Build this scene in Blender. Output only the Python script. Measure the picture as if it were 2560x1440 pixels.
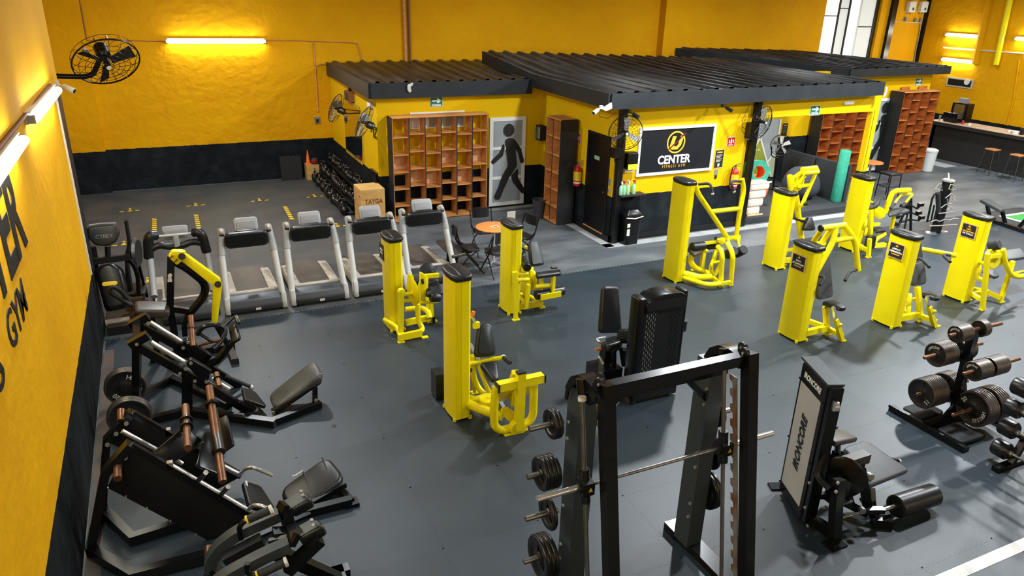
import bpy, bmesh, math, random
from mathutils import Vector, Matrix
for o in list(bpy.data.objects): bpy.data.objects.remove(o, do_unlink=True)
S = bpy.context.scene; C = S.collection; random.seed(7); PI = math.pi
def V(*a): return Vector(a if len(a) > 1 else a[0])
# ---------------------------------------------------------------- camera
FPX = 1856.0; CAM = Vector((0, 0, 4.9)); YAW, PITCH, ROLL = (math.radians(a) for a in (25.59, 21.95, 1.61))
_fw = Vector((math.sin(YAW)*math.cos(PITCH), math.cos(YAW)*math.cos(PITCH), -math.sin(PITCH)))
_r = Vector((math.cos(YAW), -math.sin(YAW), 0)); _u = _r.cross(_fw)
_r2 = math.cos(ROLL)*_r + math.sin(ROLL)*_u; _u2 = -math.sin(ROLL)*_r + math.cos(ROLL)*_u
cam = bpy.data.cameras.new('camera'); cam.sensor_width = 36; cam.lens = FPX/2560*36; cam.clip_end = 200
co = bpy.data.objects.new('camera', cam); C.objects.link(co); S.camera = co
co.matrix_world = Matrix(((_r2.x, _u2.x, -_fw.x, CAM.x), (_r2.y, _u2.y, -_fw.y, CAM.y), (_r2.z, _u2.z, -_fw.z, CAM.z), (0, 0, 0, 1)))
def P(x, y, X=None, Y=None, Z=None):
    """survey helper: the point of the photograph's sight line that lies on a plane of the room (metres)"""
    d = _r2*((x-1280)/FPX) - _u2*((y-720)/FPX) + _fw
    t = (X-CAM.x)/d.x if X is not None else (Y-CAM.y)/d.y if Y is not None else ((Z or 0)-CAM.z)/d.z
    return CAM + d*t
# ---------------------------------------------------------------- world, exposure, hall lamps (fixtures are built further down)
w = bpy.data.worlds.new('hall'); S.world = w; w.use_nodes = True
w.node_tree.nodes['Background'].inputs[0].default_value = (0.78, 0.88, 1, 1); w.node_tree.nodes['Background'].inputs[1].default_value = 0.35
S.view_settings.view_transform = 'Standard'; S.view_settings.look = 'None'; S.view_settings.gamma = 1; S.view_settings.use_curve_mapping = False
S.view_settings.exposure = 0.2
LAMPS = [(2.5, 5.0, 40), (8.5, 5.0, 330), (14.5, 5.0, 520), (21, 5.5, 460), (2.5, 11.0, 130), (8.5, 9.8, 520), (14.5, 9.0, 760), (21, 11, 420), (1.2, 15.5, 300), (8.5, 17.2, 50), (14.5, 17.2, 60), (22, 16.5, 110)]
LAMP_Z = 5.8
ALC = (13.6, 14.1, 2.86)  # unseen fill lamp, added because the roofed alcove came out dim
_l = bpy.data.lights.new('alcove', 'AREA'); _l.shape = 'RECTANGLE'; _l.size = 1.2; _l.size_y = .3; _l.energy = 70; _o = bpy.data.objects.new('alcove_fill_light', _l); C.objects.link(_o); _o.location = (ALC[0], ALC[1], ALC[2]-.04)
for x, y, e in LAMPS:
    l = bpy.data.lights.new('high_bay', 'AREA'); l.shape = 'DISK'; l.size = 0.42; l.energy = e; l.color = (0.93, 0.97, 1.0)
    lo = bpy.data.objects.new('high_bay_light', l); C.objects.link(lo); lo.location = (x, y, LAMP_Z-0.03)
# tube lights on the walls: (centre, direction along the tube, outward normal, length, power)
def tube_lamp(c, d, out, L, e):
    l = bpy.data.lights.new('tube', 'AREA'); l.shape = 'RECTANGLE'; l.size = L; l.size_y = .05; l.energy = e; l.color = (.98, 1.0, .86)
    o = bpy.data.objects.new('tube_light_source', l); C.objects.link(o); x, z = Vector(d).normalized(), -Vector(out).normalized(); y = z.cross(x); c = Vector(c)+Vector(out)*.1
    o.matrix_world = Matrix(((x.x, y.x, z.x, c.x), (x.y, y.y, z.y, c.y), (x.z, y.z, z.z, c.z), (0, 0, 0, 1)))
TUBES_FRONT = [(x, 3.6) for x in (1.5, 4.5, 8, 11.5, 15, 18.5, 22)]
TUBES_LEFT = [.4, 3.3]
for x, z_ in TUBES_FRONT: tube_lamp((x, -6, z_), (1, 0, 0), (0, 1, 0), 2.2, 62)
for y in TUBES_LEFT: tube_lamp((-1.16, y, 3.7), (0, 1, 0), (1, 0, 0), 2.4, 190)
# ---------------------------------------------------------------- materials
MAT = {}
def mat(name, col, rough=0.5, metal=0.0, spec=0.5, noise=None, bump=None, emit=None, coat=0, alpha=None, trans=None):
    m = bpy.data.materials.new(name); m.use_nodes = True; n = m.node_tree.nodes; L = m.node_tree.links; b = n['Principled BSDF']
    b.inputs['Base Color'].default_value = (*col, 1); b.inputs['Roughness'].default_value = rough; b.inputs['Metallic'].default_value = metal
    b.inputs['Specular IOR Level'].default_value = spec; b.inputs['Coat Weight'].default_value = coat
    if trans: b.inputs['Transmission Weight'].default_value = trans
    if emit: b.inputs['Emission Color'].default_value = (*emit[0], 1); b.inputs['Emission Strength'].default_value = emit[1]
    if noise or bump:
        t = n.new('ShaderNodeTexCoord')
    if noise:   # (scale, colour2, contrast_lo, contrast_hi, stretch)
        sc, c2, lo, hi = noise[:4]
        mp = n.new('ShaderNodeMapping'); L.new(t.outputs['Object'], mp.inputs[0])
        if len(noise) > 4: mp.inputs['Scale'].default_value = noise[4]
        z = n.new('ShaderNodeTexNoise'); z.inputs['Scale'].default_value = sc; z.inputs['Detail'].default_value = 6; L.new(mp.outputs[0], z.inputs['Vector'])
        mr = n.new('ShaderNodeMapRange'); mr.inputs['From Min'].default_value = lo; mr.inputs['From Max'].default_value = hi; L.new(z.outputs[0], mr.inputs[0])
        mx = n.new('ShaderNodeMix'); mx.data_type = 'RGBA'; mx.inputs[6].default_value = (*col, 1); mx.inputs[7].default_value = (*c2, 1)
        L.new(mr.outputs[0], mx.inputs[0]); L.new(mx.outputs[2], b.inputs['Base Color'])
    if bump:
        z = n.new('ShaderNodeTexNoise'); z.inputs['Scale'].default_value = bump[0]; z.inputs['Detail'].default_value = 5; L.new(t.outputs['Object'], z.inputs['Vector'])
        bp = n.new('ShaderNodeBump'); bp.inputs['Strength'].default_value = bump[1]; bp.inputs['Distance'].default_value = bump[2] if len(bump) > 2 else .02
        L.new(z.outputs[0], bp.inputs['Height']); L.new(bp.outputs[0], b.inputs['Normal'])
    MAT[name] = m; return m
def paint_wall(name, col, col2, band, zb, bump=(5, .6, .05), rough=.75, bandrough=.62):
    m = mat(name, col, rough, spec=.12, noise=(1.1, col2, .35, .75), bump=bump); n = m.node_tree.nodes; L = m.node_tree.links; b = n['Principled BSDF']
    src = b.inputs['Base Color'].links[0].from_socket
    g = n.new('ShaderNodeNewGeometry'); sp = n.new('ShaderNodeSeparateXYZ'); L.new(g.outputs['Position'], sp.inputs[0])
    z = n.new('ShaderNodeTexNoise'); z.inputs['Scale'].default_value = 9; L.new(g.outputs['Position'], z.inputs['Vector'])
    ad = n.new('ShaderNodeMath'); ad.operation = 'MULTIPLY_ADD'; ad.inputs[1].default_value = .03; L.new(z.outputs[0], ad.inputs[0]); L.new(sp.outputs[2], ad.inputs[2])
    lt = n.new('ShaderNodeMath'); lt.operation = 'LESS_THAN'; lt.inputs[1].default_value = zb; L.new(ad.outputs[0], lt.inputs[0])
    z2 = n.new('ShaderNodeTexNoise'); z2.inputs['Scale'].default_value = 3; z2.inputs['Detail'].default_value = 8; L.new(g.outputs['Position'], z2.inputs['Vector'])
    rp = n.new('ShaderNodeMapRange'); rp.inputs['From Min'].default_value = .45; rp.inputs['From Max'].default_value = .8; L.new(z2.outputs[0], rp.inputs[0])
    mb = n.new('ShaderNodeMix'); mb.data_type = 'RGBA'; mb.inputs[6].default_value = (*band, 1); mb.inputs[7].default_value = (*[c*2+.004 for c in band], 1); L.new(rp.outputs[0], mb.inputs[0])
    mx = n.new('ShaderNodeMix'); mx.data_type = 'RGBA'; L.new(lt.outputs[0], mx.inputs[0]); L.new(src, mx.inputs[6]); L.new(mb.outputs[2], mx.inputs[7]); L.new(mx.outputs[2], b.inputs['Base Color'])
    return m
NAVY = (.0065, .0092, .012)
paint_wall('wall_paint', (.70, .352, .001), (.65, .30, .001), NAVY, 1.03)
paint_wall('hut_paint', (.67, .42, .001), (.64, .39, .001), NAVY, .98, bump=(14, .12, .01))
paint_wall('left_paint', (.70, .36, .001), (.63, .30, .001), (.006, .007, .008), 1.0, bump=(7, .4, .025))
paint_wall('alcove_paint', (.67, .42, .001), (.64, .39, .001), NAVY, 1.27, bump=(14, .1, .01))
mat('yellow', (.80, .68, .001), .36, spec=.3, noise=(3, (.75, .63, .001), .4, .8))
mat('black_paint', (.0035, .0039, .0044), .26, spec=.35)
mat('black_matte', (.0055, .006, .0068), .5, spec=.3, noise=(6, (.009, .0095, .010), .4, .8))
mat('slate_paint', (.028, .037, .043), .42, noise=(25, (.035, .045, .05), .4, .7))
mat('fascia', (.012, .0165, .021), .5, spec=.3, noise=(3, (.020, .025, .030), .35, .8), bump=(30, .1, .004))
mat('roof_metal', (.011, .0125, .014), .42, spec=.28, noise=(2.5, (.050, .052, .054), .45, .8, (1, .25, 1)), bump=(10, .2, .01))
mat('vinyl', (.0065, .0075, .0085), .36, spec=.42, noise=(30, (.009, .010, .011), .3, .8), bump=(60, .12, .003))
mat('vinyl_worn', (.026, .0225, .020), .42, noise=(4.5, (.060, .045, .034), .38, .72), bump=(50, .12, .003))
mat('vinyl_grey', (.030, .034, .038), .5, noise=(5, (.046, .051, .055), .35, .75), bump=(60, .15, .003))
mat('vinyl_faded', (.055, .056, .05), .42, noise=(5, (.022, .020, .017), .42, .7), bump=(60, .15, .003))
mat('foam', (.010, .011, .0125), .75, bump=(90, .2, .003))
mat('chrome', (.72, .73, .74), .2, .82)
mat('steel', (.40, .40, .39), .34, 1.0, noise=(8, (.27, .25, .23), .4, .8))
mat('dark_steel', (.10, .10, .10), .36, 1.0)
mat('rust_steel', (.24, .12, .065), .42, .8, noise=(9, (.13, .062, .035), .35, .7))
mat('rust_light', (.30, .29, .26), .5, .55, noise=(7, (.24, .10, .035), .45, .6, (1, 1, .35)))
mat('rust_flat', (.085, .05, .032), .7, noise=(6, (.05, .045, .042), .4, .65)); mat('iron', (.012, .012, .0125), .45, .2, noise=(20, (.024, .021, .019), .45, .8))
mat('iron_rim', (.11, .10, .09), .38, .7, noise=(14, (.16, .12, .09), .45, .75))
mat('rubber_plate', (.0062, .0068, .0072), .3, spec=.5)
mat('bolt', (.6, .58, .5), .35, .8)
mat('orange_bolt', (.85, .25, .03), .4)
mat('white', (.72, .72, .70), .5)
mat('letter_white', (.82, .82, .80), .6)
mat('off_white', (.58, .57, .52), .6)
mat('letter_gold', (.80, .40, .02), .5)
mat('letter_orange', (.75, .22, .02), .5)
mat('silver_plastic', (.45, .46, .45), .42, noise=(2, (.38, .36, .33), .4, .8))
mat('console_grey', (.27, .275, .28), .45); mat('grey_plastic', (.20, .205, .21), .5)
mat('light_plastic', (.27, .28, .285), .45)
mat('hood', (.030, .0345, .040), .45, noise=(3, (.045, .048, .052), .4, .8))
mat('belt', (.035, .030, .026), .55, noise=(2.2, (.075, .062, .050), .35, .75, (1.8, .35, 1)))
mat('rail_plastic', (.30, .265, .22), .5, noise=(3, (.40, .355, .29), .4, .7))
mat('wood', (.64, .29, .085), .6, noise=(2.2, (.50, .19, .042), .42, .68, (1, 1, 7)))
mat('wood_pale', (.74, .43, .22), .6, noise=(2.6, (.50, .20, .07), .45, .7, (1, 5, 1)))
mat('wood_red', (.48, .14, .026), .5, noise=(1.8, (.26, .055, .009), .4, .7, (1, 1, 5)))
mat('ply', (.60, .36, .11), .6, noise=(2.2, (.48, .255, .065), .42, .68, (1, 1, 3.5)))
mat('brown_print', (.20, .065, .018), .6)
mat('edge_black', (.010, .0105, .011), .6)
mat('table_orange', (.62, .21, .045), .5)
mat('counter_top', (.50, .36, .24), .5, noise=(4, (.40, .27, .17), .4, .7))
mat('counter_dark', (.010, .010, .0105), .6, noise=(4, (.016, .012, .010), .4, .7))
mat('stool_wood', (.42, .16, .05), .5)
mat('hazard_yellow', (.75, .52, .012), .6); mat('hazard_black', (.02, .02, .02), .6)
mat('tape_white', (.60, .60, .57), .7, noise=(6, (.45, .45, .43), .45, .75))
mat('turf', (.035, .24, .045), .95, bump=(120, .6, .01))
mat('sign_green', (.008, .13, .075), .5); mat('sign_red', (.40, .012, .022), .5)
mat('red_gloss', (.50, .012, .016), .3); mat('red_plastic', (.65, .05, .025), .4)
mat('liquid_green', (.38, .68, .45), .3, trans=.3)
mat('print_black', (.010, .0105, .012), .5); mat('screen_black', (.007, .0095, .013), .6, spec=.15, noise=(1.2, (.012, .011, .014), .4, .7))
mat('frosted', (.27, .30, .325), .35, noise=(2, (.33, .36, .38), .4, .7))
mat('window_glass', (.30, .35, .40), .08, spec=.8); mat('mirror', (.78, .80, .80), .02, 1.0)
mat('teal_foam', (.02, .27, .175), .75, noise=(12, (.03, .33, .22), .4, .7), bump=(22, .5, .01))
mat('orange_foam', (.80, .135, .01), .7); mat('mural_grey', (.34, .39, .41), .7); mat('mural_green', (.30, .34, .03), .7)
mat('mural_pale', (.50, .56, .35), .7); mat('beanbag', (.028, .03, .042), .8, bump=(3, .4, .05))
mat('canvas', (.62, .53, .44), .85, bump=(9, .6, .02)); mat('pad_panel', (.021, .025, .029), .85, bump=(70, .2, .004))
mat('bin_white', (.50, .52, .52), .5); mat('cone_orange', (.88, .16, .012), .5)
mat('concrete', (.066, .078, .086), .45, noise=(.85, (.135, .148, .156), .40, .72, (1, 2.4, 1)), bump=(18, .1, .006))
mat('concrete_pale', (.36, .37, .36), .7, noise=(3, (.27, .28, .28), .4, .7))
mat('ceiling_white', (.34, .33, .30), .9); mat('daylight', (1, 1, 1), .9, emit=((.92, .97, 1), .62)); mat('daylight_dim', (.6, .62, .6), .9, emit=((.85, .9, .88), .36)); mat('tube_glow', (1, 1, 1), .5, emit=((.97, 1, .88), 50.0))
mat('lens', (1, 1, 1), .5, emit=((.95, .98, 1), 6.0)); mat('dust_grey', (.33, .335, .33), .8, noise=(3, (.22, .22, .22), .4, .7))
# rubber mats: every tile takes its own faint tint
def rubber(name, c1, c2, rough):
    m = mat(name, c1, rough, noise=(1.6, c2, .36, .7), bump=(160, .25, .002)); n = m.node_tree.nodes; L = m.node_tree.links; b = n['Principled BSDF']
    for nd in n:
        if nd.type == 'MAPPING':
            g = n.new('ShaderNodeNewGeometry'); L.new(g.outputs['Position'], nd.inputs[0])
    src = b.inputs['Base Color'].links[0].from_socket; oi = n.new('ShaderNodeObjectInfo')
    mr = n.new('ShaderNodeMapRange'); mr.inputs['To Min'].default_value = .92; mr.inputs['To Max'].default_value = 1.09; L.new(oi.outputs['Random'], mr.inputs[0])
    mx = n.new('ShaderNodeMix'); mx.data_type = 'RGBA'; mx.blend_type = 'MULTIPLY'; mx.inputs[0].default_value = 1
    L.new(src, mx.inputs[6]); L.new(mr.outputs[0], mx.inputs[7]); L.new(mx.outputs[2], b.inputs['Base Color'])
rubber('rubber_mat', (.0105, .0200, .0290), (.0170, .0275, .0365), .46)
rubber('rubber_dusty', (.032, .040, .045), (.060, .059, .057), .6)
# ---------------------------------------------------------------- mesh builder
ZU = Vector((0, 0, 1))
def basis(d, up=None):
    d = d.normalized(); u = (up or ZU)
    if abs(d.dot(u)) > .995: u = Vector((0, 1, 0)) if abs(d.y) < .9 else Vector((1, 0, 0))
    s = d.cross(u).normalized(); return s, s.cross(d).normalized(), d
def fillet(pts, r, k=5):
    pts = [Vector(p) for p in pts]
    if r <= 0 or len(pts) < 3: return pts
    out = [pts[0]]
    for a, b, c in zip(pts, pts[1:], pts[2:]):
        d1, d2 = (a-b), (c-b); t = min(r, d1.length*.48, d2.length*.48); p, q = b+d1.normalized()*t, b+d2.normalized()*t
        for i in range(k+1):
            s = i/k; out.append(p*(1-s)**2 + b*2*s*(1-s) + q*s*s)
    return out+[pts[-1]]
def rrect(w, h, r, k=4):
    r = min(r, w*.499, h*.499); o = []
    for cx, cy, a in ((w/2-r, h/2-r, 0), (-w/2+r, h/2-r, 90), (-w/2+r, -h/2+r, 180), (w/2-r, -h/2+r, 270)):
        for i in range(k+1):
            t = math.radians(a+90*i/k); o.append((cx+r*math.cos(t), cy+r*math.sin(t)))
    return o
def roundpoly(pts, r, k=4):
    n = len(pts); o = []; pts = [Vector((p[0], p[1], 0)) for p in pts]
    for i in range(n):
        a, b, c = pts[i-1], pts[i], pts[(i+1) % n]; d1, d2 = a-b, c-b; t = min(r, d1.length*.45, d2.length*.45); p, q = b+d1.normalized()*t, b+d2.normalized()*t
        for j in range(k+1):
            s = j/k; v = p*(1-s)**2 + b*2*s*(1-s) + q*s*s; o.append((v.x, v.y))
    return o
class M:
    def __init__(s): s.v = []; s.f = []
    def add(s, vs, fs):
        n = len(s.v); s.v += [Vector(v) for v in vs]; s.f += [tuple(i+n for i in f) for f in fs]; return s
    def box(s, c, size, R=None, bev=0):
        c = Vector(c); hx, hy, hz = (a/2 for a in size)
        vs = [Vector((x, y, z)) for x in (-hx, hx) for y in (-hy, hy) for z in (-hz, hz)]
        if R is not None: vs = [R @ v for v in vs]
        return s.add([v+c for v in vs], [(0, 1, 3, 2), (4, 6, 7, 5), (0, 4, 5, 1), (2, 3, 7, 6), (0, 2, 6, 4), (1, 5, 7, 3)])
    def bb(s, a, b):
        a, b = Vector(a), Vector(b); return s.box((a+b)/2, [abs(q) for q in (b-a)])
    def ring(s, rings, cap=True, closed=False):
        n = len(s.v); k = len(rings[0])
        for r in rings: s.v += [Vector(p) for p in r]
        m = len(rings)
        for i in range(m if closed else m-1):
            a, b = n+i*k, n+((i+1) % m)*k
            for j in range(k): s.f.append((a+j, a+(j+1) % k, b+(j+1) % k, b+j))
        if cap and not closed:
            s.f.append(tuple(n+j for j in reversed(range(k)))); s.f.append(tuple(n+(m-1)*k+j for j in range(k)))
        return s
    def tube(s, pts, r, n=10, fil=0, sq=None, up=None, r2=None):
        """round bar (or square w,h bar) swept along points"""
        pts = fillet(pts, fil); m = len(pts); rings = []; prev = None
        for i in range(m):
            d = (pts[min(i+1, m-1)]-pts[max(i-1, 0)]); 
            if prev is None: a, b, _ = basis(d, up)
            else:
                d0 = d.normalized(); a = prev - d0*prev.dot(d0); a = a.normalized() if a.length > 1e-6 else basis(d, up)[0]; b = a.cross(d0).normalized()
                if up is not None: a, b, _ = basis(d, up)
            prev = a
            if sq: rings.append([pts[i]+a*x*sq[0]/2+b*y*sq[1]/2 for x, y in ((1, 1), (-1, 1), (-1, -1), (1, -1))])
            else:
                rr = r if r2 is None else r+(r2-r)*i/(m-1)
                rings.append([pts[i]+a*math.cos(2*PI*j/n)*rr+b*math.sin(2*PI*j/n)*rr for j in range(n)])
        return s.ring(rings)
    def beam(s, a, b, w, h, up=None): return s.tube([a, b], 0, sq=(w, h), up=up)
    def cyl(s, a, b, r, r2=None, n=20): return s.tube([a, b], r, n=n, r2=r2)
    def lathe(s, o, d, prof, n=24):
        o = Vector(o); a, b, d = basis(Vector(d)); 
        return s.ring([[o+d*t+(a*math.cos(2*PI*j/n)+b*math.sin(2*PI*j/n))*max(r, 1e-4) for j in range(n)] for t, r in prof])
    def slab(s, o, ux, uy, outline, t, bev=0, k=3):
        """outline (in ux,uy) extruded t along ux x uy, both rims rounded by bev"""
        o, ux, uy = Vector(o), Vector(ux).normalized(), Vector(uy).normalized(); uz = ux.cross(uy).normalized()
        cx = sum(p[0] for p in outline)/len(outline); cy = sum(p[1] for p in outline)/len(outline)
        W = max(p[0] for p in outline)-min(p[0] for p in outline); H = max(p[1] for p in outline)-min(p[1] for p in outline)
        lv = [(0, 0), (0, t)] if bev <= 0 else [(bev*(1-math.cos(PI/2*(1-i/k))) if 0 else bev*(1-math.sin(PI/2*i/k)), bev*(1-math.cos(PI/2*i/k))) for i in range(k+1)]
        if bev > 0: lv = lv + [(a, t-b) for a, b in reversed(lv)]
        rings = []
        for ins, z in lv:
            fx, fy = max(1-2*ins/W, .02), max(1-2*ins/H, .02)
            rings.append([o+ux*(cx+(x-cx)*fx)+uy*(cy+(y-cy)*fy)+uz*z for x, y in outline])
        return s.ring(rings)
    def prism(s, pts, t):
        """flat polygon of 3D points thickened by vector t"""
        t = Vector(t); pts = [Vector(p) for p in pts]; return s.ring([[p-t/2 for p in pts], [p+t/2 for p in pts]])
    def sphere(s, c, r, n=16, m=8, sc=(1, 1, 1)):
        c = Vector(c); return s.ring([[c+Vector((math.sin(PI*(i+.02)/(m+.04))*math.cos(2*PI*j/n)*r*sc[0], math.sin(PI*(i+.02)/(m+.04))*math.sin(2*PI*j/n)*r*sc[1], math.cos(PI*(i+.02)/(m+.04))*r*sc[2])) for j in range(n)] for i in range(m+1)])
    def grid(s, f, nu, nv):
        n = len(s.v)
        for i in range(nu+1):
            for j in range(nv+1): s.v.append(Vector(f(i/nu, j/nv)))
        for i in range(nu):
            for j in range(nv): a = n+i*(nv+1)+j; s.f.append((a, a+nv+1, a+nv+2, a+1))
        return s
    def xf(s, R): s.v = [R @ v for v in s.v]; return s
    def mesh(s, name, off=None, smooth=True, ang=40):
        me = bpy.data.meshes.new(name); vs = [v-off for v in s.v] if off is not None else s.v
        me.from_pydata([tuple(v) for v in vs], [], s.f); me.update()
        bm = bmesh.new(); bm.from_mesh(me); bmesh.ops.recalc_face_normals(bm, faces=bm.faces); bm.to_mesh(me); bm.free()
        if smooth:
            me.polygons.foreach_set('use_smooth', [True]*len(me.polygons)); me.set_sharp_from_angle(angle=math.radians(ang))
        return me
def put(name, m, material, parent=None, off=None):
    o = bpy.data.objects.new(name, m if not isinstance(m, M) else m.mesh(name, off))
    if isinstance(m, M) or not o.data.materials: o.data.materials.append(MAT[material])
    C.objects.link(o)
    if parent: o.parent = parent
    return o
def tag(o, label, cat, group=None, kind=None):
    o['label'] = label; o['category'] = cat
    if group: o['group'] = group
    if kind: o['kind'] = kind
    return o
class Thing:
    """an Empty at the thing's base that parents its parts; part meshes are given in room coordinates"""
    def __init__(s, name, label, cat, loc, group=None):
        s.e = bpy.data.objects.new(name, None); s.e.empty_display_size = .1; C.objects.link(s.e); s.loc = Vector(loc); s.e.location = s.loc; tag(s.e, label, cat, group)
    def part(s, name, m, material, parent=None, label=None):
        o = put(name, m, material, parent or s.e, s.loc)
        if label: o['label'] = label
        return o
def one(name, m, material, label, cat, loc, group=None, kind=None):
    loc = Vector(loc); o = put(name, m, material, None, loc); o.location = loc; return tag(o, label, cat, group, kind)
def struct(name, m, material, label=None, parent=None):
    o = put(name, m, material, parent)
    if not parent: o['kind'] = 'structure'
    if label: o['label'] = label
    return o
def dup(root, loc=None, rotz=None, label=None, group=None, mat4=None):
    def cp(o, par):
        c = o.copy(); C.objects.link(c)
        if par: c.parent = par
        for ch in o.children: cp(ch, c)
        return c
    c = cp(root, None)
    if loc is not None: c.location = loc
    if rotz is not None: c.rotation_euler = (0, 0, rotz)
    if mat4 is not None: c.matrix_world = mat4
    if label: c['label'] = label
    if group: c['group'] = group
    return c
def text_mesh(s, size, extrude=.002, shear=0, bold=0, sx=1, fit=None):
    cu = bpy.data.curves.new('t', 'FONT'); cu.body = s; cu.size = size; cu.extrude = extrude; cu.align_x = 'CENTER'; cu.align_y = 'CENTER'; cu.shear = shear; cu.offset = bold; cu.resolution_u = 3
    o = bpy.data.objects.new('t', cu); C.objects.link(o); dg = bpy.context.evaluated_depsgraph_get(); me = bpy.data.meshes.new_from_object(o.evaluated_get(dg))
    if fit:
        xs = [v.co.x for v in me.vertices]; ys = [v.co.y for v in me.vertices]; sx = fit[0]/(max(xs)-min(xs)); sy = fit[1]/(max(ys)-min(ys)); cx, cy = (max(xs)+min(xs))/2, (max(ys)+min(ys))/2
        for v in me.vertices: v.co.x -= cx; v.co.y = (v.co.y-cy)*sy
    m = M(); m.v = [Vector((v.co.x*sx, v.co.y, v.co.z)) for v in me.vertices]; m.f = [tuple(p.vertices) for p in me.polygons]
    bpy.data.objects.remove(o); bpy.data.curves.remove(cu); bpy.data.meshes.remove(me); return m
def frame(o, ux, uy):
    ux, uy = Vector(ux).normalized(), Vector(uy).normalized(); uz = ux.cross(uy).normalized(); uy = uz.cross(ux); o = Vector(o)
    return Matrix(((ux.x, uy.x, uz.x, o.x), (ux.y, uy.y, uz.y, o.y), (ux.z, uy.z, uz.z, o.z), (0, 0, 0, 1)))
def letter(s, size, o, ux, uy, **k): return text_mesh(s, size, **k).xf(frame(o, ux, uy))
X1, Y1 = Vector((1, 0, 0)), Vector((0, 1, 0))
# ================================================================ SETTING
WL, WB, WB2, WE, H = -1.16, 20.4, 20.08, 26.3, 8.2     # left wall, back wall, proud part of the back wall, end wall, ceiling
floor = struct('floor', M().bb((-3.4, -6, -.25), (WE+.3, 23, -.012)), 'concrete', 'grey concrete floor with black rubber mats')
# interlocking mats
def tile_outline(n=13, d=.022):
    side = []
    for i in range(n):
        t0 = i/n; k = 1/n
        for t, q in ((t0+.05*k, 0), (t0+.42*k, 0), (t0+.36*k, 1), (t0+.94*k, 1)): side.append((t, q*d))
    o = [(t, -q) for t, q in side] + [(1-q+0, t) for t, q in side]
    o += [(1-t, 1-q) for t, q in reversed([(1-a, b) for a, b in side])][::1]
    o += [(-q, 1-t) for t, q in [(1-a, b) for a, b in reversed(side)]]
    return o
def tile_mesh():
    n, d = 13, .022; s = []
    for i in range(n):
        for t, q in ((.05, 0), (.45, 0), (.40, 1), (1.0, 1)): s.append(((i+t)/n, q*d))
    bot = [(t, -q) for t, q in s]; right = [(1+q, t) for t, q in s]
    top = [(t, 1-q) for t, q in reversed(s)]; left = [(q, t) for t, q in reversed(s)]
    o = bot+right+top+left
    o = [(x*.9994, y*.9994) for x, y in o]
    m = M(); k = len(o)
    m.ring([[(x, y, -.012) for x, y in o], [(x, y, -.001) for x, y in o], [(.5+(x-.5)*.9992, .5+(y-.5)*.9992, 0) for x, y in o]])
    return m.mesh('mat_tile', smooth=False)
TM = tile_mesh(); TM.materials.append(MAT['rubber_mat']); TM2 = TM.copy(); TM2.materials.clear(); TM2.materials.append(MAT['rubber_dusty'])
def tiles(me, x0, x1, y0, y1):
    x = x0
    while x < x1-.01:
        y = y0
        while y < y1-.01:
            o = put('mat_tile', me, '', floor); o.location = (x, y, 0); y += 1
        x += 1
struct('trim_10', M().bb((-1.1, 11.247, -.0118), (8.6, 11.272, -.0105)), 'tape_white')
tiles(TM, -1.13, 19.8, 2.27, 11.2); tiles(TM2, -3.13, 3.8, 11.3, 20.2)
# walls
def band_wall(name, a, b, m='wall_paint', label=None): return struct(name, M().bb(a, b), m, label)
YE = P(163, 300, X=WL).y
wl = band_wall('wall_left', (WL-.6, -6, -.01), (WL, YE, H), 'left_paint', 'yellow left wall with a black base and black painted lettering')
band_wall('wall_left_recess', (-3.4, YE-.2, -.01), (-3.2, WB, H)); band_wall('wall_left_return', (-3.3, YE-.35, -.01), (WL-.5, YE-.15, H))
XG0, XG1 = P(2058, 60, Y=WB2).x, P(2196, 60, Y=WB2).x
wb = band_wall('wall_back', (-3.4, WB, -.01), (XG0, WB+.3, H), label='orange plastered back wall with black lower band')
band_wall('wall_back_pilaster', (-3.2, WB-.17, -.01), (-1.26, WB+.05, H)); XP = P(1662, 60, Y=WB2).x
band_wall('wall_back_proud', (XP, WB2, -.01), (XG0, WB+.05, H)); band_wall('wall_back_end', (XG1, WB2, -.01), (WE+.2, WB+.3, H))
we = band_wall('wall_right', (WE, -6, -.01), (WE+.3, WB+.3, H), label='orange end wall behind the bar with tube lights')
band_wall('wall_front', (-3.4, -6.3, -.01), (WE+.3, -6, H)); struct('ceiling', M().bb((-3.4, -6.3, H), (WE+.3, WB+.4, H+.2)), 'ceiling_white')
# left wall black edge strip, rusty bar on the floor, corner bead
ya, yb = P(134, 222, X=WL).y, YE
struct('trim_1', M().bb((WL, ya+.05, 0), (WL+.008, yb+.005, P(148, 215, X=WL).z)), 'black_matte', 'black painted strip along the wall edge')
struct('trim_2', M().bb((WL, ya-.02, 1.02), (WL+.02, ya+.03, P(148, 215, X=WL).z)), 'off_white', 'thin pale conduit along the wall edge')
struct('trim_3', M().bb((WL+.02, 4.0, -.004), (WL+.15, 10.9, .006)), 'rust_flat', 'rusty steel strip along the foot of the left wall')
# lettering on the left wall (runs away from the camera)
for tx, y0_, y1_, z0_, z1_ in (('CENTER', 3.92, 7.22, 2.77, 3.50), ('FITNESS', 3.2, 5.36, 2.40, 2.69), ('GYM', 5.72, 6.57, 2.41, 2.69)):
    struct('painted_letters', letter(tx, 1.0, (WL+.004, (y0_+y1_)/2, (z0_+z1_)/2), Y1, ZU, extrude=.003, bold=.03 if tx == 'CENTER' else .012, fit=(y1_-y0_, z1_-z0_)), 'black_matte', parent=wl)
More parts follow.
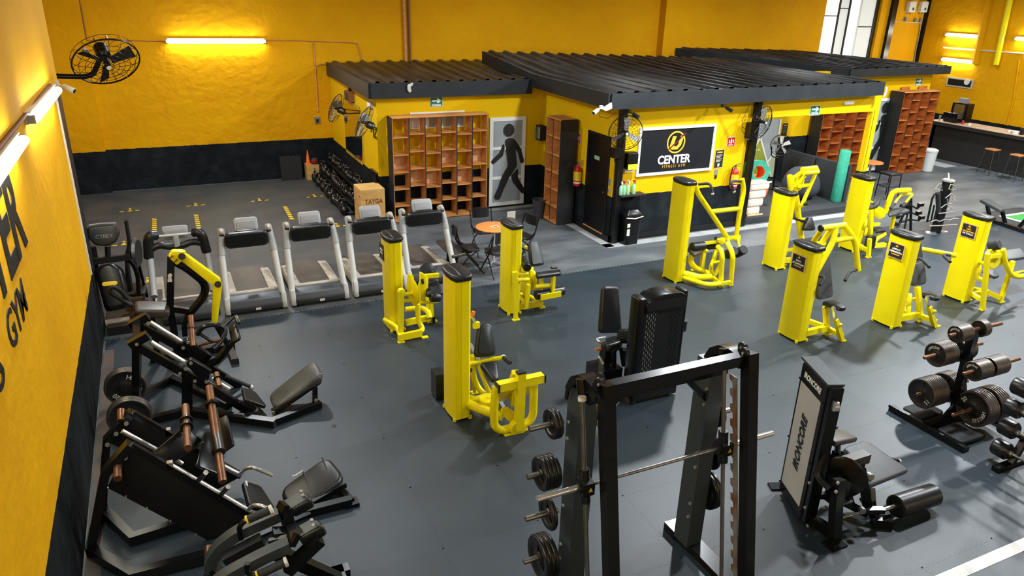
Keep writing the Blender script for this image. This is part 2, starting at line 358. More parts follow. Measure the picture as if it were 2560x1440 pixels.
# ---------------------------------------------------------------- huts
def wallbox(name, a, b, label=None, m='hut_paint'): return struct(name, M().bb(a, b), m, label)
HX1, HY1, HX2, HY2, HZ = 4.25, 15.85, 8.25, 12.6, 2.8
wallbox('wall_locker_side', (HX1, HY1+.12, -.01), (HX1+.12, WB, HZ)); wallbox('wall_locker_front', (HX1, HY1, -.01), (HX2+.0, HY1+.12, HZ), 'yellow hut wall behind the wooden cubbies')
wallbox('wall_office_side', (HX2, HY2+.12, -.01), (HX2+.12, HY1, HZ)); wof = wallbox('wall_office_front', (HX2, HY2, -.01), (11.66, HY2+.12, HZ+.1), 'yellow hut wall carrying the framed gym banner')
wallbox('wall_alcove_left', (11.54, HY2+.12, -.01), (11.66, 15.62, HZ+.1)); wallbox('wall_alcove_back', (11.62, 15.62, -.01), (21.35, 15.76, 3.0), None, 'alcove_paint')
wallbox('wall_hall_side', (21.23, 15.76, -.01), (21.35, WB2, 3.0)); struct('wall_alcove_lintel', M().bb((11.66, HY2, 2.42), (15.62, HY2+.12, 2.9)), 'hut_paint')
struct('wall_alcove_pillar', M().bb((15.41, HY2, -.01), (15.62, HY2+.14, 2.42)), 'hut_paint'); struct('trim_4', M().bb((15.47, HY2-.006, 0), (15.478, HY2, 2.45)), 'edge_black')
struct('floor_alcove', M().bb((11.66, HY2-.02, -.01), (15.4, 15.7, .13)), 'pad_panel', 'raised dark floor of the play alcove')
# pale cement strips on the floor along the huts
struct('trim_5', M().bb((HX2-.22, HY2-.34, -.012), (16.2, HY2-.1, -.006)), 'concrete_pale'); struct('trim_6', M().bb((HX2-.22, HY2-.3, -.012), (HX2-.02, HY1-.15, -.006)), 'concrete_pale')
struct('trim_7', M().bb((6.6, HY1-.24, -.012), (HX2-.2, HY1-.04, -.006)), 'concrete_pale')
struct('baseboard_office', M().bb((HX2-.03, HY2-.03, -.01), (11.74, HY2+.02, .12)).bb((HX2-.03, HY2-.03, -.01), (HX2+.02, 13.9, .12)), 'black_matte')
def bil(c, u, v):
    a, b, d, e = (Vector(q) for q in c); return (a*(1-u)+b*u)*(1-v) + (d*(1-u)+e*u)*v
def roof(name, label, rows, pitch, fz, right=True, ribh=.05):
    """rows: list of (left point, right point) from front to back; fz: fascia depth"""
    F0, F1 = Vector(rows[0][0]), Vector(rows[0][1])
    sl = M()
    for (a, b), (c, d) in zip(rows, rows[1:]):
        t = Vector((0, 0, .03)); bt = Vector((0, 0, .12)); q = [Vector(p) for p in (a, b, d, c)]; sl.ring([[p-bt for p in q], [p-t for p in q]])
    root = struct(name, sl, 'black_matte', label)
    W = (F1-F0).length; n = int(W/pitch); us = []
    for i in range(n+1):
        c = (i+.5)/n
        for du, z in ((-.22, 0), (-.10, 1), (.10, 1), (.22, 0)): us.append(((c+du/n), z))
    us = [(0, 0)]+[u for u in us if 0 <= u[0] <= 1]+[(1, 0)]
    m = M(); nv = 6; k = len(us)
    allv = []
    for (a, b), (c, d) in zip(rows, rows[1:]):
        st = len(m.v)
        for v in range(nv+1):
            for u, z in us: m.v.append(bil((a, b, c, d), u, v/nv)+Vector((0, 0, z*ribh-.005+.006*math.sin(u*37+v*2.1))))
        for v in range(nv):
            for j in range(k-1): q = st+v*k+j; m.f.append((q, q+1, q+k+1, q+k))
    struct('corrugated_sheet', m, 'roof_metal', None, root)
    dz = Vector((0, 0, fz)); o = Vector((0, -.03, 0))
    def board(nm, a, b, out): a, b = Vector(a), Vector(b); out = Vector(out); struct(nm, M().ring([[a+out, b+out, b, a], [p-dz for p in (a+out, b+out, b, a)]]), 'fascia', None, root)
    up = Vector((0, 0, .015))
    board('fascia_board', F0+up, F1+up, (0, -.05, 0))
    for (a, b), (c, d) in zip(rows, rows[1:]):
        board('fascia_board', Vector(a)+up, Vector(c)+up, (-.05, 0, 0))
        if right: board('fascia_board', Vector(b)+up, Vector(d)+up, (.05, 0, 0))
    return root
r1 = roof('roof_1', 'black corrugated roof of the locker hut', [((4.1, 15.68, 2.98), (7.86, 15.68, 2.98)), ((4.22, WB-.05, 2.98), (8.6, WB-.05, 2.98))], .295, .32, right=False)
r2 = roof('roof_2', 'wide black corrugated roof above the gym banner', [((7.86, 12.3, 3.085), (15.28, 12.36, 3.115)), ((7.86, 15.6, 3.11), (15.45, 15.6, 3.11)), ((7.86, 18.5, 3.37), (15.6, 18.5, 3.10))], .385, .295)
r3 = roof('roof_3', 'black corrugated roof of the far hut', [((17.36, 15.2, 3.08), (21.46, 15.2, 3.10)), ((15.13, WB2-.05, 3.29), (20.2, WB2-.05, 3.16))], .38, .22)
# torn weather strip and lumps where the fascia corners broke
struct('torn_flap', M().slab(P(1018, 212, Y=15.6), X1, ZU, roundpoly([(0, 0), (.13, .05), (.12, -.01), (.06, -.04), (.09, -.13), (.04, -.17), (0, -.11)], .03), .03, .01), 'off_white', 'torn pale strip on the fascia', r1)
struct('torn_flap', M().slab(P(1502, 272, Y=12.22), X1, ZU, roundpoly([(0, 0), (.22, .12), (.24, .0), (.1, -.05)], .02), .03, .01), 'off_white', None, r2)
struct('torn_flap', M().slab(P(2206, 243, Y=12.28), X1, ZU, roundpoly([(0, 0), (.06, .02), (.09, .14), (.07, .24), (.02, .22), (.04, .1)], .02), .03, .01), 'off_white', None, r2)
# steel posts of the banner hut
for nm, (px, py) in (('pole', (1533, 606)), ('pole', (1841, 560))):
    b = P(px, py); struct('post_'+('corner' if px < 1600 else 'alcove'), M().bb((b.x-.06, HY2-.14, -.01), (b.x+.06, HY2-.02, 2.85)), 'black_paint', 'black steel post in front of the hut')
# ---------------------------------------------------------------- doors and windows
def outline_man(o, ux, uy, k):
    """walking pictogram, k = metres per unit (unit: door panel width 1, height about 2.3)"""
    ps = []
    head = [(.02+.175*math.cos(2*PI*i/24), .985+.19*math.sin(2*PI*i/24)) for i in range(24)]; ps.append(head)
    body = roundpoly([(-.10, .70), (.05, .76), (.20, .72), (.42, .44), (.56, .02), (.50, -.05), (.43, -.02), (.34, .30), (.25, .40), (.33, -.10), (.05, -.48), (-.12, -.82), (-.24, -1.12), (-.40, -1.10), (-.42, -1.0), (-.28, -.72), (-.18, -.40), (.02, -.10), (-.04, .30)], .06, 3); ps.append(body)
    arm = roundpoly([(-.10, .50), (-.16, .22), (-.48, -.02), (-.55, .06), (-.52, .12), (-.26, .34), (-.16, .60)], .05, 3); ps.append(arm)
    leg = roundpoly([(.36, -.18), (.12, -.42), (.20, -.62), (.52, -1.0), (.62, -.98), (.63, -.88), (.36, -.50)], .05, 3); ps.append(leg)
    m = M()
    for q in ps: m.slab(o, ux, uy, [(x*k, y*k) for x, y in q], .004)
    return m
def glass_door(name, x0, x1, z1, y, label):
    W = x1-x0; m = M(); t = .085; yy = y-.05
    m.bb((x0, yy, .04), (x0+t, y, z1)).bb((x1-t, yy, .04), (x1, y, z1)).bb((x0+t, yy, z1-t), (x1-t, y, z1)).bb((x0+t, yy, .04), (x1-t, y, .04+t))
    d = struct(name, m, 'white', label)
    hs = [.125, z1*.335, z1*.665, z1-t]
    for i in range(3): struct('pane', M().bb((x0+t, y-.03, hs[i]), (x1-t, y-.01, hs[i+1])), 'frosted', None, d)
    for i in (1, 2): struct('crossbar', M().bb((x0+t, yy, hs[i]-.035), (x1-t, y-.005, hs[i]+.035)), 'white', None, d)
    struct('pictogram', outline_man(((x0+x1)/2+.0, yy-.006, z1*.50), X1, ZU, W*.85), 'print_black', 'black walking man pictogram', d)
    return d
a, b = P(1221, 520), P(1308, 510); glass_door('door_2', a.x, P(1310, 400, Y=HY1).x, 2.14, HY1-.0, 'white framed glass door with a walking man beside the cubbies')
glass_door('door_3', P(2152, 430, Y=15.6).x-.05, P(2205, 425, Y=15.6).x+.02, 2.2, 15.62, 'white framed glass door with a walking man at the far right')
d1 = struct('door_1', M().bb((HX2-.025, 12.8, .1), (HX2+.02, 13.6, 2.13)), 'black_paint', 'plain black door on the side of the banner hut')
struct('door_frame', M().bb((HX2-.03, 12.76, .1), (HX2, 12.8, 2.17)).bb((HX2-.03, 13.6, .1), (HX2, 13.64, 2.17)).bb((HX2-.03, 12.76, 2.13), (HX2, 13.64, 2.17)), 'black_matte', None, d1)
struct('door_sign', M().bb((HX2-.032, 13.12, 1.62), (HX2-.025, 13.32, 1.70)), 'liquid_green', 'small pale green door plate', d1)
struct('door_lock', M().cyl((HX2-.05, 12.87, 1.0), (HX2, 12.87, 1.0), .02), 'steel', None, d1)
struct('threshold', M().bb((HX2-.04, 12.8, .1), (HX2, 13.6, .125)), 'wood', None, d1)
# high window above the cubbies
x0, x1 = P(1028, 300, Y=HY1).x, P(1158, 300, Y=HY1).x; z0, z1 = 2.0, 2.3
w1 = struct('window_1', M().bb((x0-.03, HY1-.02, z0-.03), (x1+.03, HY1, z0)).bb((x0-.03, HY1-.02, z1), (x1+.03, HY1, z1+.03)).bb((x0-.03, HY1-.02, z0), (x0, HY1, z1)).bb((x1, HY1-.02, z0), (x1+.03, HY1, z1)), 'white', 'high window strip behind the top of the cubbies')
for i in range(3): struct('pane', M().bb((x0+(x1-x0)*i/3+.01, HY1-.012, z0), (x0+(x1-x0)*(i+1)/3-.01, HY1-.002, z1)), ('white', 'window_glass', 'frosted')[i], None, w1)
# mirror on the side wall of the locker hut with a hazard-tape frame
A, B = P(858, 255, X=HX1), P(910, 275, X=HX1); y1, y0 = P(868, 370, X=HX1).y, P(911, 410, X=HX1).y; zt, zb = P(858, 245, X=HX1).z, .98
mi = tag(put('wall_mirror', M().bb((HX1-.03, y0, zb), (HX1-.005, y1, zt)), 'mirror'), 'wall mirror framed in hazard tape on the locker hut side', 'mirror')
fr = M(); 
def hazard_strip(parent, a, b, w, n, out, nrm_t=.003, phase=0):
    a, b, out = Vector(a), Vector(b), Vector(out).normalized(); d = (b-a); L = d.length; d.normalize(); s = out.cross(d).normalized()
    for mt, k in (('hazard_yellow', 0), ('hazard_black', 1)):
        m = M()
        for i in range(n):
            p, q = a+d*L*(i+.5*k)/n, a+d*L*(i+.5+.5*k)/n; sh = d*w*.3
            m.prism([p-s*w/2-sh*.5, q-s*w/2-sh*.5, q+s*w/2+sh*.5, p+s*w/2+sh*.5], out*nrm_t)
        o = put('tape_stripes', m, mt, parent); o.location = -parent.location
for a, b in (((HX1-.034, y0, zb), (HX1-.034, y1, zb)), ((HX1-.034, y0, zt), (HX1-.034, y1, zt))): hazard_strip(mi, a, b, .07, 16, (-1, 0, 0))
# gate to the yard at the right end of the back wall
g = M(); gy = WB2+.1
gate = struct('window_2', M().bb((XG0, gy, 2.2), (XG0+.08, gy+.08, H)).bb((XG1-.1, gy, 2.2), (XG1, gy+.08, H)), 'dark_steel', 'tall bright glazed gate to the yard')
for i, x in enumerate((.0, .28, .46, .66, .95)):
    xx = XG0+(XG1-XG0)*x; struct('mullion', M().bb((xx-.025, gy-.02, 2.2), (xx+.025, gy+.03, H)), 'black_matte' if i != 3 else 'white', None, gate)
for a, b, z in ((.28, .46, 4.55), (.66, .95, 3.95), (0, .28, 4.3)): struct('transom', M().bb((XG0+(XG1-XG0)*a, gy-.02, z), (XG0+(XG1-XG0)*b, gy+.03, z+.03)), 'black_matte', None, gate)
for i, (a, b) in enumerate(((0, .28), (.28, .46), (.46, .66), (.66, .95))): struct('pane', M().bb((XG0+(XG1-XG0)*a, gy+.03, 2.2), (XG0+(XG1-XG0)*b, gy+.04, H)), ('daylight', 'daylight_dim', 'daylight', 'daylight_dim')[i], None, gate)
struct('wall_yard', M().bb((XG0-.2, gy+.6, -.01), (XG1+.3, gy+.7, H)), 'white')
# black posts and service window on the right
for i, (p, q) in enumerate((((2239, 0), (2207, 150)), ((2327, 0), (2295, 160)))):
    a = P(*p, Y=WB2-.06); struct('post_gate' if i == 0 else 'post_corner', M().bb((a.x-.12, WB2-.12, 0), (a.x+.12, WB2, H)), 'black_paint')
a, b = P(2368, 200, X=WE), P(2432, 214, X=WE)
w3 = struct('window_3', M().bb((WE-.03, b.y, b.z-.12), (WE-.004, a.y, a.z+.12)), 'silver_plastic', 'low dark service window above the bar')
struct('pane', M().bb((WE-.034, b.y+.06, b.z-.07), (WE-.028, a.y-.06, a.z+.07)), 'black_paint', None, w3); struct('lamp_disc', M().cyl((WE-.06, b.y+.22, b.z+.1), (WE-.034, b.y+.22, b.z+.1), .1), 'white', None, w3)
# ---------------------------------------------------------------- lamps
def tube_light(name, a, b, label, out, group='wall tube lights', e=55):
    a, b, out = Vector(a), Vector(b), Vector(out); mid = (a+b)/2; d = (b-a).normalized()
    T = Thing(name, label, 'tube light', mid, group); T.part('tube', M().cyl(a+out*.085, b+out*.085, .042, n=14), 'tube_glow')
    T.part('housing', M().beam(a-d*.03+out*.015, b+d*.03+out*.015, .10, .03, out), 'white')
    T.part('hood', M().beam(a-d*.02+out*.032+V(0, 0, .062), b+d*.02+out*.032+V(0, 0, .062), .06, .012, ZU), 'white')
    for p in (a-d*.02, b+d*.02): T.part('end_cap', M().box(p+out*.06, (.07, .07, .08)), 'light_plastic')
    return T
a, b = P(420, 103, Y=WB), P(658, 103, Y=WB); tube_light('wall_tube_light', (a.x, WB, a.z), (b.x, WB, b.z), 'long glowing tube light on the back wall', (0, -1, 0))
a, b = P(62, 298, X=WL), P(126, 226, X=WL); tube_light('wall_tube_light', (WL, a.y, a.z), (WL, b.y, b.z), 'glowing tube light on the left wall nearest the wall edge', (1, 0, 0))
b = P(30, 352, X=WL); tube_light('wall_tube_light', (WL, b.y-2.4, b.z), (WL, b.y, b.z), 'glowing tube light cut by the left picture edge', (1, 0, 0))
for (p, q, l) in (((2445, 92), (2370, 87), 'upper glowing tube light on the end wall above the bar'), ((2440, 158), (2360, 147), 'lower glowing tube light on the end wall above the bar'), ((2620, 104), (2545, 95), 'glowing tube light cut by the right picture edge')):
    a, b = P(*p, X=WE), P(*q, X=WE); z = (a.z+b.z)/2; tube_light('wall_tube_light', (WE, a.y, z), (WE, b.y, z), l, (-1, 0, 0))
for x, z_ in TUBES_FRONT: tube_light('wall_tube_light', (x-1.1, -6, z_), (x+1.1, -6, z_), 'tube light on the wall behind the viewer', (0, 1, 0), 'tube lights behind the viewer')
for y in TUBES_LEFT: tube_light('wall_tube_light', (WL, y-1.2, 3.7), (WL, y+1.2, 3.7), 'tube light on the left wall beside the viewer', (1, 0, 0), 'tube lights beside the viewer')
for i, (x, y, e) in enumerate(LAMPS):
    T = Thing('high_bay_lamp', 'round high bay lamp hanging from the hall ceiling', 'lamp', (x, y, LAMP_Z), 'high bay lamps out of view'); c = Vector((x, y, LAMP_Z))
    T.part('reflector', M().lathe(c, (0, 0, 1), [(0, .24), (.02, .245), (.16, .14), (.2, .06), (.2, .0)]), 'steel'); T.part('cable', M().cyl(c+V(0, 0, .2), c+V(0, 0, H-LAMP_Z), .01, n=6), 'black_matte')
# ---------------------------------------------------------------- pipes, cables and boxes on the walls
def pipe(name, pts, r, m, label, cat='pipe', fil=.05, n=8): 
    o = one(name, M().tube(pts, r, n=n, fil=fil), m, label, cat, pts[0]); return o
def bw(x, y, d=.03): p = P(x, y, Y=WB); return V(p.x, WB-d, p.z)
pipe('wall_cable', [bw(126, 101), bw(300, 100), bw(415, 102)], .012, 'wood', 'thin cable run left of the back wall tube light', 'cable', 0)
pipe('wall_cable', [bw(662, 100), bw(760, 101), bw(880, 106), bw(893, 108), bw(905, 150), bw(912, 156)], .014, 'wood', 'cable run from the tube light down to the hut roof', 'cable', 0)
pipe('wall_conduit', [bw(198, 0), bw(206, 40), bw(216, 98)], .016, 'brown_print', 'dark drop cable left of the big wall fan', 'cable', 0)
pipe('wall_conduit', [bw(783, 107), bw(790, 200), bw(795, 279)], .02, 'wood', 'slim conduit dropping to the wall switch', 'pipe')
pipe('wall_conduit', [bw(790, 165), bw(797, 160), bw(820, 160)], .02, 'wood', 'short bent conduit beside the hut roof corner', 'pipe')
pipe('wall_pipe', [bw(1007, -30, .06), bw(1013, 152, .06)], .045, 'wood', 'left of two rusty pipes rising behind the hut roof'); pipe('wall_pipe', [bw(1019, -30, .05), bw(1024, 152, .05)], .03, 'brown_print', 'right of two rusty pipes rising behind the hut roof')
T = Thing('wall_switch', 'grey framed switch on the back wall', 'switch', bw(793, 300)); p = bw(793, 300, .02); T.part('frame', M().box(p, (.15, .04, .17)), 'grey_plastic'); T.part('button', M().box(p+V(.0, -.02, -.01), (.08, .02, .09)), 'print_black')
p = bw(834, 410, .01); T = Thing('wall_socket', 'small white socket low on the back wall', 'socket', p); T.part('plate', M().box(p, (.09, .02, .12)), 'off_white'); T.part('slot', M().box(p+V(0, -.012, 0), (.03, .01, .05)), 'grey_plastic')
# conduit on the left wall carrying the tube lights
a, b = P(-60, 430, X=WL), P(121, 212, X=WL); pipe('wall_conduit', [(WL+.02, a.y, a.z), (WL+.02, b.y, b.z)], .018, 'brown_print', 'rusty conduit along the left wall between the tube lights')
# right end: yellow pipes, ledge, service cables, solar boxes
def ew(x, y, d=.05): p = P(x, y, X=WE); return V(WE-d, p.y, p.z)
pipe('wall_pipe', [ew(2535, -10, .15), ew(2497, 162, .15)], .09, 'yellow', 'thick yellow downpipe on the end wall'); pipe('wall_pipe', [ew(2478, -10), ew(2440, 160)], .11, 'wall_paint', 'painted pilaster pipe between the end wall lights')
pipe('wall_pipe', [ew(2360, 119, .03), ew(2560, 134, .03)], .025, 'off_white', 'pale horizontal pipe between the end wall tube lights'); pipe('wall_pipe', [ew(2550, 150, .03), ew(2535, 250, .03), ew(2518, 318, .03)], .025, 'wall_paint', 'thin painted conduit dropping to the bar')
for x, l in ((2274, 'left'), (2304, 'right')):
    p = P(x-1, 17, Y=WB2); T = Thing('inverter_box', l+' white inverter box between the black posts', 'inverter', (p.x, WB2, p.z-.22)); c = V(p.x, WB2-.09, p.z)
    T.part('case', M().slab(c+V(0, .09, 0), X1, ZU, rrect(.34, .38, .04), .16, .02), 'white'); T.part('status_panel', M().box(c+V(.03, -.075, -.07), (.08, .02, .09)), 'sign_green'); [T.part('cable_gland', M().cyl(c+V(q, .05, -.185), c+V(q, .05, -.26), .02, n=8), 'grey_plastic') for q in (-.08, .08)]
def bw2(x, y, d=.04): p = P(x, y, Y=WB2); return V(p.x, WB2-d, p.z)
for x, y, l in ((2262, 48, 'round grey junction box under the left inverter'), (2286, 51, 'round grey junction box between the service cables'), (2299, 51, 'square grey meter box under the right inverter')):
    p = bw2(x, y, 0); T = Thing('junction_box', l, 'junction box', p); T.part('case', M().slab(p, X1, ZU, rrect(.11, .13, .03), .08, .01), 'grey_plastic'); T.part('cover', M().slab(p+V(0, -.08, 0), X1, ZU, rrect(.07, .08, .02), .012), 'light_plastic')
pipe('service_cable', [bw2(2232, 53), bw2(2262, 55), bw2(2300, 57)], .012, 'off_white', 'pale service cable running level under the inverters', 'cable', 0)
pipe('service_cable', [bw2(2299, 60), bw2(2296, 85), bw2(2288, 120), bw2(2283, 155)], .02, 'light_plastic', 'pale service cable dropping from the meter box', 'cable', 0)
T = Thing('alcove_fill_panel', 'added fill lamp panel, unseen under the alcove roof', 'lamp', ALC); T.part('housing', M().box(V(ALC), (1.3, .4, .05)), 'white'); T.part('diffuser', M().box(V(ALC)+V(0, 0, -.028), (1.2, .3, .006)), 'lens')  # fixture of the added alcove fill, hidden behind the fascia
# ================================================================ YELLOW WEIGHT-STACK MACHINES
def ZM(ox, oy, s): return lambda x, y, **k: P(ox+x/s, oy+y/s, **k)
def tb(T, name, pts, r, m='yellow', fil=.06, n=10, parent=None, label=None): return T.part(name, M().tube(pts, r, n=n, fil=fil), m, parent, label)
def bar(T, name, pts, w, h, m='yellow', fil=0, up=None, parent=None): return T.part(name, M().tube(pts, 0, sq=(w, h), fil=fil, up=up), m, parent)
def roller(T, name, a, b, r, m='foam', parent=None):
    a, b = Vector(a), Vector(b); L = (b-a).length; return T.part(name, M().lathe(a, b-a, [(0, r*.55), (.0, r*.86), (.012, r), (L-.012, r), (L, r*.86), (L, r*.5)], n=20), m, parent)
def quad(T, name, ps, t, m='vinyl', r=.05, bev=.018, parent=None, side=None):
    """cushion or plate through four surveyed corners, thickened away from the eye"""
    ps = [Vector(p) for p in ps]; o = sum(ps, Vector())/4; ux = (ps[1]-ps[0]).normalized(); n = (ps[1]-ps[0]).cross(ps[3]-ps[0]).normalized()
    if n.dot(CAM-o) < 0: n = -n
    uy = n.cross(ux); q = [((p-o).dot(ux), (p-o).dot(uy)) for p in ps]; ol = roundpoly(q, r, 4)
    return T.part(name, M().slab(o-n*t, ux, uy, ol, t, bev), m, parent)
def plate(T, name, ps, t, m='yellow', parent=None, r=.02):
    """flat steel plate with the surveyed outline, thickened along its own normal"""
    ps = [Vector(p) for p in ps]; o = sum(ps, Vector())/len(ps); nn = Vector()
    for i in range(len(ps)): nn += (ps[i-1]-o).cross(ps[i]-o)
    n = nn.normalized(); ux = (ps[1]-ps[0]).normalized(); uy = n.cross(ux)
    return T.part(name, M().slab(o-n*t/2, ux, uy, roundpoly([((p-o).dot(ux), (p-o).dot(uy)) for p in ps], r, 3), t, min(t*.3, .006), 2), m, parent)
def disc(T, name, c, ax, r, t, m='yellow', hub=True, parent=None):
    c, ax = Vector(c), Vector(ax).normalized(); pr = [(-t/2, 0), (-t/2, r*.94), (-t*.3, r), (-t*.1, r*.93), (t*.1, r*.93), (t*.3, r), (t/2, r*.94), (t/2, 0)]
    o = T.part(name, M().lathe(c, ax, pr, 28), m, parent)
    if hub: T.part('hub', M().cyl(c-ax*(t/2+.015), c+ax*(t/2+.015), r*.16, n=12), 'yellow' if m == 'yellow' else 'bolt', o)
    return o
def foot(T, p, w=.1, d=.07, m='yellow'): T.part('foot_plate', M().box((p.x, p.y, .008), (w, d, .016)), m)
def bolts(T, ps, ax, r=.012, m='bolt', parent=None):
    for p in ps: T.part('bolt', M().cyl(Vector(p)-Vector(ax).normalized()*.004, Vector(p)+Vector(ax).normalized()*.012, r, n=8), m, parent)
def tower(T, x0, y0, h, d=.42, w=.22, sticker=None):
    ol = [(x0+.02, y0+d), (x0-.012, y0+d*.8), (x0-.02, y0+d*.5), (x0-.012, y0+d*.2), (x0+.012, y0), (x0+.03, y0-.012), (x0+.075, y0-.016)]
    body = M(); body.slab((0, 0, .03), X1, Y1, ol+[(x0+.075, y0+d)], h-.03, 0); sh = T.part('shroud', body, 'yellow')
    ol2 = [(x0+.085, y0-.012), (x0+w-.04, y0-.006), (x0+w, y0+.05), (x0+w, y0+d-.05), (x0+w-.05, y0+d), (x0+.085, y0+d)]
    T.part('rear_shroud', M().slab((0, 0, .03), X1, Y1, ol2, h-.03, 0), 'yellow')
    T.part('shroud_seam', M().bb((x0+.076, y0-.006, .03), (x0+.086, y0+d-.01, h)), 'yellow')
    cap = [(x0+.03, y0+d+.02), (x0-.02, y0+d*.85), (x0-.035, y0+d*.5), (x0-.022, y0+d*.15), (x0+.01, y0-.028), (x0+.08, y0-.04), (x0+w-.02, y0-.03), (x0+w+.02, y0+.04), (x0+w+.025, y0+d*.5), (x0+w+.015, y0+d*.9), (x0+w-.04, y0+d+.02)]
    c = T.part('cap', M().slab((0, 0, h), X1, Y1, cap, .075, .03, 4), 'vinyl')
    T.part('cap_ridge', M().tube([(x0+.085, y0-.02, h+.06), (x0+.082, y0+d*.4, h+.08), (x0+.075, y0+d, h+.066)], .012, n=8, fil=.1), 'vinyl', c)
    for dx, dy in ((.0, .02), (.0, d-.04), (w-.02, .02)): T.part('foot', M().cyl((x0+dx+.01, y0+dy, 0), (x0+dx+.01, y0+dy, .035), .025, n=10), 'yellow')
    if sticker:
        s = Vector((x0-.026, y0+d*.52, h-.22)); e = M()
        st = T.part('sticker', M().box(s, (.004, .27, .25)), 'wood_pale'); T.part('sticker_face', M().box(s+V(-.003, 0, 0), (.004, .24, .22)), 'print_black', st)
        T.part('lettering', M().prism([s+V(-.007, -.03, .065), s+V(-.007, .03, .065), s+V(-.007, 0, .1)], (.002, 0, 0)), 'letter_gold', st)
        f = s+V(-.0065, 0, 0)
        if len(sticker) == 2: T.part('fine_print', M().box(f+V(0, 0, -.058), (.002, .15, .016)), 'letter_gold', st)
        for tx, z, sz, mm in sticker: T.part('lettering', letter(tx, sz, f+V(0, 0, z), -Y1, ZU, extrude=.001, bold=.0015), mm, st)
def ST(a, b): return [(a, .025, .038, 'letter_white'), (b, -.02, .038, 'letter_white')]
G = 'yellow weight-stack machines'
# ---- leg extension in the middle
T = Thing('leg_extension_machine', 'yellow leg extension machine standing in front of the round orange table', 'gym machine', (4.95, 9.95, 0), G); z = ZM(1220, 530, 4.965)
tower(T, 4.70, 9.91, 1.44)
f = z(345, 1340); bar(T, 'leg', [V(f.x, f.y, .01), z(328, 745, Y=f.y)], .06, .05); foot(T, f, .12)
g = z(668, 1185); bar(T, 'leg', [V(g.x, g.y, .01), z(655, 1060, Y=g.y)], .05, .05); foot(T, g, .1)
bar(T, 'base_beam', [V(4.86, g.y-.02, .09), V(g.x, g.y-.02, .09)], .07, .09); tb(T, 'base_tube', [V(g.x-.05, g.y+.05, .09), V(g.x-.1, g.y+.45, .09), V(g.x-.55, g.y+.5, .09), V(4.88, g.y+.35, .09)], .04, fil=.2)
bar(T, 'brace', [z(430, 1110, Y=10.1), z(400, 1040, Y=10.1)], .06, .06)
ym = f.y+.18
tb(T, 'upper_link', [z(300, 765, Y=ym), z(345, 768, Y=ym), z(495, 765, Y=ym)], .028); tb(T, 'lower_link', [z(330, 850, Y=ym-.05), z(400, 835, Y=ym), z(505, 840, Y=ym)], .034)
disc(T, 'pivot', z(345, 775, Y=ym-.03), (0, 1, 0), .045, .06); disc(T, 'pivot', z(345, 850, Y=ym-.08), (0, 1, 0), .045, .06)
plate(T, 'cam_plate', [z(400, 740, X=5.13), z(425, 660, X=5.13), z(500, 640, X=5.13), z(530, 720, X=5.13), z(530, 930, X=5.13), z(490, 1035, X=5.13), z(455, 1030, X=5.13), z(390, 940, X=5.13)], .03)
plate(T, 'lever_plate', [z(505, 750, X=5.22), z(560, 725, X=5.22), z(592, 775, X=5.22), z(592, 965, X=5.22), z(545, 972, X=5.22), z(525, 880, X=5.22)], .05)
bar(T, 'counter_arm', [z(505, 900, Y=ym), z(475, 1175, Y=ym)], .05, .07)
tb(T, 'swing_tube', [z(585, 925, Y=ym), z(800, 905, Y=ym)], .036)
ad = bar(T, 'adjuster', [z(815, 800, Y=ym-.05), z(800, 1050, Y=ym-.05)], .05, .06); T.part('knob', M().cyl(z(815, 812, Y=ym-.08), z(818, 790, Y=ym-.08), .025, n=10), 'yellow', ad)
bar(T, 'roller_bracket', [z(655, 1062, Y=ym-.12), z(905, 1015, Y=ym-.12)], .03, .09); roller(T, 'ankle_roller', z(588, 1035, Y=ym+.02), z(940, 975, Y=ym+.02), .078, 'vinyl')
s0 = quad(T, 'seat', [z(585, 745, Y=ym+.12), z(900, 705, Y=ym+.12), z(910, 745, Y=ym-.1), z(600, 785, Y=ym-.1)], .07, 'vinyl', .03, .028); bar(T, 'seat_rail', [z(590, 800, Y=ym), z(860, 770, Y=ym)], .05, .03)
tb(T, 'seat_post', [z(665, 800, Y=ym+.05), z(660, 985, Y=ym+.05)], .036); roller(T, 'hand_roller', z(428, 590, Y=10.25), z(488, 692, Y=9.82), .068, 'vinyl')
quad(T, 'backrest', [z(505, 375, Y=10.42), z(632, 362, Y=10.42), z(710, 650, Y=10.2), z(530, 678, Y=10.2)], .07, 'vinyl', .05, .02); quad(T, 'backrest_panel', [z(530, 395, Y=10.40), z(615, 385, Y=10.40), z(680, 630, Y=10.185), z(555, 652, Y=10.185)], .012, 'vinyl_grey', .03, .004)
tb(T, 'back_post', [z(560, 520, Y=10.5), z(540, 700, Y=10.45), z(560, 800, Y=10.3)], .03); tb(T, 'pin', [z(455, 430, Y=10.5), z(490, 445, Y=10.48)], .025); roller(T, 'adjust_grip', z(785, 692, Y=10.2), z(858, 690, Y=10.2), .022, 'vinyl')
T.part('note_card', M().box(z(288, 90, Y=10.38), (.14, .012, .26)), 'off_white', None, 'pale card sticking up behind the tower')
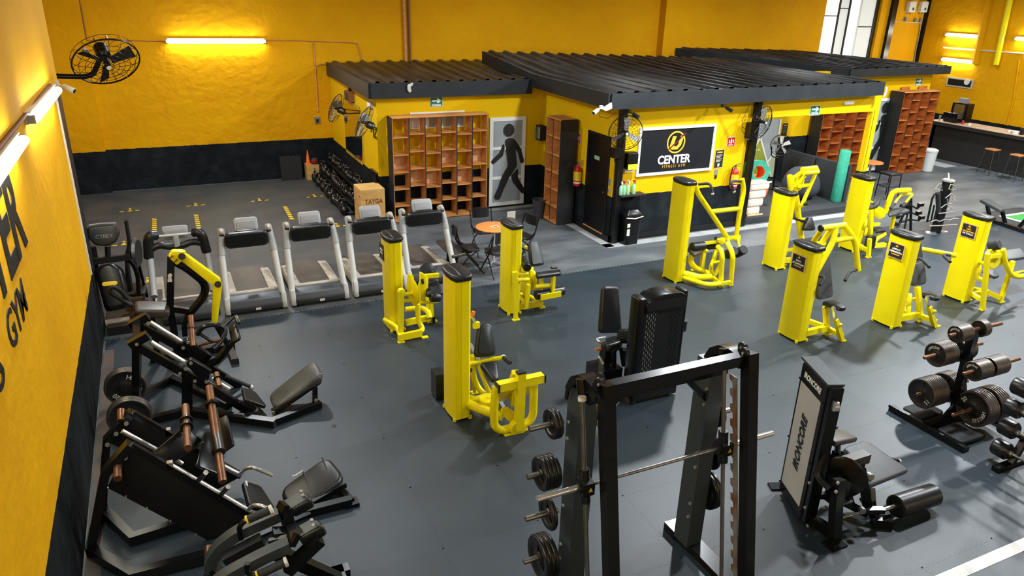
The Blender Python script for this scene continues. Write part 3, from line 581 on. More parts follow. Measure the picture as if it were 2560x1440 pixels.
# ---- leg machine beside the treadmills
T = Thing('leg_curl_machine', 'yellow leg curl machine beside the nearest treadmill end', 'gym machine', (3.1, 9.9, 0), G); z = ZM(940, 560, 4.5)
tower(T, 2.77, 9.98, 1.43); T.part('sticker', M().box(V(2.745, 10.27, 1.22), (.006, .22, .24)), 'print_black'); T.part('fine_print', M().box(V(2.741, 10.27, 1.25), (.002, .13, .03)), 'letter_white'); T.part('fine_print', M().box(V(2.741, 10.27, 1.20), (.002, .11, .02)), 'letter_white')
f = z(282, 1330); f2 = z(548, 1278); foot(T, f); foot(T, f2)
bar(T, 'base_beam', [V(f.x-.04, f.y+.01, .08), V(f2.x-.04, f2.y+.02, .08)], .06, .1)
yb = f.y+.03; bar(T, 'leg', [V(f.x+.02, yb+.04, .1), z(285, 735, Y=yb+.04)], .07, .06)
tb(T, 'side_tube', [V(f2.x-.05, f2.y+.05, .09), z(530, 1180, Y=f2.y+.15), z(475, 1090, Y=f2.y+.2), z(468, 900, Y=f2.y+.2)], .038, fil=.12)
plate(T, 'lever_plate', [z(490, 640, Y=yb+.22), z(455, 760, Y=yb+.22), z(450, 880, Y=yb+.22), z(470, 1060, Y=yb+.22), z(500, 1060, Y=yb+.22), z(500, 800, Y=yb+.22)], .03)
tb(T, 'brace_tube', [V(f.x-.12, f.y+.45, .2), z(235, 1160, Y=f.y+.2), V(f.x, f.y+.05, .1)], .035, fil=.1)
for a, b in ((790, 785), (866, 860)): tb(T, 'cross_tube', [z(285, a, Y=yb+.1), z(430, b, Y=yb+.1)], .03)
disc(T, 'cam_disc', z(417, 765, Y=yb+.12), (1, .12, 0), .20, .03); plate(T, 'cam_plate', [z(345, 740, Y=yb+.3), z(360, 565, Y=yb+.3), z(400, 560, Y=yb+.3), z(425, 600, Y=yb+.3), z(390, 730, Y=yb+.3)], .05)
disc(T, 'pivot', z(285, 765, Y=yb), (0, 1, 0), .055, .08)
plate(T, 'side_plate', [z(492, 535, Y=yb+.35), z(540, 560, Y=yb+.35), z(585, 600, Y=yb+.35), z(580, 740, Y=yb+.35), z(545, 790, Y=yb+.35), z(545, 890, Y=yb+.35), z(495, 905, Y=yb+.35)], .05); bar(T, 'top_beam', [z(520, 590, Y=yb+.4), z(705, 575, Y=yb+.4)], .05, .06); tb(T, 'low_rod', [z(500, 888, Y=yb+.3), z(705, 872, Y=yb+.3)], .024)
roller(T, 'grip', z(520, 620, Y=yb+.3), z(528, 672, Y=yb+.3), .022); bar(T, 'rear_beam', [z(335, 1110, Z=.1), z(605, 1050, Z=.1)], .06, .09); tb(T, 'rear_tube', [z(330, 965, Z=.2), z(520, 940, Z=.2), z(590, 985, Z=.2), z(605, 1060, Z=.12)], .045, fil=.14)
g = z(605, 1100); foot(T, g); h2 = z(650, 1095); foot(T, h2); bar(T, 'rear_leg', [V(h2.x-.02, h2.y, .01), z(620, 880, Y=h2.y)], .05, .05); bar(T, 'rear_leg', [V(g.x, g.y, .05), z(578, 820, Y=g.y+.1)], .06, .05); T.part('end_sleeve', M().box(z(643, 1078, Y=h2.y-.02), (.05, .07, .11)), 'vinyl')
quad(T, 'backrest', [z(505, 440, Y=10.35), z(635, 428, Y=10.35), z(680, 590, Y=10.2), z(495, 600, Y=10.2)], .07, 'vinyl', .07, .02); quad(T, 'seat', [z(560, 640, Y=10.1), z(700, 615, Y=10.1), z(760, 790, Y=9.85), z(570, 800, Y=9.85)], .07, 'vinyl', .05, .02); roller(T, 'handle', z(632, 560, Y=10.1), z(672, 480, Y=10.2), .03); roller(T, 'ankle_roller', z(610, 830, Y=9.85), z(720, 825, Y=9.85), .07, 'vinyl')
# ---- seated leg press, nearest yellow machine
T = Thing('seated_leg_press', 'tall yellow seated leg press nearest the smith machine', 'gym machine', (3.3, 7.4, 0), G); z = ZM(1040, 640, 3.0)
tower(T, 2.76, 7.27, 1.82, d=.42)
fa, fb, fr = z(690, 1335), z(815, 1300), z(445, 1025)
for q in (fa, fb, fr): foot(T, q, .12, .08)
XM = (fa.x+fb.x)/2; tb(T, 'base_tube', [V(2.95, 7.3, .2), z(480, 1148, Z=.2), z(650, 1205, Z=.16)], .06, fil=.2); tb(T, 'base_tube', [V(2.95, 7.55, .2), z(440, 1085, Z=.2), z(540, 1055, Z=.22)], .05, fil=.2); disc(T, 'hub_plate', z(545, 1085, Z=.24), (0, 0, 1), .12, .08)
rt, rb = z(402, 660, Y=fr.y+.15), z(655, 1140, Y=fa.y+.35)
bar(T, 'seat_rail', [rt, rb], .05, .04, 'chrome'); bar(T, 'rail_support', [rt*.25+rb*.75-V(0, 0, .05), rb-V(0, 0, .06)], .05, .05)
ym = fr.y-.1
tb(T, 'back_loop', [z(430, 745, Y=ym), z(428, 905, Y=ym), z(470, 1000, Y=ym-.05), z(545, 1060, Y=ym-.25)], .04, fil=.15); bar(T, 'rear_leg', [V(fr.x, fr.y, .01), z(430, 905, Y=fr.y-.05)], .05, .04); tb(T, 'seat_strut', [z(470, 815, Y=ym-.02), z(565, 1055, Y=ym-.25)], .035)
tb(T, 'handle_bar', [z(372, 812, Y=ym-.08), z(480, 792, Y=ym-.05), z(560, 775, Y=ym-.08), z(660, 762, Y=ym-.15)], .03, fil=.08); roller(T, 'grip', z(368, 818, Y=ym-.1), z(408, 858, Y=ym-.35), .03); roller(T, 'grip', z(658, 762, Y=ym-.15), z(706, 802, Y=ym-.4), .03)
for q in ((368, 815), (655, 760)): T.part('grip_collar', M().sphere(z(*q, Y=ym-.09), .036, 10, 6), 'white')
quad(T, 'backrest', [z(475, 505, Y=ym+.1), z(572, 500, Y=ym+.1), z(610, 745, Y=ym-.12), z(442, 760, Y=ym-.12)], .09, 'vinyl', .07, .03); quad(T, 'backrest_panel', [z(490, 530, Y=ym+.075), z(560, 528, Y=ym+.075), z(578, 725, Y=ym-.125), z(470, 735, Y=ym-.125)], .014, 'vinyl', .04, .006)
quad(T, 'seat', [z(476, 800, Y=ym-.15), z(612, 782, Y=ym-.15), z(628, 905, Y=ym-.5), z(575, 930, Y=ym-.5)], .08, 'vinyl', .05, .03)
tb(T, 'adjust_rod', [z(452, 520, Y=ym+.1), z(415, 452, Y=ym+.1)], .022, 'chrome'); roller(T, 'orange_grip', z(420, 455, Y=ym+.1), z(432, 415, Y=ym+.1), .026, 'letter_orange'); T.part('rod_bracket', M().box(z(452, 518, Y=ym+.1), (.08, .05, .08)), 'yellow')
yf = fa.y+.02
tb(T, 'foot_frame', [z(600, 985, Y=yf), z(582, 1180, Y=yf), z(590, 1280, Y=yf), z(640, 1310, Y=yf), z(725, 1285, Y=yf)], .05, fil=.14); tb(T, 'foot_frame', [z(885, 965, Y=yf), z(878, 1190, Y=yf), z(850, 1245, Y=yf), z(795, 1262, Y=yf)], .05, fil=.14)
bar(T, 'mast', [z(787, 875, Y=yf-.04), z(772, 1300, Y=yf-.04)], .10, .08); T.part('mast_cap', M().box(z(787, 873, Y=yf-.04), (.1, .08, .03)), 'vinyl'); disc(T, 'mast_foot', z(757, 1285, Y=yf-.02), (0, 1, 0), .10, .09)
bar(T, 'cross_beam', [z(612, 982, Y=yf-.02), z(955, 908, Y=yf-.02)], .10, .10); T.part('beam_cap', M().box(z(612, 984, Y=yf-.02), (.02, .11, .1)), 'vinyl'); T.part('beam_cap', M().box(z(955, 908, Y=yf-.02), (.02, .11, .1)), 'vinyl')
plate(T, 'foot_plate_panel', [z(600, 1000, Y=yf+.08), z(770, 960, Y=yf+.08), z(700, 1075, Y=yf+.3), z(585, 1095, Y=yf+.3)], .02); plate(T, 'foot_plate_panel', [z(805, 940, Y=yf+.08), z(915, 925, Y=yf+.08), z(865, 1025, Y=yf+.3), z(805, 1040, Y=yf+.3)], .02)
bar(T, 'upper_arm', [z(745, 870, Y=yf+.05), z(720, 960, Y=yf+.25)], .08, .06); disc(T, 'pulley', z(722, 1062, Y=yf+.2), (1, -.3, 0), .12, .04); tb(T, 'cable', [z(700, 1075, Y=yf+.2), z(722, 1180, Y=yf+.1)], .006, 'steel'); tb(T, 'cable', [z(748, 1075, Y=yf+.2), z(752, 1130, Y=yf+.1)], .006, 'steel')
plate(T, 'base_plate', [z(638, 1150, Y=yf+.1), z(690, 1135, Y=yf+.1), z(755, 1185, Y=yf+.1), z(755, 1290, Y=yf+.1), z(725, 1270, Y=yf+.1), z(645, 1190, Y=yf+.1)], .05)
q = P(1091, 1003); T.part('rear_block', M().bb((q.x, q.y, .02), (q.x+.14, q.y+.2, .37)), 'vinyl')
# ---- pulldown in front of the banner
T = Thing('pulldown_machine', 'tall yellow pulldown machine with open arms in front of the framed banner', 'gym machine', (8.9, 10.1, 0), G); z = ZM(1640, 420, 4.5)
tower(T, 8.12, 10.08, 1.81); YA = 10.15
tb(T, 'lever_arm', [z(440, 172, Y=YA), z(470, 285, Y=YA), z(620, 505, Y=YA), z(805, 790, Y=YA)], .045, fil=.2); tb(T, 'lever_arm', [z(968, 122, Y=YA), z(990, 245, Y=YA), z(945, 470, Y=YA), z(902, 770, Y=YA)], .045, fil=.2); tb(T, 'cross_tube', [z(615, 492, Y=YA), z(942, 455, Y=YA)], .042)
for a, b, c, d in (((462, 185), (575, 172), (618, 190), (637, 290)), ((955, 150), (880, 148), (842, 160), (880, 265))): 
    h_ = tb(T, 'handle', [z(*a, Y=YA), z(*b, Y=YA-.1), z(*c, Y=YA-.2), z(*d, Y=YA-.25)], .024, 'foam', .05); T.part('end_knob', M().sphere(z(*d, Y=YA-.25), .028, 10, 6), 'chrome', h_)
bar(T, 'pivot_beam', [z(765, 790, Y=YA), z(940, 772, Y=YA)], .06, .06); plate(T, 'pivot_plate', [z(895, 760, Y=YA-.03), z(945, 765, Y=YA-.03), z(940, 835, Y=YA-.03), z(910, 845, Y=YA-.03), z(865, 800, Y=YA-.03)], .05); plate(T, 'pivot_plate', [z(690, 800, Y=YA-.05), z(770, 780, Y=YA-.05), z(775, 830, Y=YA-.05), z(740, 860, Y=YA-.05), z(695, 840, Y=YA-.05)], .05)
tb(T, 'link_tube', [z(810, 800, Y=YA-.05), z(835, 915, Y=YA-.2)], .026); tb(T, 'link_tube', [z(915, 790, Y=YA-.05), z(945, 900, Y=YA-.2)], .02)
bar(T, 'thigh_beam', [z(440, 860, Y=YA), z(690, 828, Y=YA)], .05, .05); T.part('lock_knob', M().cyl(z(672, 800, Y=YA), z(672, 780, Y=YA), .03, n=10), 'vinyl')
roller(T, 'thigh_pad', z(400, 890, Y=YA), z(540, 875, Y=YA), .085, 'vinyl'); roller(T, 'thigh_pad', z(570, 880, Y=YA+.1), z(690, 865, Y=YA+.1), .07, 'vinyl')
roller(T, 'counterweight', z(800, 975, Y=YA-.12), z(885, 930, Y=YA-.32), .085, 'foam'); roller(T, 'counterweight', z(905, 962, Y=YA-.12), z(993, 916, Y=YA-.32), .085, 'foam')
quad(T, 'seat', [z(335, 878, Z=.58), z(450, 865, Z=.58), z(520, 935, Z=.58), z(430, 970, Z=.58)], .07, 'vinyl_worn', .04, .02); tb(T, 'seat_post', [z(405, 975, Y=YA), z(385, 1050, Y=YA), z(430, 1120, Y=YA), z(585, 1185, Y=YA)], .055, fil=.2); bar(T, 'knee_post', [z(545, 905, Y=YA), z(535, 950, Y=YA), z(512, 1150, Y=YA)], .07, .07); T.part('lock_knob', M().sphere(z(570, 930, Y=YA-.05), .03, 10, 6), 'yellow')
f1, f2, f0 = z(725, 1335), z(838, 1320), z(430, 1150)
foot(T, f1, .08); foot(T, f2, .08); foot(T, f0, .14)
tb(T, 'base_tube', [V(8.3, 10.1, .16), z(380, 1200, Z=.16), z(480, 1232, Z=.14), z(620, 1225, Z=.14)], .06, fil=.2); tb(T, 'base_tube', [V(8.3, 10.1, .1), z(330, 1240, Z=.1), z(580, 1318, Z=.1), z(720, 1300, Z=.1)], .045, fil=.25); bar(T, 'base_beam', [z(640, 1235, Z=.12), z(735, 1300, Z=.1), z(840, 1285, Z=.1)], .06, .06)
tb(T, 'front_post', [V(f1.x, f1.y, .01), z(745, 1000, Y=f1.y), z(735, 930, Y=f1.y+.05), z(695, 885, Y=f1.y+.2)], .045, fil=.14); tb(T, 'front_post', [V(f2.x, f2.y, .01), z(865, 1000, Y=f2.y), z(850, 930, Y=f2.y+.05), z(800, 840, Y=f2.y+.2)], .045, fil=.14)
tb(T, 'mid_post', [z(640, 1215, Y=YA), z(610, 1140, Y=YA), z(680, 920, Y=YA)], .045, fil=.1); tb(T, 'mid_post', [z(640, 1230, Y=YA), z(720, 1100, Y=YA), z(735, 900, Y=YA)], .04, fil=.1); disc(T, 'pulley', z(632, 1085, Y=YA-.05), (1, -1, 0), .10, .04); disc(T, 'pulley', z(665, 985, Y=YA), (1, -1, 0), .11, .04); tb(T, 'rod', [z(640, 1065, Y=YA-.1), z(730, 1055, Y=YA-.1)], .03)
# ---- rear row machine behind (raised folded arms)
T = Thing('shoulder_raise_machine', 'yellow machine with folded raised arms and a small wedge pad', 'gym machine', (11.0, 10.1, 0), G); z = ZM(1620, 400, 4.2345)
tower(T, 10.39, 9.93, 1.46); YA = 10.12
tb(T, 'mast', [z(1625, 850, Y=YA), z(1590, 600, Y=YA), z(1565, 380, Y=YA), z(1545, 320, Y=YA)], .06, fil=.2); plate(T, 'head_plate', [z(1478, 165, Y=YA-.05), z(1510, 150, Y=YA-.05), z(1545, 175, Y=YA-.05), z(1540, 240, Y=YA-.05), z(1520, 330, Y=YA-.05), z(1490, 330, Y=YA-.05)], .05)
disc(T, 'cam_disc', z(1600, 235, Y=YA+.05), (.3, -1, 0), .17, .04); bar(T, 'arm_beam', [z(1545, 185, Y=YA), z(1640, 120, Y=YA)], .05, .05); bar(T, 'arm_beam', [z(1525, 345, Y=YA-.02), z(1590, 245, Y=YA-.02), z(1690, 130, Y=YA-.05)], .05, .05)
tb(T, 'top_tube', [z(1632, 98, Y=YA), z(1785, 82, Y=YA)], .045); tb(T, 'top_tube', [z(1650, 140, Y=YA-.1), z(1798, 128, Y=YA-.1)], .04); tb(T, 'top_link', [z(1778, 84, Y=YA), z(1800, 130, Y=YA-.1)], .04)
bar(T, 'drop_arm', [z(1772, 150, Y=YA-.1), z(1628, 480, Y=YA-.15)], .05, .05); bar(T, 'drop_arm', [z(1590, 280, Y=YA-.08), z(1712, 262, Y=YA-.12)], .04, .05); bar(T, 'arm_tip', [z(1610, 490, Y=YA-.15), z(1655, 470, Y=YA-.15)], .05, .05); roller(T, 'handle', z(1650, 470, Y=YA-.15), z(1702, 460, Y=YA-.3), .03); bar(T, 'mast_brace', [z(1530, 330, Y=YA+.05), z(1520, 500, Y=YA+.05), z(1450, 1000, Y=YA+.05)], .06, .05)
bar(T, 'pad_bracket', [z(1545, 620, Y=YA), z(1690, 660, Y=YA-.1)], .04, .04, 'dark_steel'); T.part('bracket_block', M().box(z(1615, 640, Y=YA-.02), (.14, .07, .08)), 'yellow'); quad(T, 'chest_pad', [z(1700, 600, Y=YA-.12), z(1745, 592, Y=YA-.12), z(1780, 745, Y=YA-.22), z(1652, 745, Y=YA-.22)], .09, 'vinyl', .06, .03)
quad(T, 'seat', [z(1610, 850, Y=YA+.05), z(1690, 832, Y=YA+.05), z(1760, 880, Y=YA-.25), z(1660, 900, Y=YA-.25)], .06, 'vinyl_worn', .05, .02); tb(T, 'seat_post', [z(1630, 880, Y=YA), z(1570, 1060, Y=YA), V(10.75, YA, .1)], .04); bar(T, 'base_beam', [V(10.55, YA, .1), V(11.5, YA-.1, .1)], .07, .09); bar(T, 'base_beam', [V(10.55, YA-.1, .35), V(10.9, YA-.1, .35)], .05, .05)
foot(T, V(11.5, YA-.1, 0)); foot(T, V(10.75, YA, 0))
# ---- shoulder press (front row, left)
T = Thing('shoulder_press_machine', 'yellow shoulder press with curved overhead arms, leftmost of the front right row', 'gym machine', (9.0, 7.4, 0), G); z = ZM(1900, 520, 3.879)
tower(T, 8.35, 7.34, 1.46, sticker=ST('EVITA', 'ACOMODAR')); YA = 7.55
tt = tb(T, 'top_tube', [z(590, 197, Y=YA), z(825, 165, Y=YA)], .045); T.part('end_cap', M().cyl(z(583, 198, Y=YA), z(598, 196, Y=YA), .05, n=12), 'vinyl', tt)
tb(T, 'rear_arm', [z(605, 200, Y=YA), z(500, 355, Y=YA+.15)], .042); tb(T, 'rear_arm', [z(700, 195, Y=YA), z(605, 325, Y=YA+.1), z(575, 410, Y=YA+.1)], .042); tb(T, 'rear_cross', [z(540, 355, Y=YA+.1), z(620, 345, Y=YA+.1)], .045)
tb(T, 'press_arm', [z(735, 185, Y=YA), z(710, 325, Y=YA-.05), z(530, 650, Y=YA-.1)], .045, fil=.15); tb(T, 'press_arm', [z(815, 170, Y=YA), z(925, 310, Y=YA-.05), z(950, 605, Y=YA-.1)], .045, fil=.15); tb(T, 'arm_cross', [z(722, 318, Y=YA-.04), z(890, 288, Y=YA-.04)], .04)
tb(T, 'handle', [z(535, 665, Y=YA-.1), z(600, 660, Y=YA-.2), z(625, 680, Y=YA-.25), z(580, 748, Y=YA-.3)], .024, 'foam', .04); tb(T, 'handle', [z(940, 598, Y=YA-.1), z(885, 612, Y=YA-.2), z(860, 635, Y=YA-.22), z(825, 705, Y=YA-.3)], .024, 'foam', .04)
tb(T, 'back_strut', [z(548, 680, Y=YA), z(505, 860, Y=YA), z(450, 1060, Y=YA)], .04); tb(T, 'short_tube', [z(545, 460, Y=YA), z(590, 430, Y=YA), z(645, 410, Y=YA)], .035)
quad(T, 'backrest', [z(562, 440, Y=YA+.05), z(678, 450, Y=YA+.05), z(730, 860, Y=YA-.18), z(570, 895, Y=YA-.18)], .08, 'vinyl_grey', .07, .025)
quad(T, 'seat', [z(598, 905, Y=YA-.12), z(735, 885, Y=YA-.12), z(850, 950, Y=YA-.42), z(790, 972, Y=YA-.42)], .07, 'vinyl', .05, .025)
f1, f2 = z(800, 1288), z(650, 1228); foot(T, f1, .1, .06); foot(T, f2, .1, .06)
bar(T, 'seat_sleeve', [z(735, 1078, Y=f1.y), V(f1.x-.02, f1.y, .02)], .07, .06); bar(T, 'seat_stem', [z(712, 960, Y=f1.y), z(735, 1085, Y=f1.y)], .045, .04, 'chrome'); T.part('lock_knob', M().cyl(z(760, 1130, Y=f1.y-.03), z(785, 1130, Y=f1.y-.03), .025, n=10), 'yellow')
bar(T, 'back_post', [V(f2.x, f2.y, .02), z(635, 960, Y=f2.y)], .07, .07); bar(T, 'base_beam', [V(8.5, 7.75, .2), z(455, 1090, Z=.22), z(620, 1150, Z=.14)], .07, .07); bar(T, 'base_beam', [V(8.52, 7.36, .14), z(640, 1165, Z=.14)], .07, .09); bar(T, 'base_beam', [V(f2.x, f2.y, .1), V(f1.x-.03, f1.y, .09)], .06, .07); disc(T, 'pulley', z(448, 1150, Y=YA-.1), (1, -1, 0), .09, .04)
# ---- chest press (front row, middle)
T = Thing('chest_press_machine', 'yellow chest press with grey pads, middle of the front right row', 'gym machine', (10.8, 7.2, 0), G)
tower(T, 10.19, 7.15, 1.48, sticker=ST('LIMPIA Y', 'DESINFECTA')); YA = 7.4
quad(T, 'backrest', [z(1480, 300, Y=YA+.1), z(1565, 285, Y=YA+.1), z(1590, 500, Y=YA), z(1470, 520, Y=YA)], .08, 'vinyl_grey', .06, .025); quad(T, 'lumbar_pad', [z(1465, 545, Y=YA), z(1600, 500, Y=YA), z(1622, 735, Y=YA-.15), z(1490, 760, Y=YA-.15)], .09, 'vinyl_grey', .08, .03)
quad(T, 'seat', [z(1510, 820, Y=YA-.12), z(1640, 802, Y=YA-.12), z(1765, 850, Y=YA-.4), z(1715, 878, Y=YA-.4)], .07, 'vinyl', .05, .025)
f1, f2 = z(1715, 1150), z(1540, 1098); foot(T, f1, .12, .06); foot(T, f2, .1, .06)
bar(T, 'back_post', [V(f2.x+.03, f2.y, .02), z(1540, 870, Y=f2.y), z(1525, 765, Y=f2.y+.05)], .07, .07); bar(T, 'seat_sleeve', [z(1640, 955, Y=f1.y), V(f1.x-.06, f1.y, .02)], .07, .06); bar(T, 'seat_stem', [z(1620, 860, Y=f1.y), z(1640, 960, Y=f1.y)], .045, .04, 'chrome'); T.part('lock_knob', M().cyl(z(1672, 1000, Y=f1.y-.03), z(1698, 1000, Y=f1.y-.03), .025, n=10), 'yellow')
bar(T, 'base_beam', [V(10.38, 7.2, .14), z(1535, 1035, Z=.14)], .07, .09); bar(T, 'base_beam', [V(f2.x, f2.y, .1), V(f1.x-.05, f1.y, .09)], .06, .07); disc(T, 'pulley', z(1442, 895, Y=YA-.05), (1, -1, 0), .12, .05); disc(T, 'pulley', z(1432, 1000, Y=YA-.1), (1, -1, 0), .12, .05); disc(T, 'pulley', z(1395, 1010, Y=YA+.05), (1, -1, 0), .10, .05); tb(T, 'cable', [z(1430, 860, Y=YA), z(1425, 600, Y=YA+.1)], .006, 'steel'); bar(T, 'pulley_arm', [z(1480, 890, Y=YA-.05), z(1535, 880, Y=YA-.1)], .05, .05)
tb(T, 'press_arm', [z(1560, 400, Y=YA+.12), z(1600, 405, Y=YA+.1), z(1895, 460, Y=YA-.15)], .04, fil=.04); tb(T, 'handle', [z(1840, 458, Y=YA-.12), z(1790, 450, Y=YA-.2), z(1780, 465, Y=YA-.22), z(1845, 525, Y=YA-.4)], .024, 'foam', .03); tb(T, 'handle', [z(1490, 510, Y=YA), z(1545, 488, Y=YA-.1), z(1575, 505, Y=YA-.15), z(1642, 575, Y=YA-.35)], .024, 'foam', .05); T.part('hinge', M().cyl(z(1460, 515, Y=YA), z(1480, 512, Y=YA), .05, n=12), 'yellow')
# ---- biceps bench (front row, right)
T = Thing('arm_curl_machine', 'yellow arm curl machine with a grey arm pad, rightmost of the front row', 'gym machine', (12.9, 7.5, 0), G)
tower(T, 12.33, 7.45, 1.48, sticker=[('USO', .03, .04, 'letter_gold'), ('OBLIGATORIO', -.012, .032, 'letter_gold'), ('DE TOALLA', -.05, .036, 'letter_white')]); YA = 7.7
f1, f2 = z(2155, 988), z(2335, 912); foot(T, f1, .1, .07); foot(T, f2, .12, .07)
bar(T, 'leg', [V(f1.x, f1.y, .01), z(2210, 440, Y=f1.y)], .07, .06); bar(T, 'leg', [V(f2.x-.02, f2.y, .01), z(2440, 560, Y=f2.y), z(2450, 515, Y=f2.y)], .07, .06)
plate(T, 'head_plate', [z(2195, 440, Y=f1.y+.1), z(2235, 390, Y=f1.y+.1), z(2330, 375, Y=f1.y+.1), z(2350, 440, Y=f1.y+.1), z(2345, 550, Y=f1.y+.1), z(2260, 545, Y=f1.y+.1), z(2215, 500, Y=f1.y+.1)], .06); roller(T, 'roller', z(2222, 375, Y=f1.y+.16), z(2325, 352, Y=f1.y+.02), .085)
disc(T, 'cam_disc', z(2275, 500, Y=f1.y+.06), (0, 1, 0), .16, .05); bar(T, 'cam_arm', [z(2235, 470, Y=f1.y+.02), z(2330, 460, Y=f1.y+.02)], .05, .06)
tb(T, 'swing_tube', [z(2355, 400, Y=f1.y+.05), z(2375, 520, Y=f1.y+.02), z(2420, 635, Y=f1.y), z(2480, 668, Y=f1.y), z(2580, 655, Y=f1.y)], .045, fil=.15); tb(T, 'handle', [z(2500, 645, Y=f1.y+.1), z(2590, 622, Y=f1.y+.1)], .026, 'foam'); tb(T, 'handle_link', [z(2420, 635, Y=f1.y), z(2470, 632, Y=f1.y+.1), z(2600, 608, Y=f1.y+.2)], .024)
quad(T, 'arm_pad', [z(2352, 410, Y=YA+.15), z(2520, 388, Y=YA+.15), z(2600, 455, Y=YA-.15), z(2410, 500, Y=YA-.15)], .07, 'vinyl_grey', .04, .022)
quad(T, 'seat', [z(2150, 605, Y=YA+.1), z(2240, 582, Y=YA+.1), z(2335, 640, Y=YA-.15), z(2280, 665, Y=YA-.15)], .07, 'vinyl_grey', .05, .022); tb(T, 'seat_post', [z(2220, 660, Y=YA), z(2150, 800, Y=YA), V(12.85, YA, .12)], .035); tb(T, 'curve_tube', [z(2170, 700, Y=YA-.1), z(2100, 680, Y=YA), z(2125, 560, Y=YA)], .04, fil=.1); tb(T, 'upper_tube', [z(2100, 520, Y=YA-.08), z(2205, 545, Y=f1.y+.05)], .035)
bar(T, 'base_beam', [V(12.5, 7.5, .16), z(2150, 890, Z=.14)], .06, .06); bar(T, 'base_beam', [z(2090, 830, Z=.16), z(2210, 815, Z=.14), z(2335, 875, Z=.1)], .06, .08); disc(T, 'pulley', z(2120, 600, Y=YA-.05), (1, -1, 0), .1, .04)
# ---- preacher machine in the back right
T = Thing('preacher_curl_machine', 'yellow preacher curl machine with bent overhead arm in the back right', 'gym machine', (13.4, 10.2, 0), G); z = ZM(2160, 400, 6.0)
tower(T, 12.72, 10.18, 1.5); YA = 10.3
tb(T, 'bent_arm', [z(310, 800, Y=YA), z(390, 570, Y=YA), z(430, 490, Y=YA), z(490, 462, Y=YA-.05), z(690, 452, Y=YA-.1)], .055, fil=.15); tb(T, 'handle_tube', [z(455, 655, Y=YA-.1), z(520, 560, Y=YA-.05), z(570, 520, Y=YA), z(715, 505, Y=YA-.1), z(725, 520, Y=YA-.1), z(625, 640, Y=YA-.2)], .025, fil=.05)
for a, b in (((460, 652), (395, 728)), ((628, 632), (578, 700))): roller(T, 'grip', z(*a, Y=YA-.15), z(*b, Y=YA-.25), .03)
quad(T, 'arm_pad', [z(345, 740, Y=YA+.1), z(560, 690, Y=YA+.1), z(690, 770, Y=YA-.2), z(380, 815, Y=YA-.2)], .06, 'vinyl_grey', .04, .02); plate(T, 'cam_plate', [z(135, 740, Y=YA-.05), z(200, 690, Y=YA-.05), z(300, 740, Y=YA-.05), z(290, 840, Y=YA-.05), z(210, 885, Y=YA-.05), z(150, 850, Y=YA-.05)], .1)
zf = ZM(1900, 520, 3.879); f1 = zf(1050, 478); foot(T, f1, .12, .07); bar(T, 'post', [V(f1.x, f1.y, .01), z(85, 1180, Y=f1.y)], .07, .06); bar(T, 'post', [z(95, 1180, Y=YA-.1), z(105, 750, Y=YA-.1)], .07, .07); bar(T, 'cross_bar', [z(100, 970, Y=YA-.1), z(230, 960, Y=YA-.1)], .06, .06); bar(T, 'front_leg', [z(455, 830, Y=YA-.05), z(405, 1060, Y=YA-.05)], .06, .06); bar(T, 'base_beam', [V(12.9, 10.2, .12), V(f1.x, f1.y, .12)], .06, .07)
quad(T, 'chest_pad', [z(190, 570, Y=YA), z(260, 562, Y=YA), z(235, 700, Y=YA-.12), z(105, 740, Y=YA-.12)], .08, 'vinyl', .04, .02); bar(T, 'pad_stem', [z(30, 755, Y=YA), z(110, 735, Y=YA)], .04, .04, 'dark_steel'); bar(T, 'pin', [z(55, 600, Y=YA), z(130, 635, Y=YA)], .03, .03); quad(T, 'seat', [z(130, 1010, Y=YA), z(240, 1000, Y=YA), z(330, 1050, Y=YA-.25), z(190, 1065, Y=YA-.25)], .06, 'vinyl', .04, .02)
disc(T, 'pulley', z(15, 960, Y=YA-.1), (1, -1, 0), .12, .05); disc(T, 'pulley', z(20, 1080, Y=YA-.1), (1, -1, 0), .1, .05); T.part('counter_block', M().box(z(92, 1232, Y=YA-.25), (.17, .12, .26)), 'vinyl'); tb(T, 'counter_tube', [z(150, 1250, Y=YA-.25), z(190, 1180, Y=YA-.25), z(310, 1110, Y=YA-.2)], .045, fil=.08); T.part('counter_beam', M().beam(z(140, 1285, Y=YA-.25), z(310, 1270, Y=YA-.2), .08, .08), 'yellow')
# ================================================================ WEIGHT PLATES
def plate_mesh(r, t, style='iron', n=36):
    h = .026; m = M()
    if style == 'iron': pr = [(-t/2, h), (-t/2, r*.30), (-t*.22, r*.36), (-t*.22, r*.80), (-t/2, r*.86), (-t/2, r*.93), (-t*.12, r*.985), (t*.12, r*.985), (t/2, r*.93), (t/2, r*.86), (t*.22, r*.80), (t*.22, r*.36), (t/2, r*.30), (t/2, h)]
    else: pr = [(-t/2, h), (-t/2, r*.28), (-t*.2, r*.34), (-t*.2, r*.62), (-t*.5, r*.70), (-t*.5, r*.93), (-t*.25, r), (t*.25, r), (t*.5, r*.93), (t*.5, r*.70), (t*.2, r*.62), (t*.2, r*.34), (t/2, r*.28), (t/2, h)]
    m.ring([[Vector((x, math.cos(2*PI*j/n)*q, math.sin(2*PI*j/n)*q)) for j in range(n)] for x, q in pr], closed=True)
    return m
PM = {}
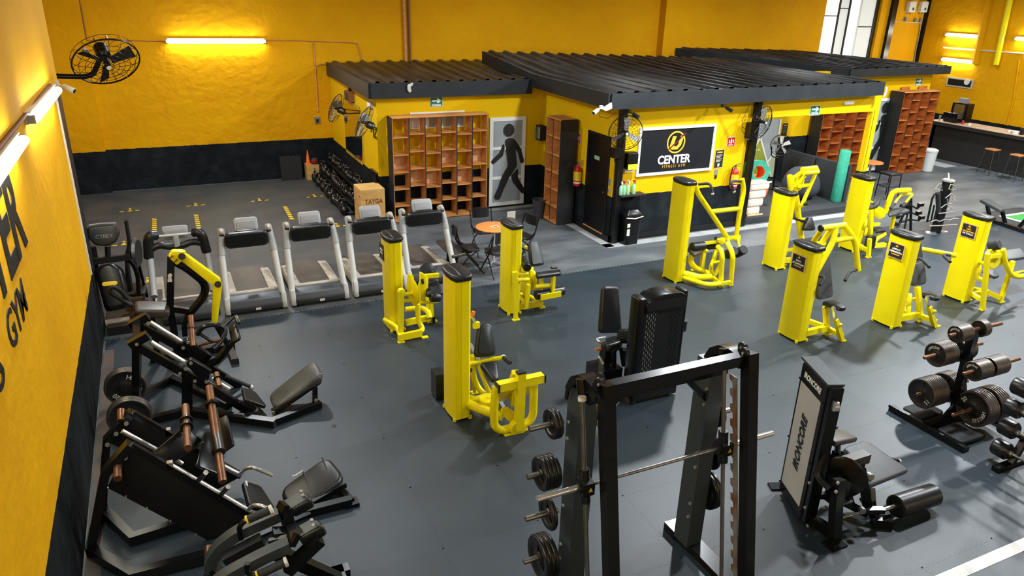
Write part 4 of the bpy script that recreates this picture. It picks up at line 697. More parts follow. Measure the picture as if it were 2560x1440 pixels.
def wplate(r, t, c, label, group, style='iron', ax=None, marks=None, spokes=True, roll=0):
    """one weight plate, its axis along ax (default X)"""
    key = (r, t, style)
    if key not in PM:
        d = {}; mm = plate_mesh(r, t, style).mesh('weight_plate'); mm.materials.append(MAT['iron' if style == 'iron' else 'rubber_plate']); d['disc'] = mm
        rim = M().ring([[Vector((x, math.cos(2*PI*j/36)*q, math.sin(2*PI*j/36)*q)) for j in range(36)] for x, q in ((-t*.53, r*.90), (-t*.53, r*.945), (-t*.14, r*1.004), (t*.14, r*1.004), (t*.53, r*.945), (t*.53, r*.90))], closed=True).mesh('rim'); rim.materials.append(MAT['iron_rim' if style == 'iron' else 'rubber_plate']); d['rim'] = rim
        sp = []
        for k in range(3 if r < .2 else 4):
            a = 2*PI*k/(3 if r < .2 else 4)+.4; u = Vector((0, math.cos(a), math.sin(a))); q = M().beam(Vector((-t*.36, 0, 0))+u*r*.28, Vector((-t*.36, 0, 0))+u*r*.84, t*.2, r*.055, X1).mesh('spoke'); q.materials.append(MAT['iron_rim' if style == 'iron' else 'rubber_plate']); sp.append(q)
        hb = M().ring([[Vector((x, math.cos(2*PI*j/20)*q, math.sin(2*PI*j/20)*q)) for j in range(20)] for x, q in ((-t*.56, .027), (-t*.56, r*.22), (t*.56, r*.22), (t*.56, .027))], closed=True).mesh('hub'); hb.materials.append(MAT['iron' if style == 'iron' else 'dark_steel']); d['hub'] = hb
        d['sp'] = sp; PM[key] = d
    d = PM[key]; e = bpy.data.objects.new('weight_plate', None); e.empty_display_size = .1; C.objects.link(e); tag(e, label, 'weight plate', group)
    u = Vector(ax or X1).normalized(); s, w_, _ = basis(u); R = Matrix((u, s, u.cross(s))).transposed().to_4x4() @ Matrix.Rotation(roll, 4, 'X'); e.matrix_world = Matrix.Translation(Vector(c)) @ R
    for nm in ('disc', 'rim', 'hub'):
        o = put(nm, d[nm], '', e)
        if nm == 'disc' and spokes:
            for q in d['sp']: put('spoke', q, '', o)
    if marks:
        for tx, ang, sz in marks:
            rr = r*.62; pos = Vector((-t*.5-.004, math.cos(ang)*rr, math.sin(ang)*rr)); rad = Vector((0, math.cos(ang), math.sin(ang))); tang = X1.cross(rad)
            put('lettering', text_mesh(tx, sz, .001, bold=.001).xf(frame(pos, tang, rad)), 'off_white', e)
    return e
def arc_marks(word, a0, step, sz): return [(c, a0-step*i, sz) for i, c in enumerate(word)]
# ================================================================ PLATE TREE
MX, MY = 8.5, 4.9; z = ZM(2200, 740, 3.272)
T = Thing('plate_tree', 'black plate tree rack loaded with iron plates at the right', 'plate rack', (MX, MY, 0))
T.part('mast', M().tube([(MX+.06, MY, .06), (MX, MY, .5), (MX-.03, MY, 1.27)], 0, sq=(.09, .09), up=Y1), 'black_paint')
T.part('base_bar', M().bb((8.0, 4.36, .0), (8.09, 5.4, .06)), 'black_paint'); T.part('base_bar', M().bb((8.98, 4.4, .0), (9.07, 5.4, .06)), 'black_paint'); T.part('base_beam', M().bb((8.05, MY-.05, .02), (9.02, MY+.05, .09)), 'black_paint'); T.part('base_lip', M().bb((7.985, 4.36, .05), (7.998, 5.4, .085)), 'black_paint')
T.part('gusset', M().prism([(MX-.2, MY, .09), (MX+.05, MY, .09), (MX+.03, MY, .3)], (0, .03, 0)), 'black_paint')
T.part('rubber_tray', M().slab(V(8.3, 4.62, .02), X1, Y1, rrect(.42, .34, .05), .05, .015), 'foam'); T.part('rubber_tray', M().slab(V(8.33, 5.16, .02), X1, Y1, rrect(.42, .30, .05), .05, .015), 'foam')
def peg(y, zc, xl, xr, r=.024): 
    T.part('peg', M().lathe((xl, y, zc), X1, [(0, r*.7), (.01, r), (xr-xl-.01, r), (xr-xl, r*.7)], 16), 'rust_steel')
    if abs(y-MY) > .02: T.part('peg_bracket', M().beam((MX, MY, zc), (MX, y, zc), .07, .07), 'black_paint')
def row(y, zc, xs, r, t, label, marks=None):
    for i, x in enumerate(xs): wplate(r*(1 if i == 0 else random.uniform(.985, 1.0)) if 0 else r, t, (x, y, zc), label, 'plates on the plate tree', roll=random.uniform(0, 6) if not (marks and i == 0) else 0, marks=marks if i == 0 else None, spokes=(i == 0))
tiers = [('top', MY, 1.275, .105, .024, 'on the top peg of the plate tree'), ('ml', MY+.2, .90, .152, .026, 'on the far middle peg of the plate tree'), ('mr', MY-.2, .845, .122, .024, 'on the near middle peg of the plate tree'), ('bl', MY+.22, .36, .192, .03, 'on the far bottom peg of the plate tree'), ('br', MY-.23, .31, .226, .036, 'on the near bottom peg of the plate tree')]
def xat(px, y): return z(px, 0, Y=y).x
spec = {'top': ((590, 1005), 250, [(640, 8), (840, 4)]), 'ml': ((360, 820), 500, [(445, 9), (640, 8)]), 'mr': ((680, 1120), 640, [(748, 9), (930, 10)]), 'bl': ((300, 700), 815, [(330, 9), (590, 6)]), 'br': ((595, 1000), 960, [(745, 5), (885, 5)])}
for k, y, zc, r, t, lb in tiers:
    (pl, pr_), py, groups = spec[k]; xl = z(pl, py, Y=y).x; xr = max(z(pr_, py-60, Y=y).x, MX+.3); peg(y, zc, xl, xr)
    mk = {'ml': arc_marks('HERCULES', -2.75, -.2, .042), 'mr': arc_marks('HERCULES', -2.75, -.24, .032), 'bl': [('15', .6, .075)], 'br': [('20', -2.6, .075)]+arc_marks('HERCULES', -.1, -.19, .06), 'top': arc_marks('HERCULES', -2.75, -.24, .028)}[k]
    xa = z(groups[0][0], py, Y=y).x+(.02 if k != 'top' else .0); n0 = groups[0][1]; row(y, zc, [min(xa+i*(t+.002), MX-.07-(n0-1-i)*(t+.001)) for i in range(n0)] if 0 else [xa+i*(t+.0015) for i in range(n0)], r, t, 'iron plate, front stack '+lb, mk)
    xb = max(xa+n0*(t+.0015)+.05, MX+.06); n1 = groups[1][1]; row(y, zc, [xb+i*(t+.0015) for i in range(n1)], r, t, 'iron plate, rear stack '+lb)
# ================================================================ ROUND-HEAD BARBELL RACK AT THE RIGHT EDGE
T = Thing('barbell_rack', 'black slanted barbell rack cut by the right picture edge', 'barbell rack', (8.45, 3.7, 0))
f = z(1050, 1395); T.part('foot_bar', M().bb((f.x-.25, f.y-.04, 0), (f.x+.6, f.y+.04, .06)), 'black_paint'); T.part('upright', M().tube([f+V(.02, 0, .03), f+V(.48, 0, 1.0)], 0, sq=(.07, .07), up=Y1), 'black_paint'); T.part('upright', M().tube([f+V(.02, -1.0, .03), f+V(.48, -1.0, 1.0)], 0, sq=(.07, .07), up=Y1), 'black_paint'); T.part('foot_bar', M().bb((f.x-.25, f.y-1.04, 0), (f.x+.6, f.y-.96, .06)), 'black_paint')
for i, (hx, hy, zz) in enumerate(((998, 1250, .32), (1055, 1082, .52), (1100, 915, .72), (1165, 750, .92))):
    c = P(2200+hx/3.272, 740+hy/3.272, Y=f.y+.12); T.part('hook', M().beam(V(f.x+.02+.48*c.z, f.y, c.z-.06), V(c.x+.02, f.y, c.z-.05), .05, .04), 'black_paint')
    B = Thing('fixed_barbell', ('lowest', 'second lowest', 'second highest', 'highest')[i]+' round-head barbell on the rack at the right edge', 'barbell', c, 'barbells on the right rack')
    B.part('head', M().lathe(c+V(0, -.085, 0), Y1, [(0, .06), (0, .085), (.02, .103), (.15, .103), (.17, .09), (.17, 0)], 28), 'rubber_plate'); B.part('shaft', M().cyl(c+V(0, -.08, 0), c+V(0, -1.35, 0), .016, n=12), 'steel'); B.part('head', M().lathe(c+V(0, -1.5, 0), Y1, [(0, .0), (0, .085), (.02, .103), (.15, .103), (.17, .09), (.17, 0.06)], 28), 'rubber_plate')
    B.part('collar', M().cyl(c+V(0, -.085, 0), c+V(0, -.12, 0), .03, n=14), 'chrome'); B.part('grip', M().cyl(c+V(0, -.4, 0), c+V(0, -1.0, 0), .0175, n=12), 'rust_steel')
# ================================================================ ABDUCTOR MACHINE (black cabinet)
z = ZM(1460, 700, 4.5); T = Thing('hip_abductor_machine', 'black hip abductor machine with a slotted weight cabinet', 'gym machine', (5.2, 7.0, 0)); A = z(545, 1410); B_ = z(1040, 1300)
x0, x1, y0 = A.x-.05, B_.x, A.y; Hc = 1.44
T.part('cabinet_post', M().slab((0, 0, .03), X1, Y1, [(a+x0+.06, b+y0+.1) for a, b in rrect(.12, .2, .035)], Hc, .02), 'black_paint'); T.part('cabinet_post', M().slab((0, 0, .03), X1, Y1, [(a+x1-.03, b+y0+.1) for a, b in rrect(.07, .2, .02)], Hc+.02, .015), 'black_paint')
T.part('cabinet_panel', M().bb((x0+.1, y0+.0, .05), (x1-.04, y0+.22, Hc-.14)), 'vinyl'); hood = [(x0+.1, Hc-.16), (x1-.04, Hc-.16), (x1-.04, Hc+.0), (x1-.12, Hc+.05), (x0+.35, Hc+.06), (x0+.2, Hc+.03), (x0+.1, Hc-.06)]
T.part('cabinet_hood', M().slab(V(0, y0+.24, 0), X1, ZU, hood, .26, .012), 'black_paint'); T.part('hood_band', M().bb((x0+.12, y0-.025, Hc-.14), (x1-.06, y0-.012, Hc-.02)), 'vinyl')
sl = M(); sl2 = M()
for r_ in range(15):
    for c_ in range(5): sl.bb((x0+.135+c_*.03, y0-.006, .2+r_*.073+(c_ % 2)*.036), (x0+.143+c_*.03, y0+.0, .235+r_*.073+(c_ % 2)*.036)); sl2.bb((x1-.22+c_*.03, y0-.006, .2+r_*.073+(c_ % 2)*.036), (x1-.212+c_*.03, y0+.0, .235+r_*.073+(c_ % 2)*.036))
for q, mm in ((sl, 'grey_plastic'), (sl2, 'print_black')): T.part('vent_slots', q, mm)['kind'] = 'stuff'
for sx in (x0+.08, x1-.1): T.part('foot', M().cyl((sx, y0+.03, 0), (sx, y0+.03, .05), .03, n=10), 'dark_steel')
T.part('cup_holder', M().cyl((x1+.07, y0+.12, .88), (x1+.07, y0+.12, 1.02), .055, n=16), 'vinyl'); T.part('cup_arm', M().beam((x1-.02, y0+.12, .93), (x1+.07, y0+.12, .93), .05, .1), 'vinyl')
ys = 7.45
quad(T, 'backrest', [z(222, 75, Y=ys+.25), z(395, 72, Y=ys+.25), z(438, 600, Y=ys+.08), z(185, 605, Y=ys+.08)], .09, 'vinyl', .05, .03); quad(T, 'seat', [z(225, 640, Y=ys+.05), z(370, 600, Y=ys+.05), z(440, 720, Y=ys-.3), z(250, 725, Y=ys-.3)], .1, 'vinyl', .06, .03)
quad(T, 'leg_pad', [z(365, 560, Y=ys-.1), z(525, 560, Y=ys-.35), z(520, 720, Y=ys-.35), z(350, 720, Y=ys-.1)], .09, 'vinyl', .04, .03); bolts(T, [z(388, 688, Y=ys-.12), z(510, 698, Y=ys-.34)], (0, -1, 0), .016, 'letter_gold')
bar(T, 'seat_column', [z(270, 720, Y=ys), z(225, 960, Y=ys), V(4.98, ys, .03)], .14, .12, 'black_paint'); tb(T, 'leg_loop', [z(340, 1000, Y=ys-.15), z(335, 800, Y=ys-.15), z(360, 765, Y=ys-.15), z(420, 760, Y=ys-.15), z(450, 960, Y=ys-.15)], .035, 'black_paint', .06); tb(T, 'side_handle', [z(235, 640, Y=ys+.1), z(145, 660, Y=ys+.05), z(160, 690, Y=ys), z(225, 745, Y=ys)], .016, 'chrome', .02); roller(T, 'orange_lever', z(130, 782, Y=ys), z(192, 772, Y=ys), .02, 'letter_orange'); tb(T, 'chrome_hook', [z(190, 880, Y=ys-.05), z(165, 860, Y=ys-.05), z(215, 945, Y=ys-.1)], .02, 'chrome', .02)
T.part('base_box', M().bb((4.75, ys-.25, .02), (5.1, ys+.1, .3)), 'black_paint'); T.part('base_beam', M().bb((4.85, y0+.2, .02), (5.0, ys+.1, .12)), 'black_paint'); T.part('side_gusset', M().prism([z(380, 1270, Y=y0+.1), z(500, 1210, Y=y0+.1), z(500, 1390, Y=y0+.02), z(440, 1330, Y=y0+.05)], (0, .05, 0)), 'black_paint'); tb(T, 'cable_guide', [z(470, 900, Y=ys-.2), z(470, 780, Y=ys-.2)], .05, 'black_paint')
# ================================================================ SMITH MACHINE
XR, XL = 4.08, 2.72
def rs(x, y): return P(x, y, X=XR)
def ls(x, y): return P(x, y, X=XL)
T = Thing('smith_machine', 'black smith machine with slate rear uprights in the foreground', 'smith machine', (3.4, 4.1, 0))
def ext(a, b): t = (b.z-.02)/(a.z-b.z); return b+(b-a)*t
for X, s in ((XL, -1), (XR, 1)):
    ft, fb = V(X, 4.03, 2.22), V(X, 3.62, .02); T.part('front_post', M().beam(ft, fb, .10, .10, Y1), 'black_paint')
    T.part('rear_upright', M().tube([V(X-.04*s, 4.40, .05), V(X-.04*s, 4.40, 2.0)], 0, sq=(.16, .20), up=Y1), 'slate_paint')
    gt, gb = V(X-.10, 4.19, 2.05), V(X-.10, 3.83, .06); T.part('guide_rod', M().cyl(gt, gb, .018, n=14), 'steel'); T.part('rod_collar', M().cyl(gt, gt+(gb-gt)*.015, .032, n=14), 'off_white'); T.part('rod_socket', M().cyl(gt+V(0, .0, .03), gt+V(0, .03, .14), .04, n=14), 'black_paint')
    ol = [(4.02, 2.08), (4.02, 2.17), (4.16, 2.19), (4.30, 2.17), (4.40, 2.10), (4.46, 1.98), (4.47, 1.88), (4.43, 1.88), (4.42, 1.97), (4.36, 2.06), (4.28, 2.11), (4.14, 2.12)]
    for dx in (-.09, .05): T.part('arch_plate', M().slab(V(X+dx, 0, 0), Y1, ZU, roundpoly(ol, .03, 3), .012), 'black_paint')
    T.part('arch_cap', M().tube([V(X-.02, 4.02, 2.18), V(X-.02, 4.16, 2.195), V(X-.02, 4.30, 2.175), V(X-.02, 4.40, 2.105), V(X-.02, 4.465, 1.98)], 0, sq=(.012, .14), up=X1), 'black_paint')
    for k, (yy, zz) in enumerate(((4.05, 2.215), (4.12, 2.225))): 
        pl = T.part('top_pulley', M().cyl(V(X-.05+.04*k, yy, zz), V(X-.02+.04*k, yy, zz), .045, n=18), 'rubber_plate'); T.part('axle', M().cyl(V(X-.06+.04*k, yy, zz), V(X-.01+.04*k, yy, zz), .012, n=10), 'bolt', pl)
    T.part('foot_beam', M().bb((X-.09, 3.45, 0), (X+.07, 4.62, .07)), 'black_paint'); T.part('end_plate', M().bb((X-.12, 4.5, 0), (X+.1, 4.66, .09)), 'black_paint')
    bolts(T, [V(X-.12-.002 if s < 0 else X-.125, 4.33, zz) for zz in (1.75, 1.6, 1.1, .95, .55, .4)], (-1, 0, 0), .014); bolts(T, [V(X+.0, 3.57, .075)], (0, 0, 1), .02)
    # toothed safety plate beside the post
    a, b = V(X-.045 if s > 0 else X+.02, 4.12, 1.97), V(X-.045 if s > 0 else X+.02, 3.73, .12); m = M(); d = (b-a); n_ = 14; w_ = Vector((0, 1, 0)); pts = []
    for k in range(n_):
        p = a+d*k/n_; q = a+d*(k+1)/n_; pts += [p+w_*.045, p+(q-p)*.35+w_*.045, p+(q-p)*.45+w_*.015, p+(q-p)*.8+w_*.012, p+(q-p)*.95+w_*.05]
    pts += [b-w_*.04, a-w_*.04]; T.part('safety_rack', M().ring([[p-V(.004, 0, 0) for p in pts], [p+V(.004, 0, 0) for p in pts]]), 'rust_light')
T.part('top_beam', M().beam((XL, 4.06, 2.16), (XR, 4.06, 2.16), .09, .09), 'black_paint'); T.part('rear_beam', M().beam((XL, 4.28, 1.97), (XR, 4.28, 1.97), .08, .10), 'black_paint')
T.part('brace', M().beam((XR-.45, 4.33, 2.0), (XR-.08, 4.36, 1.62), .05, .05), 'black_paint'); T.part('brace', M().beam((XL+.45, 4.33, 2.0), (XL+.08, 4.36, 1.62), .05, .05), 'black_paint')
cl, cr = V(XL-.10, 4.055, 1.33), V(XR-.10, 4.055, 1.33)
for c in (cl, cr): 
    k = T.part('carriage', M().cyl(c+V(0, -.02, -.14), c+V(0, .03, .14), .042, n=16).box(c, (.1, .13, .11)), 'vinyl'); T.part('clamp_ring', M().cyl(c+V(-.055, 0, 0), c+V(-.075, 0, 0), .05, n=18), 'vinyl', k); T.part('warning_mark', M().prism([c+V(-.005, -.068, -.015), c+V(.03, -.068, -.015), c+V(.0125, -.068, .02)], (0, .004, 0)), 'hazard_yellow', k)
T.part('bar_shaft', M().cyl(cl, cr, .0155, n=14), 'steel'); T.part('bar_sleeve', M().cyl(cl, V(2.20, 4.055, 1.33), .025, n=18), 'chrome'); T.part('bar_sleeve', M().cyl(cr+V(.12, 0, 0), V(4.52, 4.055, 1.33), .025, n=18), 'chrome')
T.part('caution_label', M().box(V(XR+.055, 3.93, 1.42), (.004, .06, .16)), 'off_white')
for px, py, r, n_, t in ((1390, 1057, .125, 2, .03), (1378, 1177, .145, 4, .032), (1375, 1280, .150, 1, .035), (1350, 1392, .195, 3, .038)):
    q = P(px, py, Y=4.40); xw = XL-.12+.04-.09; T.part('peg', M().cyl((xw+.04, 4.40, q.z), (xw-.26, 4.40, q.z), .025, n=16), 'steel')
    for k in range(n_): wplate(r, t, (xw-.03-k*(t+.004) if n_ > 1 else xw-.05, 4.40, q.z), {2: 'small black rubber plate on the topmost left peg of the smith machine', 4: 'black rubber plate on the second left peg of the smith machine', 1: 'single black rubber plate on the third left peg of the smith machine', 3: 'large black rubber plate on the lowest left peg of the smith machine'}[n_], 'plates on the smith machine', 'rubber')
xw = XR+.04
for zz, r, n_, l in ((1.42, .125, 1, 'small black plate on the upper right peg of the smith machine'), (.98, .14, 1, 'black plate on the middle right peg of the smith machine'), (.60, .195, 2, 'large black plate on the lower right peg of the smith machine')):
    T.part('peg', M().cyl((xw-.04, 4.40, zz), (xw+.2, 4.40, zz), .025, n=16), 'steel')
    for k in range(n_): wplate(r, .034, (xw+.05+k*.04, 4.40, zz), l, 'plates on the smith machine', 'rubber', ax=(-1, 0, 0))
# ================================================================ LEG EXTENSION WITH SILVER SHROUD
z = ZM(1920, 880, 2.768); T = Thing('silver_leg_extension', 'black leg extension machine with a silver lettered shroud', 'gym machine', (5.5, 4.3, 0)); XS = 5.40; ya, yb, ht = 4.70, 4.17, 1.58
e1, e2 = V(.933, -.36, 0), V(.36, .933, 0); O_ = V(5.46, 4.68, 0)
def cw(x, y, z_): return O_+e1*(x-XS)+e2*(y-ya)+V(0, 0, z_)
CR = Matrix(((e1.x, e2.x, 0, O_.x-e1.x*XS-e2.x*ya), (e1.y, e2.y, 0, O_.y-e1.y*XS-e2.y*ya), (0, 0, 1, 0), (0, 0, 0, 1)))
def cpart(nm, m, mt): return T.part(nm, m.xf(CR), mt)
cpart('cabinet_frame', M().slab(V(XS, 0, 0), Y1, ZU, roundpoly([(ya, .03), (ya, ht-.02), (yb, ht-.0), (yb, .03)], .05, 4), .11, .006), 'black_paint')
cpart('shroud_panel', M().slab(V(XS-.004, 0, 0), Y1, ZU, [(ya-.04, .16), (ya-.04, 1.36), (yb+.06, 1.36), (yb+.06, .16)][::-1], .006), 'silver_plastic')
cpart('shroud_lettering', letter('IRONCORE', .15, V(XS-.012, (ya+yb)/2+.01, .78), ZU, Y1, extrude=.001, shear=.25, bold=.004, fit=(.62, .115)), 'print_black'); cpart('header_lettering', letter('IRONCORE', .085, V(XS-.006, (ya+yb)/2, 1.46), -Y1, ZU, extrude=.001, shear=.2, bold=.003, fit=(.36, .065)), 'letter_white')
cpart('top_lid', M().bb((XS-.02, yb-.03, ht), (XS+.14, ya+.01, ht+.025)), 'slate_paint'); cpart('front_post', M().bb((XS+.01, yb-.07, .06), (XS+.12, yb+.02, ht)), 'black_paint'); cpart('side_pulley', M().cyl((XS+.03, yb-.1, 1.42), (XS+.07, yb-.1, 1.42), .05, n=16), 'chrome')
for yy, zz in ((ya-.02, 1.38), (yb+.03, 1.38), (ya-.02, .7), (yb+.03, .7), (ya-.02, .14), (yb+.03, .14)): bolts(T, [cw(XS-.006, yy, zz)], -e1, .012, 'dark_steel')
fp = z(470, 1345); T.part('foot_plate', M().box((fp.x, fp.y+.02, .01), (.2, .14, .02)), 'black_paint'); cpart('foot_plate', M().box((XS+.0, ya+.06, .01), (.14, .12, .02)), 'black_paint')
cb = cw(XS+.06, yb, .09); bar(T, 'base_beam', [cb, V(fp.x+.03, fp.y+.05, .09)], .08, .1, 'black_paint'); bar(T, 'lever_post', [V(fp.x+.03, fp.y+.05, .03), z(470, 1080, Y=fp.y+.05), z(495, 880, Y=fp.y+.1)], .08, .1, 'black_paint'); bar(T, 'swan_brace', [cw(XS+.1, yb-.02, .86), z(340, 870, Y=fp.y+.30), z(440, 960, Y=fp.y+.12)], .05, .13, 'black_paint', .1)
bolts(T, [z(480, 905, Y=fp.y+.04), z(468, 965, Y=fp.y), z(285, 905, Y=fp.y+.33), z(255, 1075, Y=fp.y+.33)], (0, -1, 0), .016)
disc(T, 'cam_disc', z(515, 865, Y=fp.y+.22), (-.75, -.62, .1), .21, .03, 'black_paint', False); plate(T, 'cam_lug', [z(520, 880, Y=fp.y+.15), z(600, 900, Y=fp.y+.15), z(580, 1000, Y=fp.y+.15), z(610, 1090, Y=fp.y+.15), z(560, 1085, Y=fp.y+.15), z(520, 1000, Y=fp.y+.15)], .03, 'black_paint')
quad(T, 'seat', [z(385, 560, Y=fp.y+.55), z(480, 530, Y=fp.y+.72), z(640, 575, Y=fp.y+.55), z(470, 630, Y=fp.y+.35)], .06, 'vinyl_worn', .05, .02); tb(T, 'seat_stem', [z(482, 640, Y=fp.y+.5), z(480, 740, Y=fp.y+.5)], .03, 'steel'); bar(T, 'seat_sleeve', [z(485, 690, Y=fp.y+.5), V(z(485, 760, Y=fp.y+.5).x, fp.y+.5, .05)], .08, .08, 'black_paint')
quad(T, 'back_pad_far', [z(395, 450, Y=fp.y+.9), z(430, 445, Y=fp.y+.9), z(490, 525, Y=fp.y+.75), z(395, 530, Y=fp.y+.75)], .05, 'vinyl_grey', .02, .01)
quad(T, 'thigh_pad', [z(540, 650, Y=fp.y+.6), z(690, 595, Y=fp.y+.7), z(955, 845, Y=fp.y+.35), z(715, 920, Y=fp.y+.15)], .08, 'vinyl_grey', .05, .025)
T.part('block_pad', M().box(z(605, 745, Y=fp.y+.3), (.30, .1, .10)), 'vinyl_worn'); bar(T, 'lever_arm', [z(640, 790, Y=fp.y+.22), z(690, 1080, Y=fp.y+.12)], .05, .09, 'black_paint'); bar(T, 'lever_arm', [z(715, 940, Y=fp.y+.3), z(725, 1100, Y=fp.y+.2)], .05, .06, 'black_paint')
bar(T, 'roller_carrier', [z(645, 1095, Y=fp.y+.1), z(800, 1095, Y=fp.y+.02)], .06, .05, 'black_paint'); disc(T, 'pivot', z(650, 1095, Y=fp.y+.05), (-.4, -1, 0), .035, .04, 'steel', False); tb(T, 'roller_rod', [z(755, 1105, Y=fp.y+.05), z(900, 1060, Y=fp.y+.05)], .022, 'steel'); roller(T, 'ankle_roller', z(880, 1070, Y=fp.y+.05), z(1145, 985, Y=fp.y+.05), .115, 'vinyl')
g2 = z(790, 1200); bar(T, 'front_foot', [V(g2.x-.1, g2.y+.05, .05), V(g2.x+.06, g2.y-.05, .05)], .1, .1, 'black_paint'); bar(T, 'front_leg', [V(g2.x-.06, g2.y+.05, .08), z(660, 1000, Y=g2.y+.2)], .07, .07, 'black_paint'); bar(T, 'rear_beam', [cw(XS+.1, yb+.3, .1), z(430, 990, Z=.12), V(g2.x-.1, g2.y+.1, .09)], .06, .06, 'black_paint'); tb(T, 'rod', [z(500, 1150, Z=.15), z(650, 1110, Z=.15)], .012, 'steel'); tb(T, 'link', [z(500, 1055, Y=fp.y+.1), z(580, 1035, Y=fp.y+.1)], .016, 'dark_steel')
roller(T, 'hand_grip', z(860, 740, Y=fp.y+.5), z(905, 752, Y=fp.y+.48), .018, 'vinyl'); T.part('grip_tip', M().sphere(z(910, 755, Y=fp.y+.48), .022, 10, 6), 'off_white'); bar(T, 'far_arm', [cw(XS+.12, ya-.1, .75), z(450, 740, Y=fp.y+.6)], .05, .06, 'black_paint'); disc(T, 'bearing', z(705, 858, Y=fp.y+.25), (-.4, -1, .2), .035, .06, 'steel', False)
# ================================================================ TREADMILLS
def treadmill(label, x, y=11.5):
    T = Thing('treadmill', label, 'treadmill', (x, y, 0), 'treadmills in a row'); O = V(x, y, 0)
    def w(*a): return O+V(*a)
    T.part('motor_hood', M().slab(w(-.40, 0, 0), Y1, ZU, roundpoly([(-.02, .03), (-.04, .12), (.02, .22), (.16, .27), (.34, .25), (.34, .03)], .03, 3), .80, .02), 'hood')
    T.part('hood_trim', M().slab(w(-.39, 0, 0), Y1, ZU, roundpoly([(.24, .255), (.27, .285), (.37, .26), (.37, .22)], .01, 2), .78, .01), 'rail_plastic')
    T.part('deck', M().bb(w(-.33, .25, .10), w(.33, 1.68, .185)), 'hood'); T.part('belt', M().bb(w(-.25, .3, .15), w(.25, 1.66, .20)), 'belt')
    for s in (-1, 1):
        rail = T.part('side_rail', M().slab(w(0, .30, 0), X1, ZU, [(s*a, b) for a, b in ((.25, .19), (.25, .225), (.28, .235), (.39, .225), (.41, .19), (.40, .08), (.25, .08))][::s], -1.25 if 0 else 1.25).xf(Matrix.Translation(w(0, 1.55+.30, 0)) @ Matrix.Translation(-w(0, .30, 0)) @ Matrix.Identity(4)) if 0 else M().ring([[w(s*a, yy, b+dz) for a, b in ((.25, .19), (.25, .225), (.28, .235), (.39, .225), (.41, .19), (.40, .08), (.25, .08))] for yy, dz in ((.32, .02), (.6, .01), (1.3, 0), (1.5, -.03))]), 'rail_plastic')
        for k in range(4): T.part('rail_groove', M().bb(w(s*(.295+k*.024)-.004, .4, .232), w(s*(.295+k*.024)+.004, 1.28, .2365)), 'belt', rail)
        T.part('foot_boot', M().slab(w(s*.43-.04, 0, 0), Y1, ZU, roundpoly([(-.03, .02), (-.03, .12), (.03, .30), (.13, .26), (.16, .1), (.2, .02)], .03, 3), .08, .02), 'silver_plastic')
        T.part('upright', M().tube([w(s*.43, .06, .1), w(s*.41, .30, .55), w(s*.40, .46, .88)], .052, n=14, fil=.1), 'silver_plastic'); T.part('upright_sleeve', M().tube([w(s*.40, .45, .86), w(s*.385, .52, 1.02), w(s*.37, .56, 1.13), w(s*.36, .66, 1.22)], .06, n=14, fil=.08), 'light_plastic')
        h_ = T.part('handrail_end', M().slab(w(s*.36-.03, .58, 1.20), Y1, V(0, -.35, 1), rrect(.16, .12, .05), .06, .02), 'rail_plastic'); T.part('hand_grip', M().slab(w(s*.36-.034, .55, 1.17), Y1, V(0, -.35, 1), rrect(.08, .08, .035), .068, .015), 'vinyl', h_)
        T.part('pad_joint', M().cyl(w(s*.38, .53, 1.1), w(s*.31, .54, 1.1), .03, n=12), 'vinyl')
    T.part('bumper_pad', M().slab(w(0, .52, 1.10), X1, V(0, -.25, 1), rrect(.66, .27, .075), .10, .03), 'vinyl'); T.part('bumper_lip', M().slab(w(0, .52, 1.22), X1, V(0, -.25, 1), rrect(.30, .05, .02), .06, .02), 'vinyl')
    c = T.part('console', M().slab(w(.03, .74, 1.235), X1, V(0, .45, 1), rrect(.37, .24, .05), .09, .02), 'console_grey'); T.part('console_vent', M().slab(w(.03, .655, 1.25), X1, V(0, .45, 1), rrect(.29, .14, .01), .02, .005), 'grey_plastic', c); T.part('console_neck', M().beam(w(0, .62, 1.0), w(.02, .7, 1.2), .16, .06, Y1), 'grey_plastic', c)
    T.part('plug_tag', M().box(w(.02, -.045, .08), (.08, .01, .035)), 'off_white'); T.part('roller_foot', M().bb(w(-.36, .02, 0), w(.36, .1, .04)), 'edge_black'); T.part('rear_foot', M().bb(w(-.36, 1.5, 0), w(.36, 1.6, .1)), 'edge_black')
    return T
for lb, x in (('treadmill second from the left wall, right of the U-handled one', 1.015), ('treadmill third from the left wall, between two alike treadmills', 2.02), ('treadmill fourth from the left wall, next to the yellow leg curl', 3.05), ('treadmill at the right end of the row, beside the bench', 4.03)): treadmill(lb, x, 11.5 if x < 3.9 else 11.62)
# the odd treadmill with the U-shaped handle
z = ZM(220, 540, 4.8); T = Thing('treadmill', 'older treadmill with a U-shaped black handle behind the yellow lever arm', 'treadmill', (0.03, 11.5, 0), 'treadmills in a row'); YH = 12.15
for s, x in ((-1, -.36), (1, .42)):
    T.part('side_rail', M().bb((x-.07, 11.75, .08), (x+.07, 13.1, .22)), 'rail_plastic'); T.part('rail_grip', M().bb((x-.04, 11.9, .22), (x+.04, 12.5, .226)), 'hood')
T.part('deck', M().bb((-.3, 11.7, .1), (.36, 13.2, .19)), 'hood'); T.part('belt', M().bb((-.22, 11.75, .15), (.28, 13.18, .2)), 'belt'); T.part('motor_hood', M().slab(V(-.36, 0, 0), Y1, ZU, roundpoly([(11.45, .03), (11.43, .14), (11.5, .26), (11.62, .3), (11.85, .27), (11.85, .03)], .03, 3), .78, .02), 'hood'); T.part('hood_trim', M().bb((-.33, 11.83, .24), (.39, 11.9, .285)), 'rail_plastic')
